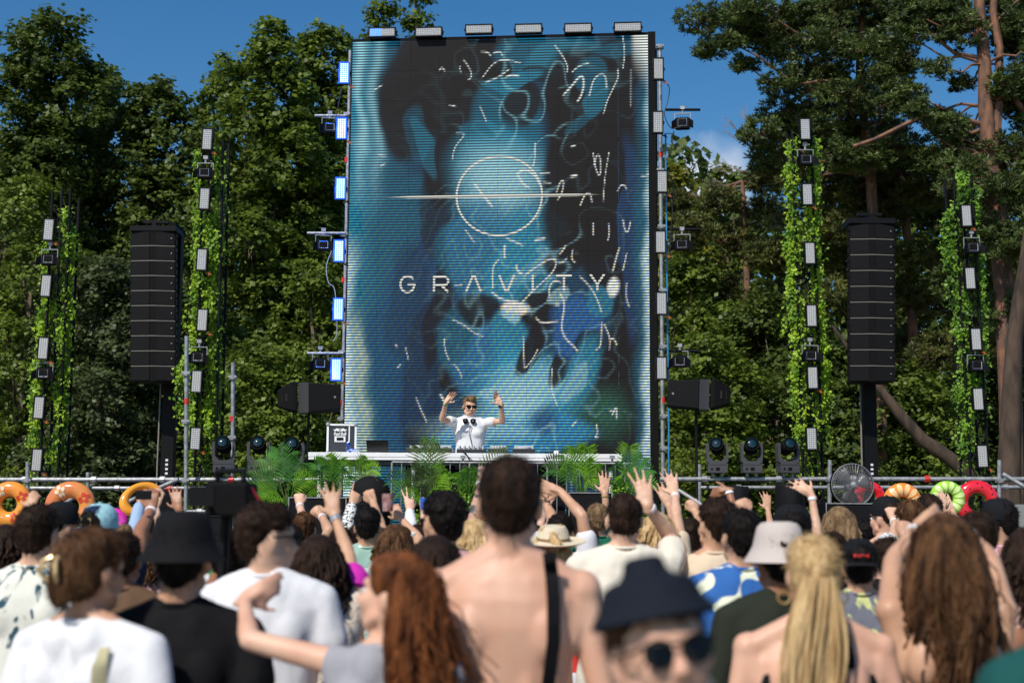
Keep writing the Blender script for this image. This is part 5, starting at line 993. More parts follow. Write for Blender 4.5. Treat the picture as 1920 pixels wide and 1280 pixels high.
def add_hand(pb, w, d, n, k, pose='open', thumb=1):
    """w wrist, d direction towards the fingertips, n palm normal (fingers curl towards it)"""
    d = Vector(d).normalized(); n = Vector(n); n = (n - d * n.dot(d)).normalized(); s = d.cross(n).normalized(); w = Vector(w)
    for i in range(4): o = s * (.03 - .02 * i) * k; pb.cap(w + o * .6 + d * .01 * k, w + o + d * .088 * k * (1 - .05 * abs(i - 1)), .0135 * k, .0125 * k, k=8, n=2)
    pb.cap(w - d * .02 * k, w + d * .05 * k, .026 * k, .03 * k, flat=.55, k=10)
    curls = {'open': [(6, 10, 8)] * 4, 'wave': [(-4, 12, 10), (0, 14, 10), (4, 16, 12), (8, 18, 12)], 'relaxed': [(22, 30, 20), (28, 34, 22), (34, 38, 24), (38, 40, 25)], 'fist': [(75, 95, 60)] * 4, 'point': [(5, 8, 5), (78, 95, 60), (80, 95, 60), (80, 95, 60)], 'victory': [(2, 6, 4), (2, 6, 4), (80, 95, 60), (80, 95, 60)], 'grip': [(50, 60, 30)] * 4}[pose]
    spread = {'open': 7, 'wave': 11, 'victory': 12}.get(pose, 3)
    for i in range(4):
        L_ = (.044, .05, .046, .035)[i] * k; b = w + s * (.03 - .02 * i) * k + d * .09 * k * (1 - .05 * abs(i - 1)); a = R(spread * (1.5 - i)); dd = d * math.cos(a) + s * math.sin(a); ang = 0
        for j, (c, f) in enumerate(zip(curls[i], (1, .66, .52))):
            ang += R(c); v = dd * math.cos(ang) + n * math.sin(ang); e = b + v * L_ * f; pb.cap(b, e, (.0098 - .0009 * j) * k, (.0092 - .0012 * j) * k, k=8, n=2); b = e
    b = w + s * .028 * k * thumb + d * .022 * k; cv = {'fist': (.5, .5), 'point': (.5, .5), 'victory': (.4, .5), 'grip': (.75, .55)}.get(pose, (.9, .15))
    t1 = (s * thumb * cv[0] + d * .75 + n * cv[1]).normalized(); m_ = b + t1 * .04 * k; pb.cap(b, m_, .0135 * k, .011 * k, k=8, n=2); t2 = (t1 * .8 + d * .5 + n * cv[1] * .5 - s * thumb * (.5 if pose in ('fist', 'point', 'victory') else 0)).normalized(); pb.cap(m_, m_ + t2 * .032 * k, .0108 * k, .009 * k, k=8, n=2)
MALE = [(.86, .168, .112, -.005), (.95, .166, .11, -.005), (1.05, .15, .1, 0), (1.14, .148, .1, 0), (1.24, .16, .108, -.002), (1.33, .176, .114, -.005), (1.40, .178, .104, -.008), (1.45, .145, .085, -.01), (1.49, .09, .065, -.012)]
FEM = [(.86, .176, .118, -.01), (.95, .166, .112, -.005), (1.05, .132, .09, 0), (1.12, .124, .085, 0), (1.22, .138, .095, 0), (1.31, .152, .104, 0), (1.38, .15, .092, -.004), (1.43, .125, .074, -.006), (1.47, .075, .056, -.01)]
def tors(k, f, x, z):
    """depth of the back surface at (x, z)"""
    rows = FEM if f else MALE; zz = z / k
    for a, b in zip(rows[:-1], rows[1:]):
        if a[0] <= zz <= b[0]: t = (zz - a[0]) / (b[0] - a[0]); w_, d_, o_ = [a[i] + (b[i] - a[i]) * t for i in (1, 2, 3)]; u = min(.98, abs(x / k) / w_); return (o_ - d_ * (1 - u ** 2.3) ** (1 / 2.3)) * k
    return -.09 * k
def hair_short(t, M, m, k, seed=0, style='short', f=0):
    pb = PB(); E = lambda c, r: pb.ell(c, r, M)
    if style == 'buzz': E((0, -.02, .036), (.079, .094, .088)); E((0, -.05, -.01), (.072, .058, .062))
    else: E((0, -.034, .02), (.077, .086, .08)); E((0, -.022, .05), (.082, .1, .083)); E((0, -.052, -.012), (.062, .057, .068)); E((0, .022, .078), (.068, .062, .048))
    if style == 'quiff': E((.01, .05, .098), (.055, .04, .028)); E((-.01, .02, .11), (.055, .06, .025))
    if style == 'messy':
        r = random.Random(seed)
        for i in range(26): a, b = r.uniform(0, 6.28), r.uniform(.1, 1.3); v = Vector((math.cos(a) * math.cos(b) * .08, math.sin(a) * math.cos(b) * .095 - .02, math.sin(b) * .088 + .04)); E(v * .96, (.017, .017, .014))
    return bake('hair', pb, m, t, .0065 * k, 1, 1, (.009, 80, (1, 1, .45)))
def locks(t, M, m, k, length=.45, n=46, wave=.02, seed=0, spread=1.0, side=0, arc=(-200, 20), name='hair', r0=.015, drift=(0, 0, 0), front=.0, ll=1.0):
    """long hair: a scalp cap and many tapering locks that fall down the back"""
    n = int(n * 2.3); r0 *= .62; r = random.Random(seed); q = MB(); cap_ = PB(); cap_.ell((0, -.02, .04), (.084, .1, .09), M); cap_.ell((0, -.05, -.02), (.078, .062, .075), M); cap_.ell((0, .02, .07), (.07, .065, .05), M); q.v += cap_.v; q.f += cap_.f
    for i in range(n):
        u = (i + r.random()) / n; a = R(arc[0] + (arc[1] - arc[0]) * u) + side; el = r.uniform(-.3, .9); p = M @ Vector((math.cos(a) * .086 * math.cos(el), math.sin(a) * .1 * math.cos(el) - .015, .03 + .085 * math.sin(el)))
        out = (M.to_3x3() @ Vector((math.cos(a), math.sin(a), 0))).normalized(); L_ = length * k * r.uniform(.8, 1.1) * ll; ph = r.gauss(0, .9) + 9 * u; wave_ = wave * r.uniform(.6, 1.7); pts = []; rr = []
        for j in range(13):
            f = j / 12; o = out * (.008 + .04 * spread * r.uniform(.3, 1.2) * math.sin(min(1, f * 2.2) * math.pi / 2)) * k; wv = wave_ * f * k
            pts.append(p + o + Vector((math.sin(f * 9 + ph) * wv, math.cos(f * 8 + ph) * wv * .6, -L_ * f)) + Vector(drift) * f * f * k); rr.append(r0 * k * (1 - .75 * f ** 1.5) * r.uniform(.9, 1.1))
        q.tube(pts, rr, 6, .7)
    if n > 130:                                        # fine flyaway hairs
        for i in range(130):
            a = R(r.uniform(*arc)); p = M @ Vector((math.cos(a) * .09, math.sin(a) * .105 - .015, r.uniform(-.06, .1))); out = (M.to_3x3() @ Vector((math.cos(a), math.sin(a), 0))).normalized(); L_ = length * k * r.uniform(.3, 1.15); sp = r.uniform(.01, .05) * spread; a2, a3 = r.gauss(0, .018), r.gauss(0, .018)
            q.tube([p + out * sp * math.sin(min(1, f * 1.6) * 1.5) + Vector((a2 * f + .01 * math.sin(f * 14 + i), a3 * f, -L_ * f)) + Vector(drift) * f * f * k for f in [j / 8 for j in range(9)]], [.0016] * 9, 3)
    return q.build(name, m, t, True)
def person(label, cx, top, Y, rz=0, f=0, skin='light', arms=(), top_=None, bot=None, hair=('short', 'dark'), head=(0, 0, 0), hat=None, voxel=.011, z0=0, face=None, cat='person', hips=0, group='dancing crowd', wide=1.0, htop=0, lean=0, bands=(), sleeve=.62, shoes='white', fold=.009, glasses=None, hx=0):
    p = W(cx, top, Y); H = p.z - z0 - htop; k = H / 1.755; base = Vector((p.x, Y, z0)); t = empty('person', base, R(rz)); tag(t, label, cat, group); inv = (Matrix.Translation(base) @ Matrix.Rotation(R(rz), 4, 'Z')).inverted()
    V = lambda x, y, z: Vector((x * k, y * k, z * k)); rows = FEM if f else MALE; sh = (.155 if f else .182) * wide; ar = .84 if f else 1
    face = (abs(rz) > 60) if face is None else face
    b = PB(); b.lofte([(z * k, a * k * wide, d * k, o * k) for z, a, d, o in rows])
    neck = .047 if f else .056; hM = head_M(k, R(head[0]), R(head[1]), R(head[2]), dx=hx)
    b.cap(V(0, -.012, 1.45), V(hx, -.006, 1.59), neck * k * 1.08, neck * k); b.cap(V(hx, -.02, 1.52), V(hx, -.03, 1.61), neck * k * .9, neck * k)
    add_head(b, hM, f, k, True)
    for s in (-1, 1):
        b.cap(V(s * .03, -.02, 1.5), V(s * sh * .88, -.012, 1.43), .05 * k * ar, .045 * k * ar); b.ell(V(s * .092, -.082, 1.315), (.055 * k, .042 * k, .08 * k)); b.ell(V(s * .045, -.085, 1.12), (.03 * k, .028 * k, .16 * k)); b.ell(V(s * .05, -.06, 1.42), (.04 * k, .04 * k, .06 * k))
        if f: b.ell(V(s * .07, .075, 1.27), (.058 * k, .05 * k, .055 * k))
        else: b.ell(V(s * .08, .07, 1.31), (.075 * k, .04 * k, .055 * k))
        b.cap(V(s * .09, -.01, .88), V(s * .1, .012, .48), .09 * k, .056 * k); b.cap(V(s * .1, .012, .48), V(s * .1, -.02, .09), .055 * k, .037 * k); b.ell(V(s * .1, -.025, .36), (.048 * k, .052 * k, .11 * k)); b.cap(V(s * .1, -.03, .045), V(s * .115, .14, .03), .035 * k, .028 * k); b.ell(V(s * .085, -.06, .88), (.09 * k, .08 * k, .1 * k))
    A = {a[0]: a for a in arms}; chains = {}
    for s in (-1, 1):
        if s in A:
            _, ep, wp, tp, pose = A[s][:5]; yE = A[s][5] if len(A[s]) > 5 else 1; yW = A[s][6] if len(A[s]) > 6 else 1
            S0 = base + Matrix.Rotation(R(rz), 3, 'Z') @ V(s * sh, -.005, 1.42); up = 1 if ep[1] < 640 + 0 else 0
            def reach(P, px, L_, sg):
                d = W(px[0], px[1], P.y) - P; l = d.length
                if l > L_ * .985: return P + d * (L_ / l)
                yy = math.sqrt(L_ * L_ - l * l) * (1 if sg > 0 else -1)
                for _ in range(4): d = W(px[0], px[1], P.y + yy) - P; d.y = 0; yy = math.copysign(math.sqrt(max(1e-4, L_ * L_ - min(L_ * L_, d.length_squared))), sg)
                return P + Vector((d.x, yy, d.z))
            lift = max(0, min(1, (W(ep[0], ep[1], S0.y).z - S0.z) / (.28 * k) + .2)); S0 = S0 + Vector((0, 0, .05 * k * lift)); E0 = reach(S0, ep, .285 * k, yE); W0 = reach(E0, wp, .25 * k, yW); td = W(tp[0], tp[1], W0.y) - W(wp[0], wp[1], W0.y); td.y += .25 * td.length
            S1, E1, W1 = inv @ S0, inv @ E0, inv @ W0; td = inv.to_3x3() @ td; nn = inv.to_3x3() @ Vector((0, 1 if rz < 90 else -1, 0)); th_ = A[s][7] if len(A[s]) > 7 else (s if rz == 0 else s)
        else:
            S1 = V(s * sh, -.005, 1.42); E1 = V(s * (sh + .06), -.03, 1.15); W1 = V(s * (sh + .045), .06, .91); td = Vector((0, .2, -1)); nn = Vector((-s, 0, 0)); pose = 'relaxed'; th_ = 1
        chains[s] = (S1, E1, W1, td)
        ax = (E1 - S1).normalized(); b.ell(S1, (.056 * k * ar, .056 * k * ar, .056 * k * ar)); b.cap(S1, E1, .05 * k * ar, .038 * k * ar); b.cap(S1 + (E1 - S1) * .35, S1 + (E1 - S1) * .65, .044 * k * ar, .042 * k * ar)
        b.cap(S1, V(s * sh * .8, -.03, 1.3), .05 * k * ar, .045 * k * ar); b.cap(E1, W1, .038 * k * ar, .026 * k * ar); b.cap(E1 + (W1 - E1) * .15, E1 + (W1 - E1) * .4, .041 * k * ar, .036 * k * ar, k=10)
        add_hand(b, W1, td, nn, k * (.92 if f else 1), pose, th_)
    bake('body', b, SK[skin], t, voxel, 5 if Y < 7 else 2, .55 if voxel < .009 else 1)
    # clothing
    if top_:
        kind, m = top_[0], top_[1]; c = PB(); g = .016; lo_ = top_[2] if len(top_) > 2 else (.84 if kind != 'crop' else 1.12)
        if kind in ('tee', 'long', 'shirt', 'sleeveless', 'crop'):
            c.lofte([(z * k, (a * wide + g + (.012 if z < 1.3 else .004) + (.02 if kind == 'shirt' and z < 1.2 else 0)) * k, (d + g + (.012 if z < 1.2 else 0)) * k, o * k) for z, a, d, o in ([(lo_, rows[0][1] * (1 if lo_ < 1 else .9), rows[0][2] * (1 if lo_ < 1 else .95), 0)] + [r_ for r_ in rows if r_[0] > lo_ + .02 and r_[0] < 1.46] + [(1.5 if not f else 1.48, .075, .066, -.014)])])
            for s in (-1, 1):
                S1, E1, W1, _ = chains[s]; c.cap(V(s * .04, -.02, 1.483 if not f else 1.475), V(s * sh * .88, -.012, 1.433), .06 * k * ar, .058 * k * ar); c.ell(V(s * .09, -.085, 1.315), (.07 * k, .06 * k, .095 * k)); c.ell(V(s * .05, -.08, 1.12), (.05 * k, .04 * k, .17 * k)); c.ell(V(s * .05, -.064, 1.42), (.058 * k, .056 * k, .08 * k)); c.ell(V(s * .075, .072 if not f else .078, 1.3 if not f else 1.27), (.09 * k, .062 * k, .07 * k)); c.cap(S1, V(s * sh * .78, -.02, 1.3), .062 * k * ar, .06 * k * ar)
                if kind in ('tee', 'shirt', 'crop'): c.cap(S1, S1 + (E1 - S1) * sleeve * .8, .063 * k * ar, .07 * k * ar)
                if kind == 'long': c.cap(S1, E1, .062 * k * ar, .054 * k * ar); c.cap(E1, E1 + (W1 - E1) * .88, .054 * k * ar, .042 * k * ar)
            bake('shirt', c, m, t, .012, 2, 1, (fold * 1.35, 15, (1, 1, .55)))
            q = MB(); q.torus((0, -.016 * k, (1.512 if not f else 1.495) * k), (.066 if not f else .058) * k, .009 * k, 20, 6, 'Z'); q.build('collar', m, t, True)
        if kind in ('tank', 'band'):
            z1 = 1.36 if kind == 'tank' else 1.26; z0_ = lo_ if kind == 'tank' else 1.18
            c.lofte([(z * k, (a * wide + .007) * k, (d + .009) * k, o * k) for z, a, d, o in ([(z0_, *[x for x in min(rows, key=lambda r_: abs(r_[0] - z0_))[1:]])] + [r_ for r_ in rows if z0_ + .02 < r_[0] < z1 - .02] + [(z1, (.15 if not f else .14), .098, 0)])])
            if f:
                for s in (-1, 1): c.ell(V(s * .07, .078, 1.27), (.063 * k, .054 * k, .06 * k))
            bake('top', c, m, t, .011, 2, 1, (.003, 20, (1, 1, 1)))
            for s in (-1, 1):
                q = MB(); pts = [V(s * .09, tors(1, f, .09, 1.33) - .02, 1.33), V(s * .085, -.105, 1.4), V(s * .08, -.075, 1.465), V(s * .082, .0, 1.485), V(s * .085, .075, 1.42), V(s * .085, .11, 1.33)]; q.tube(pts, .013 * k, 8, .5); q.build('strap', m, t, True)
    if bot is not None:
        kind, m = bot; c = PB(); c.lofte([(z * k, (a * wide + .012) * k, (d + .012) * k, o * k) for z, a, d, o in [(.8, .15, .1, -.01)] + [r_ for r_ in rows if r_[0] < (1.0)] + [(1.0, rows[2][1] + .004, rows[2][2], 0)]])
        for s in (-1, 1):
            c.cap(V(s * .09, -.01, .9), V(s * .1, .008, .52 if kind == 'shorts' else .48), .1 * k, (.085 if kind == 'shorts' else .068) * k); c.ell(V(s * .085, -.06, .88), (.1 * k, .09 * k, .11 * k))
            if kind == 'trousers': c.cap(V(s * .1, .01, .48), V(s * .1, -.02, .1), .066 * k, .056 * k)
        bake('shorts' if kind == 'shorts' else 'trousers', c, m, t, .016, 2, 1, (.006, 18, (1, 1, .6)))
    for s in (-1, 1): q = PB(); q.cap(V(s * .1, -.035, .045), V(s * .116, .15, .035), .044 * k, .038 * k); q.build('shoe', cloth('shoe_' + shoes, (.7, .7, .7) if shoes == 'white' else (.03, .03, .03)), t, True)
    # hair and hats
    st_, hc_ = hair[0], hair[1]; m = HR[hc_]
    if st_ in ('short', 'buzz', 'quiff', 'messy'): hair_short(t, hM, m, k, int(cx), st_, f)
    elif st_ == 'long': locks(t, hM, m, k, seed=int(cx), **(hair[2] if len(hair) > 2 else {}))
    elif st_ == 'bun':
        pb = PB(); pb.ell((0, -.022, .04), (.084, .1, .09), hM); pb.ell((0, -.05, -.015), (.078, .064, .076), hM); pb.ell((0, .02, .07), (.07, .065, .05), hM); pb.ell((.0, -.11, -.035), (.05, .035, .075), hM); pb.ell((-.02, -.1, .04), (.04, .03, .04), hM); bake('hair', pb, m, t, .008, 2, 1, (.006, 60, (1, 1, .4)))
        q = MB(); M2 = hM @ Matrix.Translation((-.005, -.147, -.0)); n0 = len(q.v)
        for s in (-1, 1): q.tube([M2 @ Vector((s * .012, .01, .035)), M2 @ Vector((s * .03, -.01, .02)), M2 @ Vector((s * .036, -.012, -.01)), M2 @ Vector((s * .02, .01, -.035))], .007 * k, 6); q.tube([M2 @ Vector((s * .01, .0, .01)), M2 @ Vector((s * .034, -.01, .004))], .006 * k, 6)
        q.build('hair_claw', mat('claw_gold', (.6, .42, .2), .3, .2), t, True)
    elif st_ == 'ponytail':
        pb = PB(); pb.ell((0, -.02, .038), (.082, .1, .088), hM); pb.ell((0, -.045, -.01), (.076, .064, .07), hM); pb.ell((0, .02, .07), (.068, .065, .048), hM); pb.ell((-.01, -.125, .01), (.03, .03, .03), hM); bake('hair', pb, m, t, .008, 3, 1, (.0015, 60, (1, 1, .3)))
        q = MB(); r = random.Random(3); b0 = hM @ Vector((-.01, -.14, .0))
        for i in range(80):
            o = Vector((r.gauss(0, .017), r.gauss(0, .013), 0)); pts = []; ln = r.uniform(.42, .56)
            for j in range(12): fz = j / 11; pts.append(b0 + Vector((o.x * (1 + 1.3 * math.sin(fz * 3)) - .06 * fz, -.02 * math.sin(fz * 3) + o.y + .012 * fz, -ln * fz + .01 * math.sin(i + fz * 5) * 0)) * k ** 0 + Vector((math.sin(fz * 6 + i) * .006, 0, 0)))
            q.tube(pts, [.0075 * (1 - .75 * (j / 11) ** 2) for j in range(12)], 6, .7)
        q.build('ponytail', m, t, True); q = MB(); q.torus(tuple(b0 + Vector((0, 0, -.012))), .022, .008, 14, 6, 'Z'); q.build('hair_tie', m, t, True)
    elif st_ == 'curly':
        pb = PB(); r = random.Random(int(cx))
        for i in range(70): a, el = r.uniform(0, 6.28), r.uniform(-1.3, 1.1); rr = r.uniform(.8, 1.1); v = Vector((math.cos(a) * math.cos(el) * .095 * rr, min(.05, math.sin(a) * math.cos(el) * .105 * rr - .03), math.sin(el) * .13 * rr - .01)); pb.ell(v, (.026, .026, .03), hM, 10, 6)
        bake('hair', pb, m, t, .009, 1, 1, (.006, 60, (1, 1, 1)))
    if hat:
        hk, hmat = hat[0], hat[1]; q = MB()
        if hk == 'bucket': prof = [(.001, .152), (.04, .153), (.065, .147), (.08, .132), (.088, .1), (.096, .065), (.1, .055), (.114, .03), (.13, .004), (.133, .002), (.128, .008), (.105, .045), (.094, .06)]; q.lathe(prof, (0, -.01, 0), 36, sy=1.12)
        if hk == 'creased': q.lathe([(.001, .166), (.026, .166), (.034, .16), (.038, .144), (.046, .132), (.066, .126), (.078, .118), (.085, .1), (.09, .086), (.1, .074), (.107, .06), (.105, .057), (.098, .066), (.086, .08)], (0, -.008, 0), 36, sy=1.14)
        if hk == 'straw': prof = [(.001, .128), (.04, .135), (.07, .13), (.086, .105), (.095, .055), (.1, .045), (.16, .04), (.185, .05), (.187, .046), (.16, .034), (.1, .036), (.09, .045)]; q.lathe(prof, (0, -.01, 0), 36, sy=1.08)
        if hk in ('cap', 'backcap'):
            q.lathe([(.001, .142), (.04, .138), (.07, .115), (.087, .075), (.09, .04), (.088, .02), (.084, .02)], (0, -.01, 0), 28, sy=1.13); s = -1 if hk == 'backcap' else 1; rs = []
            for i in range(9): a = R(-62 + 124 * i / 8); rs.append([(math.sin(a) * .08, s * (.085 * math.cos(a)) - .01, .032), (math.sin(a) * .085, s * (.085 * math.cos(a) + .085 * math.cos(a) ** .6) - .01, .018 - .012 * abs(math.sin(a)) ** 2), (math.sin(a) * .085, s * (.085 * math.cos(a) + .085 * math.cos(a) ** .6) - .01, .014 - .012 * abs(math.sin(a)) ** 2), (math.sin(a) * .08, s * (.085 * math.cos(a)) - .01, .027)])
            v = MB(); v.rings(rs); v.v = [tuple(hM @ Vector(x)) for x in v.v]; v.build('visor', hmat, t, True); v = MB(); v.lathe([(.008, .142), (.008, .148)], (0, -.01, 0), 10); v.v = [tuple(hM @ Vector(x)) for x in v.v]; v.build('cap_button', hmat, t)
        hz = hat[2] if len(hat) > 2 else 0; q.v = [tuple(hM @ Vector((x[0], x[1], x[2] + hz))) for x in q.v]; q.build('hat' if 'cap' not in hk else 'cap', hmat, t, True)
        if hk == 'straw': q = MB(); q.lathe([(.097, .05), (.0965, .068), (.0935, .068), (.095, .05)], (0, -.01, 0), 30, sy=1.08); q.v = [tuple(hM @ Vector(x)) for x in q.v]; q.build('hat_band', cloth('hatband', (.25, .16, .09)), t, True)
        if hk == 'bucket': q = MB(); q.torus((0, -.01, .045), .1, .0035, 30, 5, 'Z'); q.v = [tuple(hM @ Vector((x[0], (x[1] + .01) * 1.12 - .01, x[2] + hz))) for x in q.v]; q.build('stitch_ring', hmat, t, True)
    if glasses:
        gm = mat('dark_lens', (.002, .002, .0025), .15, spec=.25); fm = M_black if glasses != 'white' else mat('white_frame', (.8, .78, .7), .3)
        for s in (-1, 1):
            q = MB()
            if glasses == 'round': pr = [(s * .032 + .026 * math.cos(R(a)), .106 - .008 * abs(math.cos(R(a))), .002 + .024 * math.sin(R(a))) for a in range(0, 360, 20)]
            else: pr = [(s * x, y, z) for x, y, z in [(.008, .108, .016), (.062, .092, .02), (.066, .09, .008), (.052, .094, -.014), (.02, .104, -.014), (.01, .107, 0)]]
            if s < 0: pr = pr[::-1]
            q.prism([hM @ Vector(v) for v in pr], hM.to_3x3() @ Vector((0, .005, 0))); q.build('lens', gm, t)
            q = MB(); q.tube([hM @ Vector((s * .062, .094, .012)), hM @ Vector((s * .079, .05, .01)), hM @ Vector((s * .083, -.015, .008))], .0035 * k, 6); q.build('temple_arm', fm, t)
        q = MB(); q.tube([hM @ Vector(v) for v in [(-.064, .094, .017), (-.03, .108, .017), (0, .113, .013), (.03, .108, .017), (.064, .094, .017)]], .0035 * k, 6); q.build('frame_bridge', fm, t)
    if face and not glasses:
        for s in (-1, 1): q = PB(); q.ell((s * .03, .083, .002), (.011, .009, .008), hM, 10, 6); q.build('eye', mat('eye_white', (.7, .68, .65), .2), t, True); q = PB(); q.ell((s * .03, .09, .002), (.005, .003, .005), hM, 8, 5); q.build('iris', mat('iris', (.03, .015, .01), .1), t, True)
    for s, kind, m in bands:
        S1, E1, W1, td = chains[s]; ax = (W1 - E1).normalized(); x, y, _ = frame(ax); r = (.031 if kind != 'puff' else .07) * k * ar; c = W1 - ax * .022 * k; q = MB(); hw = {'band': .009, 'watch': .014, 'bangle': .004, 'puff': .06}[kind]
        if kind == 'puff': c = S1 + (E1 - S1) * .45; ax = (E1 - S1).normalized(); x, y, _ = frame(ax)
        n_ = 16; prof = [(r * .93, -hw), (r, -hw), (r * (1.03 if kind != 'puff' else 1.4), 0), (r, hw), (r * .93, hw)]; q.rings([[c + ax * h * k + (x * math.cos(2 * math.pi * j / n_) + y * math.sin(2 * math.pi * j / n_)) * rr for j in range(n_)] for rr, h in prof]); q.build({'puff': 'puff_sleeve', 'watch': 'watch'}.get(kind, 'wristband'), m, t, True)
    t['_k'] = k; return t, k, hM, chains, V
def clean(t):
    if '_k' in t: del t['_k']
def on_back(t, k, f, pts, w_, m, name, off=.008, lift=0):
    """a flat band following the back, pts (x, z) in metres for a 1.755 m person"""
    q = MB(); P_ = []
    for (x0, z0), (x1, z1) in zip(pts[:-1], pts[1:]):
        for i in range(5): u = i / 5; P_.append((x0 + (x1 - x0) * u, z0 + (z1 - z0) * u))
    P_.append(pts[-1]); rs = []
    for i, (x, z) in enumerate(P_):
        a, b = P_[max(0, i - 1)], P_[min(len(P_) - 1, i + 1)]; d = Vector((b[0] - a[0], 0, b[1] - a[1])).normalized(); n_ = Vector((-d.z, 0, d.x)) * w_ / 2; r = []
        for sgn, o in ((1, 0), (-1, 0), (-1, .006), (1, .006)):
            xx, zz = x + n_.x * sgn, z + n_.z * sgn; yb = min(tors(1, f, xx, zz), tors(1, f, x, z) + .01) - off - (.008 if abs(xx) < .14 and 1.2 < zz < 1.38 else 0)
            if zz > 1.38: yb = min(yb, -.108 + (zz - 1.38) * .3)
            r.append((xx * k, (yb + o - .006) * k, zz * k))
        rs.append(r)
    q.rings(rs); return q.build(name, m, t, True)
WB = mat('white_band', (.8, .8, .82), .5); GBm = mat('green_band', (.05, .5, .06), .5); BANG = mat('gold_bangle', (.6, .4, .15), .3, .6)
c_white = cloth('white', (.7, .7, .72)); c_cream = cloth('cream', (.7, .65, .54)); c_black = cloth('black', (.005, .005, .006)); c_beige = cloth('beige', (.62, .5, .36)); c_fern = cloth('fern_print', (.68, .68, .6), (.03, .08, .11), 13, .39, .44, distort=1.6, stretch=(1, 1, .55), detail=2)
c_blue = cloth('blue_leaf_print', (.03, .12, .36), (.7, .72, .55), 9, .37, .4, distort=.8, detail=1); c_green = cloth('sage_print', (.27, .42, .35), (.6, .66, .6), 16, .33, .37, detail=1); c_grey = cloth('palm_print', (.14, .15, .18), (.5, .52, .22), 10, .38, .43, distort=1.5, detail=2)
c_dgreen = cloth('forest', (.01, .12, .07)); c_olive = cloth('dark_olive', (.018, .022, .014)); c_lilac = cloth('lilac', (.45, .42, .6)); c_pink = cloth('pink', (.72, .42, .5)); c_mag = cloth('magenta', (.6, .03, .4)); c_teal = cloth('teal', (.008, .07, .065)); c_red = cloth('red', (.65, .05, .04)); c_navy = cloth('navy', (.012, .018, .04)); c_jean = cloth('denim', (.1, .16, .28)); c_khaki = cloth('khaki', (.35, .28, .18)); c_lace = cloth('lace', (.68, .6, .5), (.42, .33, .26), 42, .4, .5); c_zebra = cloth('scribble_print', (.7, .7, .68), (.02, .02, .02), 22, .42, .47, distort=2.5, detail=1); c_mint = cloth('mint', (.45, .62, .5)); c_sky = cloth('light_blue', (.3, .42, .6)); c_floral = cloth('floral', (.55, .33, .3), (.15, .1, .08), 22, .42, .5); c_hatg = cloth('greige', (.5, .44, .4)); c_straw = cloth('straw', (.72, .62, .45), bump=.8)
SH = ('shorts', c_jean); SB_ = ('shorts', c_black); TR = ('trousers', c_black); SW_ = ('shorts', c_white); SK_ = ('shorts', c_khaki)
# the performer on the stage
dj, k, hM, ch, V = person('performer in white t-shirt and dark sunglasses behind the decks with both arms raised', 881, 744, 17.65, 180, skin='light', z0=DK_Z, voxel=.0075, group='performer', top_=('tee', c_white), bot=TR, hair=('quiff', 'fair'), head=(15, -7, -3), glasses='wayfarer',
    arms=[(1, (829, 786), (836, 754), (851, 736), 'relaxed', -1, -1), (-1, (942, 789), (939, 757), (926, 736), 'relaxed', -1, -1)], bands=[(1, 'band', GBm), (-1, 'watch', M_black)], fold=.007, sleeve=.5, shoes='black', face=True)
q = MB(); q.torus((0, .0, 0), .078 * k, .008 * k, 24, 6, 'Z', R(-150), R(-30)); q.v = [(x, -y * 1 - 0 + .0, z + 1.49 * k - y * 0) for x, y, z in q.v]
q = MB(); q.tube([V(.055, .1, 1.45), V(.085, .04, 1.48), V(.08, -.05, 1.51), V(0, -.09, 1.52), V(-.08, -.05, 1.51), V(-.085, .04, 1.48), V(-.055, .1, 1.45)], .01 * k, 8); q.build('headphone_band', M_black, dj, True)
for s in (-1, 1): q = MB(); q.lathe([(.016, -.016), (.032, -.014), (.034, .008), (.026, .018), (.01, .02)], V(s * .045, .12, 1.45), 18, 'Y'); q.build('ear_cup', M_black, dj, True); q = MB(); q.lathe([(.008, 0), (.008, .003)], V(s * .045, .141, 1.45), 14, 'Y'); q.build('cup_ring', M_steel, dj)
q = MB(); q.tube([V(-.02, .14, 1.4), V(.0, .145, 1.3), V(-.03, .15, 1.18), V(-.05, .16, 1.08), V(-.02, .2, 1.0)], .004 * k, 6); q.build('headphone_cable', M_black, dj, True)
q = MB(); q.tube([hM @ Vector((-.02, .094, -.071)), hM @ Vector((0, .0985, -.072)), hM @ Vector((.02, .094, -.071))], .003 * k, 6); q.build('mouth', mat('lip', (.32, .1, .08), .5), dj)
# ---- foreground
G_ = 'crowd in the foreground'
A_, k, hM, ch, V = person('dark haired man in cream shirt with blue fern print at the left edge', 76, 950, 5.9, -6, skin='light', top_=('shirt', c_fern), bot=SK_, hair=('short', 'dark'), group=G_, wide=1.1)
B_, k, hM, ch, V = person('brown haired woman with gold hair claw and white t-shirt at lower left', 178, 994, 4.0, -22, f=1, skin='mid', top_=('tee', c_white), bot=SH, hair=('bun', 'brown'), head=(-12, -4, 0), group=G_, wide=1.38)
on_back(B_, k, 1, [(.13, 1.43), (.135, 1.3), (.14, 1.1), (.15, .95)], .028, cloth('bag_strap', (.5, .46, .28)), 'bag_strap', .058)
C_, k, hM, ch, V = person('tall figure in black bucket hat and loose black shirt at left', 345, 958, 4.15, 0, skin='mid', top_=('tee', c_black), bot=TR, hair=('short', 'black'), hat=('bucket', cloth('black_hat', (.005, .005, .006))), htop=.03, group=G_, wide=1.05)
D_, k, hM, ch, V = person('man in white t-shirt and sunglasses looking right', 503, 946, 5.0, 0, skin='light', top_=('tee', c_white), bot=SW_, hair=('messy', 'dark'), head=(-58, 0, 0), glasses='wayfarer', group=G_, face=True, wide=1.05)
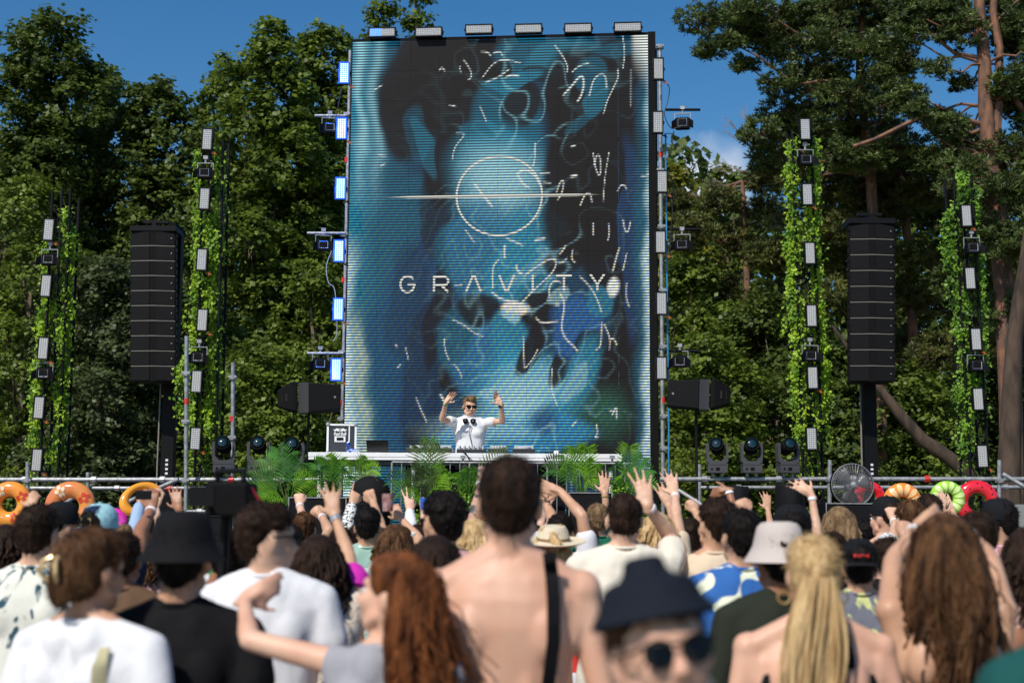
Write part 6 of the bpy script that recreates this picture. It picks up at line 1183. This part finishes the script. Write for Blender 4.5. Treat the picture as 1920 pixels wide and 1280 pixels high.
# red haired woman with her arm round him
F_, k, hM, ch, V = person('woman with long chestnut hair laying her arm on the white t-shirted man', 742, 1036, 3.75, -4, f=1, skin='pink', top_=('sleeveless', cloth('grey', (.3, .3, .33))), bot=SH, hair=('long', 'red', dict(length=.56, n=120, wave=.024, spread=1.0, r0=.0125, drift=(.09, 0, 0), arc=(-175, -25))), head=(72, 8, 0), group=G_, voxel=.009,
    arms=[(-1, (466, 1200), (458, 1124), (520, 1092), 'relaxed', 1, 1)], face=True)
Gp, k, hM, ch, V = person('woman in beige lace top with magenta puff sleeve waving one watch wearing arm', 600, 1004, 5.7, 0, f=1, skin='mid', top_=('sleeveless', c_lace), bot=SW_, hair=('long', 'dark', dict(length=.3, n=40)), group=G_, voxel=.008,
    arms=[(1, (654, 1042), (628, 968), (612, 890), 'wave', 1, .3)], bands=[(1, 'watch', mat('silver_watch', (.5, .5, .5), .3, .6)), (1, 'puff', c_mag)])
on_back(Gp, k, 1, [(.1, 1.42), (.05, 1.3), (-.02, 1.1), (-.1, .98)], .02, c_black, 'bag_strap', .058)
H_, k, hM, ch, V = person('tall shirtless man in the centre with one black shoulder strap', 956, 862, 3.95, 0, skin='pink', bot=('shorts', c_black), hair=('short', 'dark'), group=G_, voxel=.009, wide=1.01)
on_back(H_, k, 0, [(.1, 1.52), (.108, 1.46), (.112, 1.4), (.112, 1.3), (.1, 1.2), (.085, 1.1), (.06, 1.03)], .034, c_black, 'shoulder_strap', .016)
on_back(H_, k, 0, [(.02, 1.06), (.08, 1.06), (.14, 1.04)], .11, c_black, 'black_pouch', .02)
L_, k, hM, ch, V = person('man in cream t-shirt waving his right hand high beside the table end', 1170, 925, 6.8, 0, skin='light', top_=('tee', c_cream), bot=SK_, hair=('buzz', 'dark'), group=G_, voxel=.008, wide=1.15, arms=[(1, (1262, 1012), (1214, 948), (1198, 868), 'wave', 1, -.3)], bands=[(1, 'band', WB)])
M_, k, hM, ch, V = person('man in navy bucket hat and round dark sunglasses facing the camera at the bottom', 1240, 1042, 2.2, 180, skin='pink', top_=('tee', c_navy), bot=TR, hair=('short', 'brown'), hat=('creased', cloth('navy_hat', (.006, .009, .016)), .0), htop=.04, glasses='round', group=G_, voxel=.0085, face=True, head=(9, 8, 9))
N_, k, hM, ch, V = person('curly dark haired man in beige t-shirt right of the waving cream shirt', 1342, 937, 6.9, 0, skin='mid', top_=('tee', c_beige), bot=SB_, hair=('messy', 'dark'), group=G_, head=(20, 0, 0))
on_back(N_, k, 0, [(-.12, 1.12), (.12, 1.12)], .12, c_black, 'black_bag', .04)
O_, k, hM, ch, V = person('man in blue shirt with white and yellow leaf print', 1388, 958, 6.15, 8, skin='mid', top_=('shirt', c_blue), bot=SH, hair=('short', 'black'), group=G_, wide=1.08)
P_, k, hM, ch, V = person('person in greige bucket hat and dark olive shirt', 1458, 978, 5.15, 10, skin='tan', top_=('long', c_olive), bot=TR, hair=('short', 'black'), hat=('bucket', c_hatg), htop=.03, group=G_, wide=1.08)
Q_, k, hM, ch, V = person('man in black cap behind the greige bucket hat', 1484, 945, 6.7, 0, skin='mid', top_=('tee', c_black), bot=SK_, hair=('short', 'black'), hat=('cap', cloth('black_cap', (.006, .007, .009))), htop=.02, group=G_)
S_, k, hM, ch, V = person('blonde woman with long low ponytail and black tank top', 1522, 1004, 4.15, 0, f=1, skin='pink', top_=('tank', c_black), bot=SB_, hair=('ponytail', 'blonde'), group=G_, voxel=.009, wide=1.3)
for s in (-1, 1): q = MB(); q.torus(tuple(hM @ Vector((s * .088, -.0, -.065))), .018, .003, 16, 5); q.build('earring', BANG, S_, True)
T_, k, hM, ch, V = person('woman with very long wavy brown hair holding her head with both raised arms', 1768, 965, 4.3, 0, f=1, skin='mid', top_=('band', cloth('nude', (.6, .4, .27))), bot=SW_, hair=('long', 'brown', dict(length=.6, n=130, wave=.03, spread=1.15, r0=.0125, drift=(.04, 0, 0))), group=G_, voxel=.009, wide=1.1,
    arms=[(-1, (1674, 1052), (1716, 992), (1745, 975), 'relaxed', 1, 1), (1, (1858, 1050), (1815, 998), (1790, 985), 'relaxed', 1, 1)], bands=[(1, 'band', WB), (-1, 'band', WB)])
on_back(T_, k, 1, [(-.13, 1.2), (-.07, 1.26), (-.02, 1.33)], .016, cloth('nude', (.6, .4, .27)), 'tie_strap', .01)
U_, k, hM, ch, V = person('person in black cap with red lettering and grey palm print shirt', 1610, 1008, 6.4, -8, skin='mid', top_=('shirt', c_grey), bot=SK_, hair=('short', 'black'), hat=('backcap', cloth('black_cap', (.006, .007, .009))), htop=.02, group=G_, arms=[(1, (1680, 1075), (1700, 1010), (1700, 980), 'fist', 1, 1)], bands=[(1, 'band', WB)])
q = MB()
for i in range(7): q.box((-.036 + i * .0105, -.105, .052 + .002 * (i % 2)), (-.028 + i * .0105, -.103, .068 - .002 * (i % 3)))
q.v = [tuple(hM @ Vector((x, y - .016 + 3.5 * x * x, z))) for x, y, z in q.v]; q.build('red_lettering', mat('red_thread', (.6, .02, .02), .6), U_)
person('dark person in teal shirt cut by the bottom right corner', 2090, 905, 2.35, 0, skin='mid', top_=('tee', c_teal), bot=TR, hair=('short', 'dark'), group=G_)
# ---- middle and front rows
BBp = person('man with thick dark hair and black glasses left of the shirtless man', 831, 925, 6.1, 0, skin='mid', top_=('tee', cloth('dusty_pink', (.5, .28, .28))), bot=SH, hair=('messy', 'black'), head=(28, 0, 0), glasses='wayfarer', face=True)
person('dark brown haired woman below the man with black glasses', 815, 1006, 4.9, 0, f=1, skin='mid', top_=('tee', c_black), bot=SH, hair=('long', 'dark', dict(length=.34, n=50)))
CCp, k, hM, ch, V = person('black haired man in sage green print shirt with black crossbody strap', 690, 953, 9.2, 0, skin='mid', top_=('shirt', c_green), bot=SK_, hair=('short', 'black'), voxel=.009, arms=[(1, (714, 990), (700, 942), (690, 920), 'fist', 1, 1)])
on_back(CCp, k, 0, [(.1, 1.42), (.02, 1.25), (-.06, 1.05), (-.12, .95)], .024, c_black, 'crossbody_strap', .058)
person('person in black and white scribble print sleeves pointing up left of the sage shirt', 672, 985, 9.9, 0, skin='mid', top_=('long', c_zebra), bot=SB_, hair=('short', 'dark'), voxel=.0085, arms=[(-1, (652, 990), (660, 945), (668, 918), 'point', 1, 1)])
DDp, k, hM, ch, V = person('brown haired woman with white sunglasses pushed up holding a glass', 746, 984, 8.0, 0, f=1, skin='mid', top_=('tank', c_pink), bot=SH, hair=('long', 'brown', dict(length=.3, n=40)), voxel=.009, arms=[(1, (785, 1010), (752, 972), (738, 950), 'grip', 1, 1)], head=(-35, 0, 0), face=True)
q = MB(); q.tube([hM @ Vector(v) for v in [(-.082, 0, .05), (-.07, .07, .07), (0, .1, .08), (.07, .07, .07), (.082, 0, .05)]], .008, 6); q.build('sunglasses', mat('white_frame', (.8, .78, .7), .3), DDp, True)
p = W(727, 958, 8.25); q = MB(); q.lathe([(.03, 0), (.036, .1), (.034, .1), (.029, .006), (.001, .005)], (0, 0, 0), 16); tag(q.build('plastic_cup', mat('iced_drink', (.2, .06, .05), .1, col2=(.45, .3, .3), vscale=30), None, True, loc=p), 'brownish plastic cup held up by the woman with white sunglasses', 'cup')
person('blonde woman left of the shirtless man with hair down', 890, 974, 7.4, 0, f=1, skin='light', top_=('tank', c_mint), bot=SH, hair=('long', 'blonde', dict(length=.28, n=44, r0=.02)))
person('person with tattooed forearm stretched straight up beside the big dark head', 925, 960, 8.3, 0, skin='tattoo', top_=('tee', c_mint), bot=SB_, hair=('short', 'brown'), voxel=.0085, arms=[(-1, (893, 960), (903, 903), (908, 876), 'fist', 1, 1)], bands=[(-1, 'band', WB)])
Ip, k, hM, ch, V = person('blonde curly haired woman in cream straw hat and red top', 1037, 980, 7.9, 0, f=1, skin='light', top_=('tee', c_red), bot=SW_, hair=('curly', 'blonde'), hat=('straw', c_straw), htop=.025, head=(0, 8, 0))
person('man in white t-shirt swinging both tattooed arms left over the straw hat', 1052, 966, 8.9, -12, skin='mid', top_=('tee', c_white), bot=SB_, hair=('short', 'black'), voxel=.0085, arms=[(1, (1088, 948), (1052, 922), (1026, 914), 'open', 1, .4), (-1, (1046, 960), (1022, 940), (1014, 925), 'relaxed', 1, 1)], bands=[(-1, 'bangle', BANG)])
Kp = person('short haired man in green shirt with flowers near the right bass cabinet', 1120, 946, 11.6, 10, skin='mid', top_=('shirt', c_dgreen), bot=SB_, hair=('short', 'fair'), arms=[(1, (1140, 985), (1134, 925), (1134, 888), 'open', 1, 1)], voxel=.009, bands=[(1, 'bangle', BANG)])
person('blonde woman just right of the cream t-shirt with raised hand and red nails', 1232, 962, 8.2, 0, f=1, skin='light', top_=('tee', c_beige), bot=SH, hair=('long', 'blonde', dict(length=.25, n=36)), voxel=.0085, arms=[(1, (1268, 965), (1266, 928), (1258, 896), 'wave', 1, .5)], bands=[(1, 'band', WB)])
p = W(1272, 918, 8.3); q = MB(); q.tube([(0, 0, 0), (.13, .02, -.08), (.2, .03, -.16)], .008, 8); tag(q.build('glow_stick', mat('stick_white', (.75, .75, .75), .4), None, True, loc=p), 'thin white stick with red tip held by the red nailed hand', 'stick')
person('dark haired dancer with arms up between cream and beige t-shirts', 1292, 975, 9.0, 0, skin='mid', top_=('tee', c_beige), bot=SB_, hair=('messy', 'dark'), voxel=.009, arms=[(-1, (1268, 990), (1256, 950), (1246, 925), 'open', 1, .6), (1, (1322, 1000), (1305, 960), (1296, 935), 'fist', 1, 1)])
person('dark haired dancer with one bent wrist high before the first black cover', 1392, 968, 10.5, 0, skin='tan', top_=('tee', c_black), bot=SH, hair=('short', 'black'), voxel=.009, arms=[(-1, (1398, 950), (1366, 918), (1348, 922), 'relaxed', 1, .4)], bands=[(-1, 'band', WB)])
person('man with a raised fist left of the black cap', 1430, 985, 7.8, 0, skin='mid', top_=('tee', c_navy), bot=SH, hair=('short', 'black'), voxel=.0085, arms=[(-1, (1425, 990), (1403, 962), (1392, 942), 'fist', 1, .6)], bands=[(-1, 'band', WB)])
person('dancer with tattooed right arm raised in front of the second black cover', 1560, 1000, 8.4, 0, f=1, skin='light', top_=('tank', c_black), bot=SH, hair=('short', 'dark'), voxel=.0085, arms=[(-1, (1541, 962), (1522, 928), (1503, 912), 'wave', 1, .4)], bands=[(-1, 'band', WB)])
person('long haired fair woman in teal top under the fan', 1572, 951, 8.9, 0, f=1, skin='light', top_=('tank', c_teal), bot=SH, hair=('long', 'fair', dict(length=.4, n=50)))
person('shirtless man with black cap turned backwards', 1660, 930, 9.4, 12, skin='pink', bot=('shorts', c_navy), hair=('short', 'dark'), hat=('backcap', cloth('black_cap', (.006, .007, .009))), htop=.02, head=(25, 0, 0), face=True)
person('short brown haired man left of the lime ring raising one hand', 1706, 940, 8.8, 0, skin='light', top_=('tee', c_zebra), bot=SH, hair=('messy', 'brown'), voxel=.0085, arms=[(-1, (1680, 1000), (1678, 978), (1672, 950), 'fist', 1, 1)], bands=[(-1, 'band', WB)])
person('dark haired head right behind the lime ring viewer', 1740, 929, 10.0, 0, skin='mid', top_=('tee', c_black), bot=SH, hair=('short', 'dark'))
person('bearded man in pink shirt and black cap by the watermelon ring', 1868, 934, 8.3, 14, skin='mid', top_=('shirt', c_pink), bot=SK_, hair=('short', 'black'), hat=('cap', cloth('black_cap', (.006, .007, .009))), htop=.02, head=(30, 0, 0), glasses='wayfarer', face=True, wide=1.1)
person('dark haired person in cream shirt right of the long wavy hair', 1832, 962, 6.5, 0, skin='mid', top_=('tee', c_cream), bot=SW_, hair=('messy', 'dark'), wide=1.05)
person('dark haired woman with bare shoulder at the right edge', 1926, 990, 5.6, 0, f=1, skin='tan', top_=('tank', c_floral), bot=('shorts', c_mag), hair=('long', 'dark', dict(length=.3, n=40)), arms=[(-1, (1900, 1130), (1895, 1080), (1892, 1050), 'relaxed', 1, 1)], bands=[(-1, 'band', WB)])
# left side
GGp, k, hM, ch, V = person('tanned man in navy and light blue trucker cap holding up a phone', 190, 944, 7.1, 0, skin='tan', top_=('sleeveless', c_navy), bot=SH, hair=('short', 'black'), hat=('backcap', cloth('trucker', (.35, .62, .68), (.01, .02, .06), 5, .48, .52)), htop=.02, voxel=.008, arms=[(1, (262, 1000), (284, 955), (283, 925), 'grip', 1, .3)], bands=[(1, 'band', WB)], head=(-20, 0, 0))
q = MB(); q.rings([[(-.028, -.106, .035), (.028, -.106, .035), (.028, -.106, .068), (-.028, -.106, .068)], [(-.028, -.109, .035), (.028, -.109, .035), (.028, -.109, .068), (-.028, -.109, .068)]]); q.v = [tuple(hM @ Vector((x, y - .01, z))) for x, y, z in q.v]; q.build('cap_patch', mat('patch', (.35, .26, .08), .6), GGp)
p = W(268, 929, 7.35); q = MB(); q.box((-.04, -.005, -.02), (.045, .005, .028), 0); tag(q.build('phone', M_black, None, bevel=.003, loc=p), 'black phone held sideways in front of the tilted orange ring', 'phone')
person('man in lilac t-shirt and dark cap between fern shirt and trucker cap', 118, 940, 7.8, 0, skin='mid', top_=('tee', c_lilac), bot=SK_, hair=('short', 'black'), hat=('cap', cloth('black_cap', (.006, .007, .009))), htop=.02, head=(-40, 0, 0), face=True)
person('person in magenta top at the far left edge with raised arm', 14, 985, 7.6, 0, f=1, skin='mid', top_=('tee', c_mag), bot=SH, hair=('long', 'dark', dict(length=.25, n=36)), arms=[(1, (42, 1000), (56, 960), (60, 935), 'relaxed', 1, 1)])
person('woman in patterned floral top looking left beside the black bucket hat', 262, 996, 8.6, 0, f=1, skin='light', top_=('tee', c_floral), bot=SW_, hair=('long', 'brown', dict(length=.3, n=40)), head=(60, 0, 0), face=True, voxel=.009, arms=[(1, (300, 985), (292, 950), (296, 925), 'relaxed', 1, .6)])
person('person in light blue sleeve reaching up beside the raised phone', 236, 985, 9.6, 0, skin='mid', top_=('long', c_sky), bot=SH, hair=('short', 'fair'), voxel=.009, arms=[(1, (248, 978), (262, 945), (270, 930), 'grip', 1, .6)])
CO, k, hM, ch, V = person('camera operator in black with a green wristband lifting a black video camera', 432, 1000, 5.9, 0, skin='tan', top_=('tee', c_black), bot=TR, hair=('short', 'black'), voxel=.009, arms=[(-1, (385, 1130), (408, 1075), (418, 1040), 'grip', -1, 1)], bands=[(-1, 'band', GBm)])
# the video camera
vc = empty('video_camera', W(430, 938, 5.7)); vc.scale = (1.3,) * 3; tag(vc, 'blurred black video camera with a red strap held above the crowd', 'video camera')
q = MB(); q.box((-.06, -.08, -.05), (.07, .1, .055)); q.build('body', M_blackm, vc, bevel=.01); q = MB(); q.lathe([(.03, .101), (.04, .12), (.042, .2), (.036, .21)], (0, 0, 0), 20, 'Y'); q.build('lens', M_black, vc, True)
q = MB(); q.tube([(-.05, .06, .056), (-.05, .05, .09), (.05, -.03, .09), (.05, -.05, .056)], .009, 8); q.build('top_handle', M_black, vc, True); q = MB(); q.box((-.09, -.16, -.02), (-.015, -.145, .04)); q.tube([(-.05, -.15, .0), (-.05, -.08, .0)], .008, 6); q.build('monitor', M_black, vc)
q = MB(); q.tube([(.06, -.02, .05), (.1, -.03, .0), (.09, -.03, -.1), (.03, -.04, -.14)], .011, 6, .4); q.build('red_strap', mat('strap_red', (.35, .01, .02), .6), vc, True)
q = MB(); q.tube([(-.01, 0, -.05), (-.02, 0, -.5), (-.03, 0, -1.2)], .016, 10); q.build('monopod', M_black, vc, True)
# small raised hands and backs further forward, each on its own dancer
def dancer(label, cx, top, Y, **k): return person(label, cx, top, Y, **k)
dancer('dancer with a small fist raised before the left bass cabinet', 572, 962, 10.6, skin='light', top_=('tee', c_black), bot=SH, hair=('messy', 'brown'), voxel=.009, arms=[(-1, (572, 975), (562, 947), (560, 930), 'fist', 1, .8)], bands=[(-1, 'band', WB)])
dancer('dancer with wristband fist right of the waving watch hand', 640, 990, 9.4, skin='mid', top_=('tee', c_olive), bot=SH, hair=('short', 'dark'), voxel=.009, arms=[(-1, (618, 990), (604, 968), (592, 958), 'fist', 1, .8)], bands=[(-1, 'band', WB)])
dancer('dancer in white sleeve making a victory sign by the small bush', 784, 985, 10.4, skin='light', top_=('long', c_white), bot=SH, hair=('short', 'dark'), voxel=.0085, arms=[(-1, (776, 985), (768, 957), (767, 935), 'victory', 1, .8)], bands=[(-1, 'band', WB)])
cupd = dancer('dancer lifting a blue and white cup next to the victory sign', 812, 985, 10.8, skin='light', top_=('tee', c_lilac), bot=SH, hair=('short', 'fair'), voxel=.009, arms=[(-1, (798, 985), (795, 958), (795, 945), 'grip', 1, .8)])
p = W(795, 950, 10.9); q = MB(); q.lathe([(.026, -.02), (.034, .07), (.032, .07), (.024, -.01)], (0, 0, 0), 16); tag(q.build('paper_cup', mat('cup_blue', (.03, .12, .5), .5), None, True, loc=p), 'small blue paper cup lifted in front of the olive palm', 'cup')
dancer('woman in black top with knotted hair left of the straw hat', 1000, 985, 9.8, f=1, skin='light', top_=('tank', c_black), bot=SH, hair=('bun', 'dark'))
dancer('short haired man in grey t-shirt behind the blonde left of centre', 866, 968, 9.9, skin='mid', top_=('tee', cloth('mid_grey', (.2, .2, .22))), bot=SH, hair=('short', 'dark'))
dancer('man in white t-shirt low between green shirt and cream t-shirt', 1100, 985, 9.6, skin='light', top_=('tee', cloth('red_flower', (.02, .1, .05), (.6, .1, .1), 22, .35, .38)), bot=SH, hair=('short', 'brown'))
dancer('dancer in pale yellow t-shirt behind the waving red nails', 1262, 990, 10.2, skin='mid', top_=('tee', cloth('pale_yellow', (.65, .6, .3))), bot=SH, hair=('short', 'dark'))
dancer('fair haired man in light blue t-shirt before the first black cover', 1352, 980, 11.2, skin='light', top_=('tee', c_sky), bot=SH, hair=('short', 'fair'))
dancer('woman in orange top before the rack case', 1318, 992, 11.6, f=1, skin='mid', top_=('tank', cloth('orange', (.7, .25, .05))), bot=SH, hair=('long', 'dark', dict(length=.25, n=30)))
dancer('dark haired woman in white top between olive shirt and fair woman', 1528, 985, 9.8, f=1, skin='mid', top_=('tank', c_white), bot=SH, hair=('long', 'black', dict(length=.25, n=30)))
dancer('man in mint t-shirt under the fan right side', 1622, 975, 11.4, skin='mid', top_=('tee', c_mint), bot=SH, hair=('short', 'black'))
dancer('man in denim blue shirt between the orange and lime rings', 1738, 985, 11.8, skin='light', top_=('tee', c_jean), bot=SH, hair=('short', 'brown'))
dancer('woman in black beside the grey board', 1898, 985, 10.4, f=1, skin='light', top_=('tank', c_black), bot=SH, hair=('long', 'brown', dict(length=.28, n=30)))
dancer('man in brown t-shirt in the gap left of the black bucket hat', 232, 1000, 6.0, skin='tan', top_=('tee', cloth('brown', (.12, .07, .04))), bot=SH, hair=('short', 'dark'))
dancer('woman with dark hair in the gap between the camera and the scaffold', 372, 985, 10.2, f=1, skin='light', top_=('tee', c_white), bot=SH, hair=('long', 'dark', dict(length=.25, n=30)))
dancer('man in dark red t-shirt behind the camera operator', 470, 985, 9.2, skin='mid', top_=('tee', cloth('dark_red', (.25, .02, .03))), bot=SH, hair=('short', 'brown'))
dancer('man in khaki t-shirt behind the lace top', 545, 985, 8.4, skin='mid', top_=('tee', c_khaki), bot=SH, hair=('short', 'dark'))
dancer('woman in green bikini strap top near the left edge', 48, 995, 9.2, f=1, skin='light', top_=('tank', c_mint), bot=SH, hair=('long', 'fair', dict(length=.25, n=30)))
dancer('man in navy t-shirt behind the fern shirt', 150, 985, 10.4, skin='mid', top_=('tee', c_navy), bot=SH, hair=('short', 'dark'))
dancer('man in black t-shirt between long brown hair and palm print shirt', 1662, 1010, 7.4, skin='light', top_=('tee', c_black), bot=SH, hair=('short', 'dark'))
dancer('bare armed man with both forearms up between trucker cap and floral top', 322, 975, 9.4, skin='tan', top_=('sleeveless', c_cream), bot=SH, hair=('short', 'dark'), voxel=.009, arms=[(1, (345, 990), (335, 955), (330, 935), 'open', 1, .6)])
dancer('woman with one hand up in front of the dark rack beneath the table', 955, 985, 10.9, f=1, skin='light', top_=('tank', c_pink), bot=SH, hair=('long', 'fair', dict(length=.25, n=24)), voxel=.009, arms=[(1, (1012, 990), (1022, 955), (1030, 935), 'wave', 1, .6)])
dancer('man in orange t-shirt clapping above his head before the lime ring', 1775, 978, 10.2, skin='light', top_=('tee', cloth('rust', (.45, .15, .05))), bot=SH, hair=('short', 'fair'), voxel=.009, arms=[(-1, (1752, 990), (1760, 962), (1766, 945), 'open', 1, .6), (1, (1798, 990), (1786, 962), (1778, 945), 'open', 1, .6)])
dancer('woman in yellow top with arm raised between rack case and black cover', 1415, 990, 11.5, f=1, skin='mid', top_=('tank', cloth('yellow', (.7, .5, .06))), bot=SH, hair=('long', 'brown', dict(length=.25, n=24)), voxel=.009, arms=[(1, (1445, 985), (1440, 955), (1438, 935), 'wave', 1, .6)])
for o in list(bpy.data.objects):
    if '_k' in o: del o['_k']
finish_bake()
